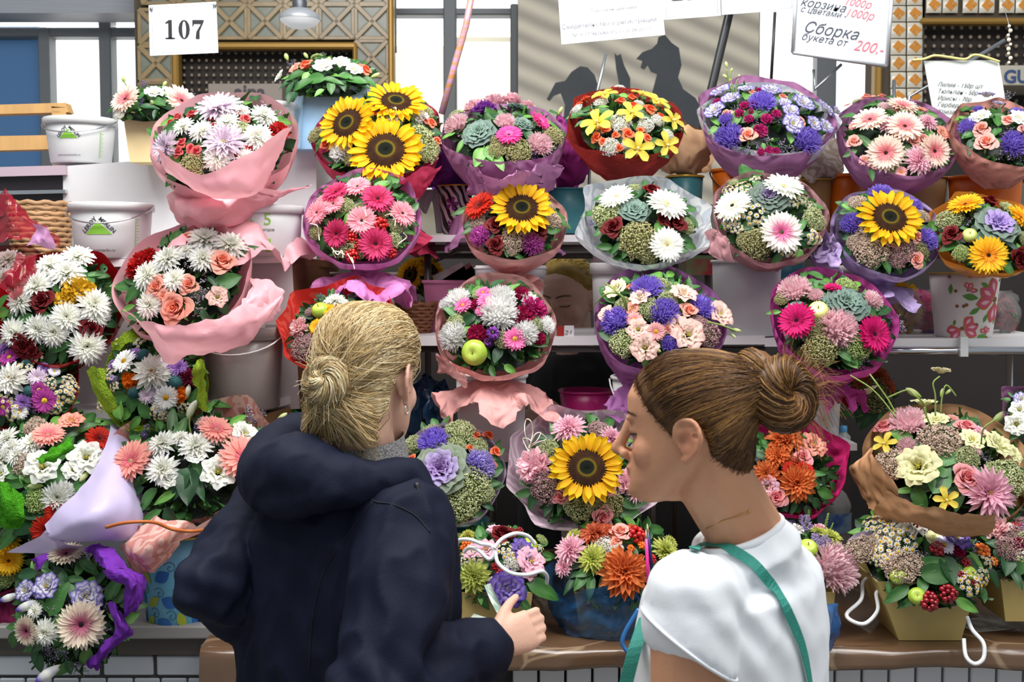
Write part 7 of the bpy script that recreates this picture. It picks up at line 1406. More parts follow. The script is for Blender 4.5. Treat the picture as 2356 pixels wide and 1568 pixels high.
# ================================================================== the people
def limb(mb, pts, rad, n=14):
    pts = [Vector(p) for p in pts]; mb.tube(pts, 1.0, n, taper=list(rad))
    for p, r in zip(pts, rad): mb.ball(p, r, nu=n, nv=8)
def loft(mb, rings, n=26, pw=2.3):
    """rings: (centre, half-axis A, half-axis B) closed at both ends"""
    rows = []
    for c, A, B in rings:
        row = []
        for k in range(n):
            t = 2 * math.pi * k / n; ct, st = math.cos(t), math.sin(t)
            x = math.copysign(abs(ct) ** (2 / pw), ct); y = math.copysign(abs(st) ** (2 / pw), st)
            row.append(Vector(c) + Vector(A) * x + Vector(B) * y)
        rows.append(row)
    c0 = sum(rows[0], Vector()) / n; c1 = sum(rows[-1], Vector()) / n
    mb.grid([[c0] * n] + rows + [[c1] * n], cv=True)
def remesh(mb, voxel, it=4, fac=.5):
    me = bpy.data.meshes.new('tmp'); me.from_pydata(mb.v, [], mb.f); me.update()
    o = bpy.data.objects.new('tmp', me); COL.objects.link(o)
    m = o.modifiers.new('r', 'REMESH'); m.mode = 'VOXEL'; m.voxel_size = voxel; m.use_smooth_shade = True
    if it: s = o.modifiers.new('s', 'SMOOTH'); s.factor = fac; s.iterations = it
    dg = bpy.context.evaluated_depsgraph_get(); out = bpy.data.meshes.new_from_object(o.evaluated_get(dg))
    bpy.data.objects.remove(o); bpy.data.meshes.remove(me); return out
def get_v(me):
    a = np.empty(len(me.vertices) * 3, dtype=np.float32); me.vertices.foreach_get('co', a); return a.reshape(-1, 3)
def get_n(me):
    a = np.empty(len(me.vertices) * 3, dtype=np.float32); me.vertex_normals.foreach_get('vector', a); return a.reshape(-1, 3)
def set_v(me, v): me.vertices.foreach_set('co', v.astype(np.float32).ravel()); me.update()
def set_c(me, c):
    a = me.color_attributes.new('Col', 'FLOAT_COLOR', 'POINT'); q = np.ones((len(c), 4), dtype=np.float32); q[:, :3] = c; a.data.foreach_set('color', q.ravel())
def push(v, c, rad, vec):
    d = np.linalg.norm(v - np.array(c, dtype=np.float32), axis=1); w = np.exp(-(d / rad) ** 2); v += w[:, None] * np.array(vec, dtype=np.float32)
def folds(me, amp, sc, seed=0.0, ridge=.6):
    v = get_v(me); n = get_n(me); d = np.empty(len(v), dtype=np.float32)
    for i, p in enumerate(v):
        q = Vector((p[0] * sc[0] + seed, p[1] * sc[1], p[2] * sc[2])); a = noise.noise(q); b = noise.noise(q * 2.3 + Vector((3, 7, 1)))
        d[i] = (1 - ridge) * a + ridge * (.5 - abs(b)) * 1.2
    set_v(me, v + n * (d * amp)[:, None])

M_SKIN = mat('skin', attr=True, rough=.48, spec=.35, bump=.06, bscale=180)
b_ = M_SKIN.node_tree.nodes['Principled BSDF']; b_.inputs['Subsurface Weight'].default_value = .12; b_.inputs['Subsurface Radius'].default_value = (.012, .005, .003); b_.inputs['Subsurface Scale'].default_value = .6
M_HAIR = mat('hair', attr=True, rough=.42, spec=.45)

HEAD = [(-.116, .070, .038, .022), (-.110, .082, .026, .032), (-.098, .089, .008, .043), (-.080, .087, -.012, .053), (-.060, .085, -.036, .060), (-.035, .082, -.062, .066), (-.010, .081, -.080, .070), (.010, .083, -.089, .072),
        (.030, .088, -.095, .074), (.055, .087, -.098, .075), (.080, .075, -.092, .068), (.100, .050, -.072, .052), (.112, .022, -.038, .030)]
class Head:
    def __init__(s, O, f, tilt=0.0, roll=0.0, sc=1.0, zs=1.0):
        f = Vector(f).normalized(); up = Vector((0, 0, 1)); r = f.cross(up).normalized(); up = r.cross(f)
        M = Matrix((r, f, up)).transposed() @ Matrix.Rotation(tilt, 3, 'X') @ Matrix.Rotation(roll, 3, 'Y')
        s.R = M @ Matrix.Diagonal((sc, sc, sc * zs)); s.O = Vector(O); s.sc = sc
    def w(s, x, y, z): return s.O + s.R @ Vector((x, y, z))
    def build(s, mb, fat=0.0):
        loft(mb, [(s.w(0, (yf + yb) / 2, z), s.R @ Vector((hw + fat * .5, 0, 0)), s.R @ Vector((0, (yf - yb) / 2, 0))) for z, yf, yb, hw in HEAD], 30, 2.15)
        limb(mb, [s.w(0, .086, .012), s.w(0, .098, -.016), s.w(0, .108, -.034)], [.0085, .0085, .0098], 10)
        for sx in (-1, 1):
            mb.ball(s.w(.0105 * sx, .094, -.041), .0085, nu=10, nv=7); mb.ball(s.w(.031 * sx, .0685, .002), .0124, nu=12, nv=8)
            E_ = s.R * (1 / s.sc); mb.ball(s.w(.028 * sx, .0765, .021), (.020, .008, .007), E_, 12, 7); mb.ball(s.w(.038 * sx, .050, -.032), (.026 + fat, .024 + fat, .030 + fat), E_, 12, 8)
            # ear: helix, bowl, lobe
            pts = [(.003, .012, -.004), (.006, .014, .012), (.009, .009, .027), (.012, -.004, .033), (.016, -.018, .027), (.019, -.025, .010), (.018, -.023, -.006), (.014, -.014, -.020), (.008, -.004, -.029), (.003, .004, -.028)]
            P = cat_rom([s.w(sx * (.071 + x), y - .012, z - .008) for x, y, z in pts], 4); limb(mb, P, [.0043] * len(P), 8)
            mb.ball(s.w(sx * .077, -.018, -.008), (.0045, .019, .026), E_ @ Matrix.Rotation(-.35 * sx, 3, 'Z'), 12, 8)
            P = cat_rom([s.w(sx * (.071 + x), y - .012, z - .008) for x, y, z in ((.010, -.006, .022), (.014, -.013, .010), (.013, -.012, -.008), (.008, -.002, -.018))], 4); limb(mb, P, [.0036] * len(P), 8)
            mb.ball(s.w(sx * .074, -.002, -.010), .0055, nu=8, nv=6); mb.ball(s.w(sx * .079, -.016, -.036), (.005, .009, .010), E_, 10, 7)
        E_ = s.R * (1 / s.sc)
        mb.ball(s.w(0, .0855, -.0615), (.021, .0085, .0058), E_, 14, 8); mb.ball(s.w(0, .0845, -.0715), (.018, .0090, .0068), E_, 14, 8); mb.ball(s.w(0, .077, -.098), (.024, .016, .016), E_, 14, 8); mb.ball(s.w(0, .080, -.054), (.016, .010, .010), E_, 12, 8)
    def sculpt(s, v):
        for sx in (-1, 1):
            push(v, s.w(.031 * sx, .094, .012), .011, s.R @ Vector((0, -.005, 0))); push(v, s.w(.018 * sx, .090, .004), .009, s.R @ Vector((0, -.006, 0))); push(v, s.w(.006 * sx, .099, -.049), .0045, s.R @ Vector((0, -.002, .003)))
            push(v, s.w(.079 * sx, -.008, -.008), .008, s.R @ Vector((-.008 * sx, 0, 0)))
        push(v, s.w(0, .096, -.0665), .004, s.R @ Vector((0, -.004, 0)))
    def paint(s, v, skin, lip, brow, flush=(.62, .28, .22)):
        c = np.tile(np.array(skin, dtype=np.float32), (len(v), 1)); Ri = np.array(s.R.inverted(), dtype=np.float32); L = (v - np.array(s.O, dtype=np.float32)) @ Ri.T
        def blend(w, col): c[:] = c * (1 - w[:, None]) + np.array(col, dtype=np.float32) * w[:, None]
        g = lambda p, r: np.exp(-np.sum(((L - np.array(p)) / np.array(r)) ** 2, axis=1))
        for sx in (-1, 1):
            blend(.30 * g((.042 * sx, .07, -.03), (.022, .03, .02)), flush); blend(.45 * g((.085 * sx, -.02, -.01), (.012, .022, .03)), flush)
            blend(.7 * g((.086 * sx, -.008, -.012), (.010, .006, .008)), (.20, .07, .05))  # ear hollow painted darker, its shade put into the skin colour
            for k in range(7): t = k / 6; blend(.72 * g(((.012 + .036 * t) * sx, .096 - .022 * t * t, .0235 + .006 * math.sin(t * 2.4)), (.006, .012, .0030)), brow)
            for k in range(7): t = k / 6; blend(.85 * g(((.018 + .026 * t) * sx, .088 - .012 * t * t, -.0035 + .002 * math.sin(t * 3.1)), (.0035, .010, .0016)), (.05, .03, .025))
        blend(.75 * g((0, .094, -.0665), (.017, .012, .0075)), lip); blend(.25 * g((0, .112, -.034), (.012, .012, .012)), flush); blend(.6 * g((0, .096, -.0668), (.017, .010, .0014)), (.20, .06, .06))
        return c

def hand_shapes(mb, wrist, palm_dir, back_n, curl, size=.17, spread=.0, side=1):
    """palm with five separate fingers: palm_dir runs wrist->knuckles, back_n is the normal on the back of the hand"""
    d = Vector(palm_dir).normalized(); nb = Vector(back_n); nb = (nb - d * nb.dot(d)).normalized(); sd = d.cross(nb) * side     # sd points to the thumb side
    w = Vector(wrist); k = size / .17
    loft(mb, [(w - d * .01 * k, sd * .024 * k, nb * .017 * k), (w + d * .03 * k, sd * .034 * k, nb * .017 * k), (w + d * .065 * k, sd * .040 * k, nb * .015 * k), (w + d * .088 * k, sd * .038 * k, nb * .012 * k)], 18, 2.4)
    lens = [(.026, .042, .025, .021), (.009, .046, .029, .023), (-.009, .043, .027, .022), (-.026, .034, .021, .019)]
    for i, (o, a, b, c) in enumerate(lens):
        p = w + d * (.082 - abs(o - .006) * .12) * k + sd * o * k; cu = curl[i]; ang = 0; pts = [p - d * .012 * k, p]; ax = sd
        for L, q in ((a, .45), (b, .9), (c, 1.3)):
            ang = ang + cu * q * .62
            dd = d * math.cos(ang) - nb * math.sin(ang) + sd * spread * (o / .026) * .2
            p = p + dd.normalized() * L * k; pts.append(p)
        limb(mb, pts, [.0098 * k, .0098 * k, .0088 * k, .0078 * k, .0066 * k], 10)
    cu = curl[4]; p = w + d * .022 * k + sd * .026 * k; pts = [p]
    for L, q in ((.034, .2), (.030, .5), (.024, .9)):
        dd = (d * (.75 + .3 * q) + sd * (.75 - .75 * q * cu) - nb * (.25 + .35 * q * cu)).normalized(); p = p + dd * L * k; pts.append(p)
    limb(mb, pts, [.015 * k, .0120 * k, .0100 * k, .0078 * k], 10)
    return pts

def brows(P, me, H, col):
    bv = BVHTree.FromPolygons([v.co[:] for v in me.vertices], [p.vertices[:] for p in me.polygons]); F_ = (H.R @ Vector((0, 1, 0))).normalized(); r = random.Random(3)
    def on(x, z, off=.0006):
        o = H.w(x, .2, z); d = (H.w(x * .85, 0, z) - o).normalized(); h = bv.ray_cast(o, d, .4)
        return (h[0] - d * off) if h[0] is not None else None
    for sx in (-1, 1):
        mb = MB(); lb = MB()
        for k in range(150):
            t = r.random(); x = (.010 + .044 * t) * sx; z = .0235 + .0065 * math.sin(t * 2.5) + r.uniform(-.0022, .0022) * (1.1 - t)
            a = on(x, z); b = on(x + sx * .0055, z + .0016 * (1 - 2 * t))
            if a and b: mb.tube([a, (a + b) / 2 + F_ * .0006, b], .0006, 3, col=col, caps=False)
        mb.build('eyebrow', M_HAIR, P); pts = []
        for k in range(9):
            t = k / 8; q = on((.0175 + .033 * t) * sx, -.0035 - .0022 * math.sin(t * 3.14), .0004)
            if q: pts.append(q)
        if len(pts) > 2:
            lb.tube(pts, .0014, 5, C('#1c120e'))
            for k in range(1, len(pts)): d = (F_ * .8 + Vector((0, 0, -.6)) + (pts[k] - pts[0]) * 12).normalized(); lb.tube([pts[k], pts[k] + d * .004, pts[k] + d * .006 + Vector((0, 0, .001))], .00030, 3, C('#1c120e'), caps=False)
            lb.build('eyelashes', M_HAIR, P)
class Scalp:
    """hair on a head: finds the skull by rays, lays a cap and strands over it"""
    def __init__(s, me, head, axis, thr, nape=0.0, front=0.0, side=1.0, c=(0, -.010, .012)):
        s.h = head; s.bvh = BVHTree.FromPolygons([v.co[:] for v in me.vertices], [p.vertices[:] for p in me.polygons]); s.c = Vector(c); s.a = Vector(axis).normalized(); s.thr = thr; s.memo = {}; s.nape = nape; s.front = front; s.side = side; s.u = Vector((0, -s.a.z, s.a.y)).normalized(); s.v = s.a.cross(s.u)
    def lim(s, ph):
        c = math.cos(ph); return math.acos(s.thr) + s.front * max(0, -c) ** 2 + float(np.interp(abs(math.degrees((ph + math.pi) % (2 * math.pi) - math.pi)), [0, 57, 100, 125, 145, 160, 180], [s.nape, .36 * s.side, .32 * s.side, .20 * s.side, .06, 0, -.06]))
    def r(s, d):
        k = (round(d.x * 24), round(d.y * 24), round(d.z * 24))
        if k in s.memo: return s.memo[k]
        q = Vector(k).normalized() if Vector(k).length else d; W = s.h.R @ q; Wn = W.normalized(); c = s.h.w(*s.c); hit = s.bvh.ray_cast(c + Wn * .20, -Wn, .20)
        rr = (hit[0] - c).length / W.length if hit[0] is not None else .09
        rr = min(rr, .112 if not (abs(q.x) > .7 and -.5 < q.z < .28 and -.45 < q.y < .3) else .077); s.memo[k] = rr; return rr
    def smooth(s, d):
        a = d.orthogonal().normalized() * .10; b = d.cross(a)
        return sum(s.r((d + q).normalized()) for q in (a * 0, a, -a, b, -b)) / 5
    def on(s, d, off):
        r = s.smooth(d); q = s.c + d * r
        if abs(d.x) > .45: off -= .026 * math.exp(-((q.y + .020) / .019) ** 4 - ((q.z + .012) / .030) ** 4)
        return s.h.w(*(s.c + d * (r + off)))
    def cap(s, parent, cols, thick, name='hair', lows=None):
        mb = MB(); rows = []; cc = []; ax = s.a; u = s.u; v = s.v; n = 64; m = 26
        for i in range(m + 1):
            row = []; cr = []
            for j in range(n):
                ph = 2 * math.pi * j / n; lim = s.lim(ph) + .10; th = lim * i / m; d = (ax * math.cos(th) + (u * math.cos(ph) + v * math.sin(ph)) * math.sin(th)).normalized()
                o = thick * sstep(0, .35, lim - th) - .003 + .0012 * noise.noise(d * 14)
                row.append(s.on(d, o)); cr.append(mix(cols[0], cols[1], .5 + .5 * noise.noise(d * 6)))
            rows.append(row); cc.append(cr)
        mb.grid(rows, cc, cv=True); o = mb.build(name, M_HAIR, parent); return o
    def strands(s, parent, bun, n, cols, thick, rad=.0006, seed=1, name='hair_strands', spread=.02, end_off=.02, sag=None, segs=9, lift=.003):
        r = random.Random(seed); mb = MB(); bd = (Vector(bun) - s.c).normalized(); u = s.u; v = s.v
        for k in range(n):
            ph = r.random() * 6.283; lim = s.lim(ph); th = lim * (r.random() ** .5 if k % 3 else .86 + .16 * r.random()); d0 = (s.a * math.cos(th) + (u * math.cos(ph) + v * math.sin(ph)) * math.sin(th)).normalized()
            e = bd + Vector((r.gauss(0, 1), r.gauss(0, 1), r.gauss(0, 1))) * spread; e.normalize(); ang = d0.angle(e)
            if ang < .12: continue
            pts = []; w = r.gauss(0, 1) * .045; ax2 = d0.cross(e); o0 = r.uniform(.0, lift)
            for i in range(segs + 1):
                t = i / segs; d = (d0 * math.sin((1 - t) * ang) + e * math.sin(t * ang)) / math.sin(ang); d = (d + ax2 * w * math.sin(math.pi * t)).normalized()
                if sag: d = (d + Vector((0, 0, -sag * math.sin(math.pi * t) * max(0, -d0.z + .4)))).normalized()
                off = thick * sstep(-.05, .3, t + .25 * (lim - th)) + o0 + end_off * sstep(.7, 1, t) - .001; pts.append(s.on(d, off))
            hl = noise.noise(d0 * 5 + Vector((seed, 0, 0))) + r.uniform(-.45, .45); c = mix(cols[1], cols[2], sstep(-.1, .7, hl)) if hl > -.1 else mix(cols[1], cols[0], sstep(.1, .7, -hl))
            root = mix(c, cols[0], .55); cs = [mix(root, c, sstep(0, .45, i / segs)) for i in range(segs + 1)]
            mb.tube(pts, rad * r.uniform(.7, 1.5), 3, cols=cs, taper=[.5] + [1] * (segs - 1) + [.6], caps=False)
        return mb.build(name, M_HAIR, parent)
def coil(mb, c, ax, R, r0, turns, n, cols, rnd_, rad=.0014, squash=1.0, amp=.35):
    ax = Vector(ax).normalized(); u = ax.orthogonal().normalized(); v = ax.cross(u); c = Vector(c)
    for k in range(n):
        a0 = rnd_.random() * 6.283; pa = rnd_.random() * 6.283; rr = r0 * math.sqrt(rnd_.random()); L = rnd_.uniform(.5, 1.0) * turns; col = mix(cols[rnd_.randrange(3)], cols[rnd_.randrange(3)], rnd_.random()); pts = []
        for i in range(15):
            t = i / 14; a = a0 + L * t; p = pa + 1.2 * a
            q = (u * math.cos(a) + v * math.sin(a)) * (R + rr * math.cos(p)) + ax * (rr * math.sin(p) * squash + amp * R * .12 * math.sin(a * 1.5 + k)); pts.append(c + q)
        mb.tube(pts, rad * rnd_.uniform(.7, 1.6), 3, col=col, caps=False)
def torus_core(mb, c, ax, R, r, col):
    ax = Vector(ax).normalized(); u = ax.orthogonal().normalized(); v = ax.cross(u)
    mb.tube([Vector(c) + (u * math.cos(a) + v * math.sin(a)) * R for a in np.linspace(0, 6.283, 22, endpoint=False)], r, 10, col=col, closed=True)
def finish(me, name, m, parent, label=None):
    me.materials.clear(); me.materials.append(m); me.name = name
    o = bpy.data.objects.new(name, me); COL.objects.link(o)
    if parent: o.parent = parent
    if label: o['label'] = label
    return o
def lower_body(parent, c, f, hw, m_tr, m_sh, top=.95):
    f = Vector((f[0], f[1], 0)).normalized(); r = Vector((f.y, -f.x, 0)); c = Vector((c[0], c[1], 0)); mb = MB(); Z = Vector((0, 0, 1))
    loft(mb, [(c + Z * (top + .06), r * hw, f * .12), (c + Z * (top - .05), r * hw * 1.05, f * .13), (c + Z * (top - .16), r * hw * .95, f * .12)])
    for s in (-1, 1): limb(mb, [c + r * s * hw * .5 + Z * (top - .1), c + r * s * hw * .5 + f * .01 + Z * .5, c + r * s * hw * .52 - f * .01 + Z * .07], [.088, .066, .05])
    finish(remesh(mb, .012, 4), 'trousers', m_tr, parent)
    for s in (-1, 1):
        mb = MB(); q = c + r * s * hw * .52 + Z * .045; loft(mb, [(q - f * .07 - Z * .02, r * .03, Z * .025), (q - f * .04, r * .036, Z * .045), (q + f * .05, r * .042, Z * .04), (q + f * .13 - Z * .015, r * .04, Z * .028), (q + f * .165 - Z * .02, r * .025, Z * .02)], 18); mb.build('shoe', m_sh, parent)

# ---------------------------------------------------------------- the blonde shopper in the navy jacket
SKIN1 = C('#e0b39c'); LIP = C('#b8655e')
def shopper_navy():
    f = Vector((math.sin(R_(22)), math.cos(R_(22)), 0)); r = Vector((f.y, -f.x, 0)); Z = Vector((0, 0, 1))
    H = Head((-.2425, 1.95, 1.518), f, tilt=R_(-6), roll=0, sc=1.0); nb = at(835, 1080, 1.955)
    Rs, Ls = at(930, 1215, 1.845), at(622, 1175, 2.03); Re, Rw = at(870, 1590, 1.70), at(1118, 1492, 1.865); Le, Lw = at(478, 1350, 1.86), at(610, 1440, 1.99)
    tc = Vector((-.285, 1.955, 0))
    mb = MB(); H.build(mb, fat=.0)
    limb(mb, [H.w(0, -.028, -.035), H.w(0, -.030, -.085), nb + Z * .02, nb - Z * .04], [.060, .056, .060, .075]); mb.ball(H.w(0, .03, -.10), (.034, .04, .022), H.R, 12, 8)
    loft(mb, [(nb - Z * .02, r * .07, f * .05), (nb - Z * .07, r * .13, f * .08), (tc + Z * 1.22, r * .15, f * .10), (tc + Z * 1.0, r * .14, f * .10), (tc + Z * .88, r * .15, f * .11)])
    limb(mb, [Rs, Re, Rw], [.05, .042, .026]); limb(mb, [Ls, Le, Lw], [.05, .042, .026])
    hand_shapes(mb, Rw + Vector((.012, .006, .004)), Vector((.80, .45, .22)), Vector((.25, -.85, .35)), (1.55, 1.7, 1.75, 1.8, .7), .148, side=-1)
    hand_shapes(mb, Lw, Vector((.7, .5, -.25)), Vector((-.3, -.2, .9)), (.4, .4, .4, .4, .3), .16, side=-1)
    me = remesh(mb, .0036, 3, .4); v = get_v(me); H.sculpt(v); set_v(me, v); set_c(me, H.paint(v, SKIN1, LIP, C('#8a6a48')))
    P = finish(me, 'person', M_SKIN, None); tag(P, 'blonde person in a navy hooded jacket, back turned, holding banknotes', 'person'); brows(P, P.data, H, C('#6a5030'))
    # jacket
    mj = mat('navy_cloth', '#0f1529', rough=.72, spec=.2, bump=.12, bscale=420, var=.10, vscale=7)
    mb = MB()
    loft(mb, [(nb - Z * .015, r * .10, f * .085), (nb - Z * .05 - f * .01, r * .145, f * .11), (tc + Z * 1.255 - f * .005, r * .188, f * .135), (tc + Z * 1.15, r * .195, f * .15), (tc + Z * 1.02, r * .185, f * .15), (tc + Z * .86, r * .195, f * .155), (tc + Z * .80, r * .19, f * .15)], 30)
    limb(mb, [nb - Z * .06 + r * .05, Rs + Z * .005, Rs * .6 + Re * .4 + r * .01, Re, Re * .5 + Rw * .5, Rw - (Rw - Re).normalized() * .012], [.07, .078, .078, .072, .064, .050])
    limb(mb, [nb - Z * .06 - r * .05, Ls + Z * .002, Ls * .5 + Le * .5, Le, Le * .5 + Lw * .5, Lw], [.07, .070, .064, .056, .052, .044])
    me = remesh(mb, .0068, 6, .5); folds(me, .020, (9, 9, 4.5), 2.0, .8)
    v = get_v(me)
    ra = (Re - Rs).normalized()
    for i in range(len(v)):     # slanting drapes of the back and sleeves
        p = Vector(v[i]); a = p.dot(Vector((.80, .1, .62))) * 62 + 5 * noise.noise(p * 5); m_ = max(0, noise.noise(p * 4.2 + Vector((9, 2, 4))) + .25); n_ = (p - Vector((tc.x, tc.y, p.z))).normalized(); v[i] += np.array(n_ * (.0045 * m_ * (1 - 2 * abs(math.sin(a * .5)))), dtype=np.float32)
    for i in range(len(v)):     # gathered folds at the bent elbow and across the forearm
        p = Vector(v[i]); de = (p - Re).length
        if de < .16: w = math.exp(-(de / .10) ** 2); n_ = (p - Re).normalized(); k = .006 * w * math.sin((p - Re).dot(Vector((.75, .2, .6))) * 120); v[i] += np.array(n_ * k, dtype=np.float32)
        dl = (p - Le).length
        if dl < .13: w = math.exp(-(dl / .08) ** 2); n_ = (p - Le).normalized(); k = .004 * w * math.sin((p - Le).dot(Vector((.3, .3, .9))) * 130); v[i] += np.array(n_ * k, dtype=np.float32)
    set_v(me, v); J = finish(me, 'jacket', mj, P)
    # hood: a thick fold of cloth lying round the neck and down the back
    mb = MB(); pts = [at(966, 1110, 1.865), at(934, 1092, 1.85), at(862, 1108, 1.83), at(770, 1104, 1.82), at(685, 1080, 1.84), at(622, 1098, 1.90), at(638, 1035, 1.99), at(690, 992, 2.05)]
    limb(mb, cat_rom(pts, 4), list(np.interp(np.linspace(0, 7, 29), range(8), [.018, .026, .034, .046, .060, .056, .044, .034])), 16)
    limb(mb, [at(600, 1140, 1.86), at(660, 1150, 1.82), at(760, 1125, 1.80)], [.024, .032, .032])
    limb(mb, cat_rom([at(945, 1085, 1.855), at(975, 1150, 1.845), at(992, 1235, 1.85)], 4), [.022] * 9, 10)
    me = remesh(mb, .0065, 7, .5); folds(me, .010, (12, 12, 9), 5.0); finish(me, 'hood', mj, J)
    # seams and zip
    mb = MB(); mb.tube(cat_rom([at(700, 992, 1.975), at(648, 1010, 1.915), at(632, 1050, 1.835), at(628, 1100, 1.825), at(596, 1150, 1.835)], 6), .0013, 4); mb.build('seam', mat('seam', '#0c0f1c', rough=.7), J)
    mb = MB(); mb.tube(cat_rom([at(958, 1110, 1.81), at(972, 1170, 1.80), at(1000, 1260, 1.81)], 5), .004, 6); mb.build('zip_edge', mat('zip_black', '#14131c', rough=.5), J)
    for q in (.0, .5): pass
    jb = BVHTree.FromPolygons([x.co[:] for x in J.data.vertices], [p.vertices[:] for p in J.data.polygons])
    for px_ in (((846, 1112), (858, 1150), (905, 1160), (955, 1185), (990, 1225)), ((858, 1152), (800, 1230), (752, 1300), (728, 1370), (716, 1450), (712, 1540))):
        P5 = []
        for q in cat_rom([(x, y, 0) for x, y in px_], 6):
            h = jb.ray_cast(CAM, ray(q.x, q.y), 5)
            if h[0] is not None: P5.append(h[0] + h[1] * .0004)
        if len(P5) > 3: mb = MB(); mb.tube(P5, .0011, 4); mb.build('seam', mat('seam', '#0c0f1c', rough=.7), J)
    # cuff ring and grey collar lining
    mb = MB(); d = (Rw - Re).normalized(); a, b, _ = frame(d); mb.tube([Rw - d * .010 + (a * math.cos(t) + b * math.sin(t)) * .049 for t in np.linspace(0, 6.283, 26, endpoint=False)], .0045, 8, closed=True); mb.build('cuff', mj, J)
    mb = MB(); rows = []
    for i in range(5):
        t = i / 4; rows.append([nb + Z * (.004 + .055 * t) - f * .012 + r * math.cos(a) * (.088 - .012 * t) + f * math.sin(a) * (.084 - .010 * t) + Z * (.012 * math.sin(a)) for a in np.linspace(0, 6.283, 40, endpoint=False)])
    mb.grid(rows, cv=True); g = mat('mesh_lining', '#9c9a98', rough=.8, col2='#5c5c60', vscale=420, det=0); mb.build('collar_lining', g, J)
    # hair
    cols = [C('#765d3a'), C('#d0b27c'), C('#f6e8c0')]
    S_ = Scalp(P.data, H, (0, -.55, .83), .03, .25); hair = S_.cap(P, cols[:2], .013); hair['label'] = 'blonde hair pinned into a loose low bun'
    bun = (-.012, -.125, -.012); S_.strands(hair, bun, 4200, cols, .013, .00058, 3, spread=.15, sag=.22, segs=9, lift=.005)
    rr = random.Random(9); mb = MB(); bc = H.w(-.012, -.122, -.008); bx = H.R @ Vector((-.1, -.95, .2))
    torus_core(mb, bc, bx, .022, .018, cols[1]); mb.ball(bc, .018, nu=12, nv=8, col=cols[0]); coil(mb, bc, bx, .023, .022, 7, 420, cols, rr, .00065); coil(mb, bc + bx * .012, bx + Vector((.3, 0, .4)), .010, .012, 6, 160, cols, rr, .00065)
    for k in range(40):     # wisps
        a = rr.uniform(0, 6.283); L = rr.uniform(.012, .035); d = (H.R @ Vector((math.cos(a), -.5, math.sin(a)))).normalized(); p0 = bc + d * .02
        mb.tube([p0, p0 + d * L * .5 + Z * .008, p0 + d * L - Z * rr.uniform(-.01, .03)], .00035, 3, col=mix(cols[1], cols[2], rr.random()), caps=False)
    mb.build('bun', M_HAIR, hair)
    mb = MB()
    for k in range(800):    # hair swept low over the nape up to the bun
        x0 = rr.uniform(-.07, .062); z0 = rr.uniform(-.105, -.055); p0 = H.w(x0, -.045 - .05 * (1 - (x0 / .08) ** 2), z0); p1 = H.w(x0 * 1.02, -.098, z0 - .01 + .03 * rr.random()); p2 = H.w(-.012 + rr.gauss(0, .012), -.128, -.035 + rr.gauss(0, .01)); c = mix(cols[rr.randrange(3)], cols[1], rr.random())
        mb.tube(cat_rom([p0, p1, p2], 4), .0006 * rr.uniform(.7, 1.5), 3, col=c, caps=False)
    for k in range(26): x0 = rr.uniform(-.02, .06); p0 = H.w(x0, -.06, -.09); mb.tube([p0, p0 + H.R @ Vector((.004, -.01, -.03)), p0 + H.R @ Vector((rr.uniform(-.01, .02), -.006, -.055))], .0004, 3, col=cols[1], caps=False)
    mb.build('nape_hair', M_HAIR, hair)
    mb = MB(); ec = H.w(.0805, -.016, -.051); mb.tube([ec + H.R @ Vector((.0005, math.sin(a) * .0065, math.cos(a) * .0075)) for a in np.linspace(0, 6.283, 18, endpoint=False)], .0011, 6, closed=True); mb.build('earring', mat('silver', '#d8d4cc', rough=.2, metal=.9), P)
    lower_body(P, tc, f, .17, mat('dark_trousers', '#23252c', rough=.8), mat('black_shoe', '#1a1a1c', rough=.4))
    # banknotes in the hand
    mn = mat('banknote', '#cfd6cc', rough=.6, col2='#7fa394', vscale=45, det=3); mw_ = mat('banknote_edge', '#e2e4dc', rough=.6)
    for lab, q in (('banknote standing up edge on from the thumb of the blonde person', [[(1114, 1346, 2.00), (1128, 1341, 2.04)], [(1130, 1385, 1.965), (1146, 1380, 2.005)], [(1152, 1424, 1.93), (1163, 1416, 1.97)]]), ('curled banknote lying over the cuff of the navy jacket', [[(1057, 1449, 1.87), (1090, 1411, 1.93)], [(1085, 1448, 1.855), (1112, 1418, 1.92)], [(1118, 1446, 1.845), (1146, 1426, 1.89)]])):
        P3 = [[at(*p) for p in row] for row in q]; cols_ = list(zip(*[cat_rom(c, 5) for c in zip(*P3)])); mbn = MB(); mbn.grid([list(x) for x in cols_]); o = mbn.build('banknote', mn); so = o.modifiers.new('thick', 'SOLIDIFY'); so.thickness = .0004; tag(o, lab, 'banknote')
shopper_navy()

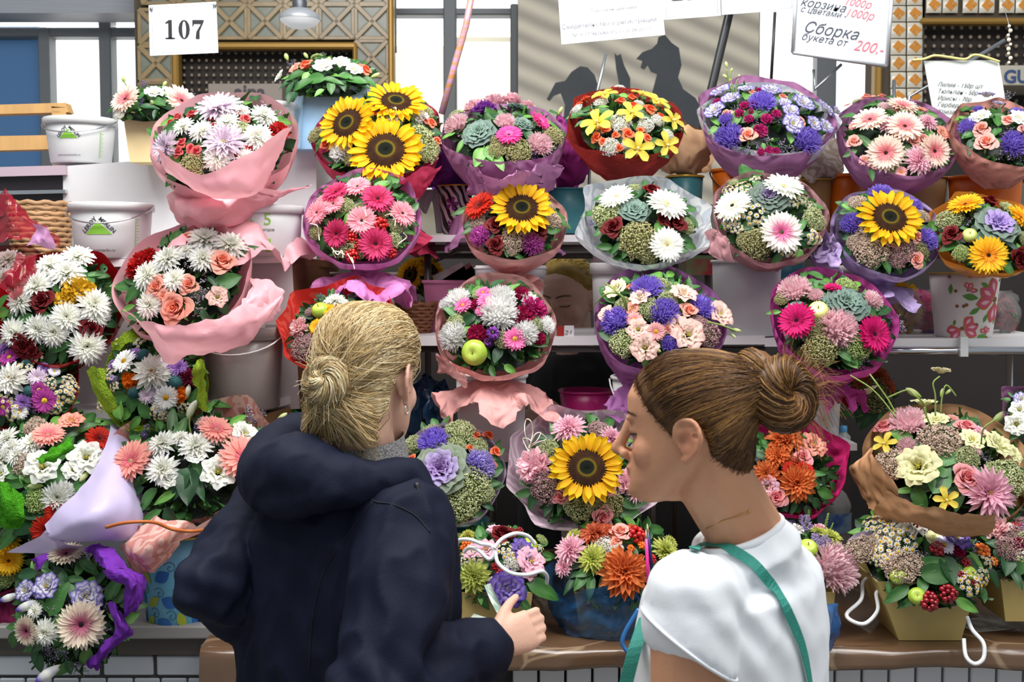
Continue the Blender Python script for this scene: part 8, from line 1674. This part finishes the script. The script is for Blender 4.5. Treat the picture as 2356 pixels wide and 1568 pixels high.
# ---------------------------------------------------------------- the shopper in the white T-shirt
def shopper_white():
    a = R_(22); f = Vector((-math.cos(a), math.sin(a), 0)); Z = Vector((0, 0, 1)); H = Head((.254, 1.64, 1.474), f, tilt=R_(-2), sc=1.0, zs=.91)
    ab = R_(38); fb = Vector((-math.cos(ab), math.sin(ab), 0)); rb = Vector((fb.y, -fb.x, 0)); nb = at(1702, 1262, 1.66)
    Ls, Rs = at(1588, 1378, 1.515), at(1800, 1330, 1.80); Le = Vector((Ls.x - .008, Ls.y - .03, Ls.z - .275)); Re = Vector((Rs.x + .02, Rs.y + .02, Rs.z - .28)); Lw = Le + Vector((-.20, .10, .0)); Rw = Re + Vector((-.22, .02, .03)); tc = Vector((.325, 1.665, 0))
    skin = C('#cf9876')
    mb = MB(); H.build(mb)
    limb(mb, [H.w(0, -.030, -.035), H.w(0, -.030, -.080), nb + Z * .03, nb - Z * .03], [.056, .052, .053, .066]); mb.ball(H.w(0, .028, -.098), (.030, .042, .018), H.R, 12, 8)
    limb(mb, [H.w(0, -.045, -.07), nb + Vector((.028, 0, .02)), nb + Vector((.04, .02, -.04))], [.042, .042, .05])
    loft(mb, [(nb - Z * .01, rb * .065, fb * .05), (nb - Z * .06, rb * .12, fb * .07), (tc + Z * 1.20, rb * .14, fb * .09), (tc + Z * 1.0, rb * .12, fb * .085), (tc + Z * .86, rb * .13, fb * .10)])
    limb(mb, [Ls, Ls * .5 + Le * .5, Le, Lw], [.056, .050, .040, .026]); limb(mb, [Rs, Re, Rw], [.052, .040, .026])
    hand_shapes(mb, Lw, Vector((-.9, .35, .0)), Vector((-.1, -.9, .3)), (.9, .9, .95, 1.0, .4), .16, side=-1); hand_shapes(mb, Rw, Vector((-.95, .1, 0)), Vector((0, .6, .7)), (.9, .9, .95, 1.0, .4), .16, side=1)
    me = remesh(mb, .0034, 3, .4); v = get_v(me); H.sculpt(v); set_v(me, v); set_c(me, H.paint(v, skin, C('#a8604e'), C('#4a3222'), C('#b0604a')))
    P = finish(me, 'person', M_SKIN, None); tag(P, 'person with ginger brown bun and white T-shirt, seen in profile looking left', 'person'); brows(P, P.data, H, C('#3c2a1c'))
    sc0 = at(1698, 1226, 1.665); sA = Vector((.062, -.012, .022)); sB = Vector((.012, .074, .006))
    mt = mat('white_cotton', '#e9edf2', rough=.8, spec=.2, bump=.04, bscale=420, sheen=.2)
    mb = MB()
    loft(mb, [(sc0, sA, sB), (sc0 + Vector((.004, 0, -.03)), sA * 1.35, sB * 1.35), (nb * .4 + tc * .6 + Z * (1.245 - .6 * 0 - nb.z * .4), rb * .165, fb * .108), (tc + Z * 1.17, rb * .172, fb * .122), (tc + Z * 1.05, rb * .165, fb * .125), (tc + Z * .90, rb * .160, fb * .12), (tc + Z * .82, rb * .165, fb * .125)], 30)
    d = (Le - Ls).normalized(); limb(mb, [nb - Z * .06 - rb * .05, Ls + Z * .004, Ls + d * .03], [.056, .060, .064]); limb(mb, [at(1760, 1270, 1.68), at(1815, 1340, 1.70), at(1830, 1450, 1.70)], [.045, .05, .05]); loft(mb, [(Ls + d * .01, Vector((.062, 0, 0)), Vector((0, .062, 0))), (Ls + d * .05, Vector((.064, 0, -.036)), Vector((0, .066, 0))), (Ls + d * .060, Vector((.063, 0, -.046)), Vector((0, .066, 0)))], 24, 2.0)
    d2 = (Re - Rs).normalized(); limb(mb, [nb - Z * .05 + rb * .05, Rs, Rs + d2 * .10], [.056, .062, .062])
    me = remesh(mb, .006, 5, .5); folds(me, .007, (7, 7, 5), 8.0); v = get_v(me)
    for i in range(len(v)):     # drawn folds running from the armpit over the back
        p = Vector(v[i]); q = p - (Ls + Vector((.07, .04, -.02))); w = math.exp(-(q.length / .11) ** 2); k = .0035 * w * math.sin(q.dot(Vector((.8, .1, .55))) * 150 + 2 * noise.noise(p * 9)); v[i] += np.array(Vector((.3, -.9, .2)) * k, dtype=np.float32)
    set_v(me, v); T = finish(me, 't_shirt', mt, P)
    mb = MB(); mb.tube([sc0 + sA * math.cos(t) * .97 + sB * math.sin(t) * .97 for t in np.linspace(0, 6.283, 40, endpoint=False)], .0065, 8, closed=True); mb.build('neckband', mt, T)
    mb = MB(); c1 = Ls + d * .058; mb.tube([c1 + Vector((.063 * math.cos(t), .066 * math.sin(t), -.046 * math.cos(t))) for t in np.linspace(0, 6.283, 36, endpoint=False)], .0024, 6, closed=True); mb.build('sleeve_hem', mt, T)
    bvh = BVHTree.FromPolygons([x.co[:] for x in me.vertices], [p.vertices[:] for p in me.polygons])
    def skinpt(px, py, off=.003):
        dr = ray(px, py); h = bvh.ray_cast(CAM, dr, 5)
        return (h[0] + h[1] * off) if h[0] is not None else at(px, py, 1.6)
    # strap of the bag, lying on the cloth across the back
    px2 = cat_rom([(x, y, 0) for x, y in ((1594, 1272), (1612, 1262), (1640, 1258), (1680, 1266), (1720, 1288), (1756, 1325), (1788, 1372), (1815, 1425), (1838, 1485), (1852, 1550), (1858, 1600))], 5); pts = [skinpt(q.x, q.y, .0055) for q in px2]; pts = [(pts[max(i - 1, 0)] + pts[i] * 2 + pts[min(i + 1, len(pts) - 1)]) / 4 for i in range(len(pts))]
    t = thing('bag_strap', pts[25], 'narrow teal bag strap across the back of the white T-shirt', 'strap'); P2 = pts; mb = MB(); rows = []
    for i, p in enumerate(P2):
        tg = (P2[min(i + 1, len(P2) - 1)] - P2[max(i - 1, 0)]).normalized(); h = bvh.find_nearest(p); n_ = h[1]; sdv = tg.cross(n_).normalized() * .0075; n_ = n_ * .0012; rows.append([p - sdv, p - sdv + n_, p + sdv + n_, p + sdv])
    mb.grid(rows, cv=True, smooth=False); ms = mat('teal_strap', '#2c8f80', rough=.6, bump=.3, bscale=500); mb.build('strap', ms, t)
    mb = MB(); q = cat_rom([at(1486, 1420, 1.60), at(1462, 1490, 1.56), at(1440, 1575, 1.55)], 5); rows = [[p + Vector((-.010, 0, 0)), p + Vector((-.010, -.002, 0)), p + Vector((.010, -.002, .004)), p + Vector((.010, 0, .004))] for p in q]; mb.grid(rows, cv=True, smooth=False); mb.build('strap_front', ms, t)
    # hair
    cols = [C('#3a2614'), C('#6f4a26'), C('#b98a4c')]; S_ = Scalp(P.data, H, (0, -.55, .83), .04, .30, -.02); hair = S_.cap(P, cols[:2], .010); hair['label'] = 'ginger brown hair twisted into a high bun'
    S_.strands(hair, (0, -.108, .062), 4600, cols, .010, .00052, 5, spread=.07, segs=9, lift=.004)
    rr = random.Random(4); mb = MB(); b1 = at(1738, 868, 1.615); b2 = at(1800, 905, 1.60); ax1 = Vector((.75, .1, .65))
    mb.ball(b1, (.034, .034, .040), nu=12, nv=8, col=cols[1]); coil(mb, b1, Vector((.8, -.2, .35)), .022, .022, 5.5, 380, cols, rr, .0006)
    torus_core(mb, b2, Vector((.5, -.75, .3)), .026, .028, cols[1]); coil(mb, b2, Vector((.5, -.75, .3)), .027, .031, 6, 750, cols, rr, .0006)
    for k in range(150):
        a_ = rr.uniform(-1.4, 1.6); d_ = Vector((math.cos(a_), rr.uniform(-.3, .3), math.sin(a_))); p0 = b2 + d_ * .045; L = rr.uniform(.015, .05); mb.tube([p0, p0 + d_ * L * .5 + Z * .004, p0 + d_ * L - Z * rr.uniform(0, .03)], .0003, 3, col=cols[rr.randrange(1, 3)], caps=False)
    mb.build('bun', M_HAIR, hair)
    # thin gold necklace
    sb = BVHTree.FromPolygons([x.co[:] for x in P.data.vertices], [p.vertices[:] for p in P.data.polygons]); N_ = []
    for x, y in ((1600, 1238), (1625, 1215), (1660, 1198), (1695, 1186), (1722, 1176)):
        h = sb.ray_cast(CAM, ray(x, y), 5)
        if h[0] is not None: N_.append(h[0] + h[1] * .001)
    if len(N_) > 2: mb = MB(); mb.tube(cat_rom(N_, 5), .0007, 5); mb.ball(N_[-1], .0022, nu=6, nv=4); mb.build('necklace', mat('gold_chain', '#c99a4c', rough=.3, metal=.8), P)
    lower_body(P, tc, fb, .15, mat('jeans', '#3a4660', rough=.8), mat('white_shoe', '#d0d0d0', rough=.5))
shopper_white()

# ---------------------------------------------------------------- the seller behind the rack
def seller():
    f = Vector((-.50, -.86, 0)).normalized(); r = Vector((f.y, -f.x, 0)); Z = Vector((0, 0, 1)); H = Head(at(1304, 688, 4.0), f, tilt=R_(-12), sc=1.12); nb = at(1322, 800, 4.06); tc = Vector((nb.x + .02, nb.y + .03, 0))
    skin = C('#dcb49e'); Ls, Rs = nb - r * .17 - Z * .06, nb + r * .17 - Z * .06
    hL, hR = at(1262, 945, 3.72), at(1226, 920, 3.74)
    Le, Re = Ls + Vector((.02, -.08, -.22)), Rs + Vector((-.05, -.06, -.22))
    mb = MB(); H.build(mb, fat=.010); limb(mb, [H.w(0, -.03, -.04), nb + Z * .02, nb - Z * .05], [.062, .062, .08]); mb.ball(H.w(0, .03, -.10), (.036, .04, .022), H.R, 12, 8)
    loft(mb, [(nb - Z * .03, r * .07, f * .06), (nb - Z * .10, r * .15, f * .10), (nb - Z * .4, r * .15, f * .11)]); limb(mb, [Ls, Le, hL], [.055, .045, .028]); limb(mb, [Rs, Re, hR], [.055, .045, .028])
    hand_shapes(mb, hL, Vector((-.75, -.2, -.35)), Vector((-.2, -.8, .5)), (1, 1.1, 1.2, 1.2, .6), .17, side=-1); hand_shapes(mb, hR, Vector((.5, -.3, -.3)), Vector((.1, -.8, .5)), (.9, 1, 1.1, 1.1, .5), .17, side=1)
    me = remesh(mb, .0050, 3, .4); v = get_v(me); H.sculpt(v); set_v(me, v); set_c(me, H.paint(v, skin, LIP, C('#6a4a34')))
    P = finish(me, 'person', M_SKIN, None); tag(P, 'yellow blonde person in black working behind the rack between the buckets', 'person'); brows(P, P.data, H, C('#5a4028'))
    mb = MB(); loft(mb, [(nb - Z * .02, r * .09, f * .08), (nb - Z * .07, r * .16, f * .115), (nb - Z * .25, r * .20, f * .15), (nb - Z * .5, r * .20, f * .16), (nb - Z * .75, r * .21, f * .16)]); limb(mb, [nb - Z * .06 - r * .06, Ls, Le, Le * .4 + hL * .6], [.07, .075, .065, .05]); limb(mb, [nb - Z * .06 + r * .06, Rs, Re, Re * .4 + hR * .6], [.07, .075, .065, .05])
    me = remesh(mb, .010, 4, .5); folds(me, .008, (8, 8, 6), 1.0); finish(me, 'black_top', mat('black_cloth', '#121216', rough=.8, sheen=.1), P)
    cols = [C('#7a5f20'), C('#b3923a'), C('#e0c468')]; S_ = Scalp(P.data, H, (0, -.62, .78), .10, .1, -.05, .35); hair = S_.cap(P, cols[:2], .013); S_.strands(hair, (0, -.115, .02), 900, cols, .013, .0011, 6, spread=.15, sag=.1, segs=7)
    rr = random.Random(2); mb = MB(); mb.ball(H.w(0, -.12, -.01), .04, nu=10, nv=7, col=cols[1]); coil(mb, H.w(0, -.125, -.03), H.R @ Vector((0, -1, .3)), .026, .026, 6, 60, cols, rr, .0018)
    mb.build('ponytail', M_HAIR, hair)
    lower_body(P, tc, f, .17, MATS['dark_trousers'], MATS['black_shoe'], top=.85)
seller()
# repeats share a group
for base, g in (('bouquet', 'wrapped bouquets on the flower stall'), ('flower_box', 'flower boxes along the counter edge'), ('flower_bag', 'gift bag arrangements on the top level'), ('bucket', 'plastic buckets holding bouquets'), ('paper_pot', 'decorated paper pots'), ('wrapped_bunch', 'paper wrapped bunches behind the top row'),
                ('magazine', 'magazines in the pink planter'), ('water_bottle', 'water bottles by the rack leg'), ('pencil', 'pencils in the orange dahlia box'), ('banknote', 'banknotes in the hand'), ('gift_carton', 'gift cartons behind the rack'), ('paper_sign', 'printed cards at the top'), ('green_bag', 'crumpled green bags'), ('plastic_bag', 'blue plastic bags'), ('bracket', 'steel bracket arms'), ('chrome_peg', 'chrome pegs'), ('wicker_basket', 'wicker baskets')):
    for o in bpy.data.objects:
        if o.parent is None and o.name.split('.')[0] == base and 'group' not in o: o['group'] = g
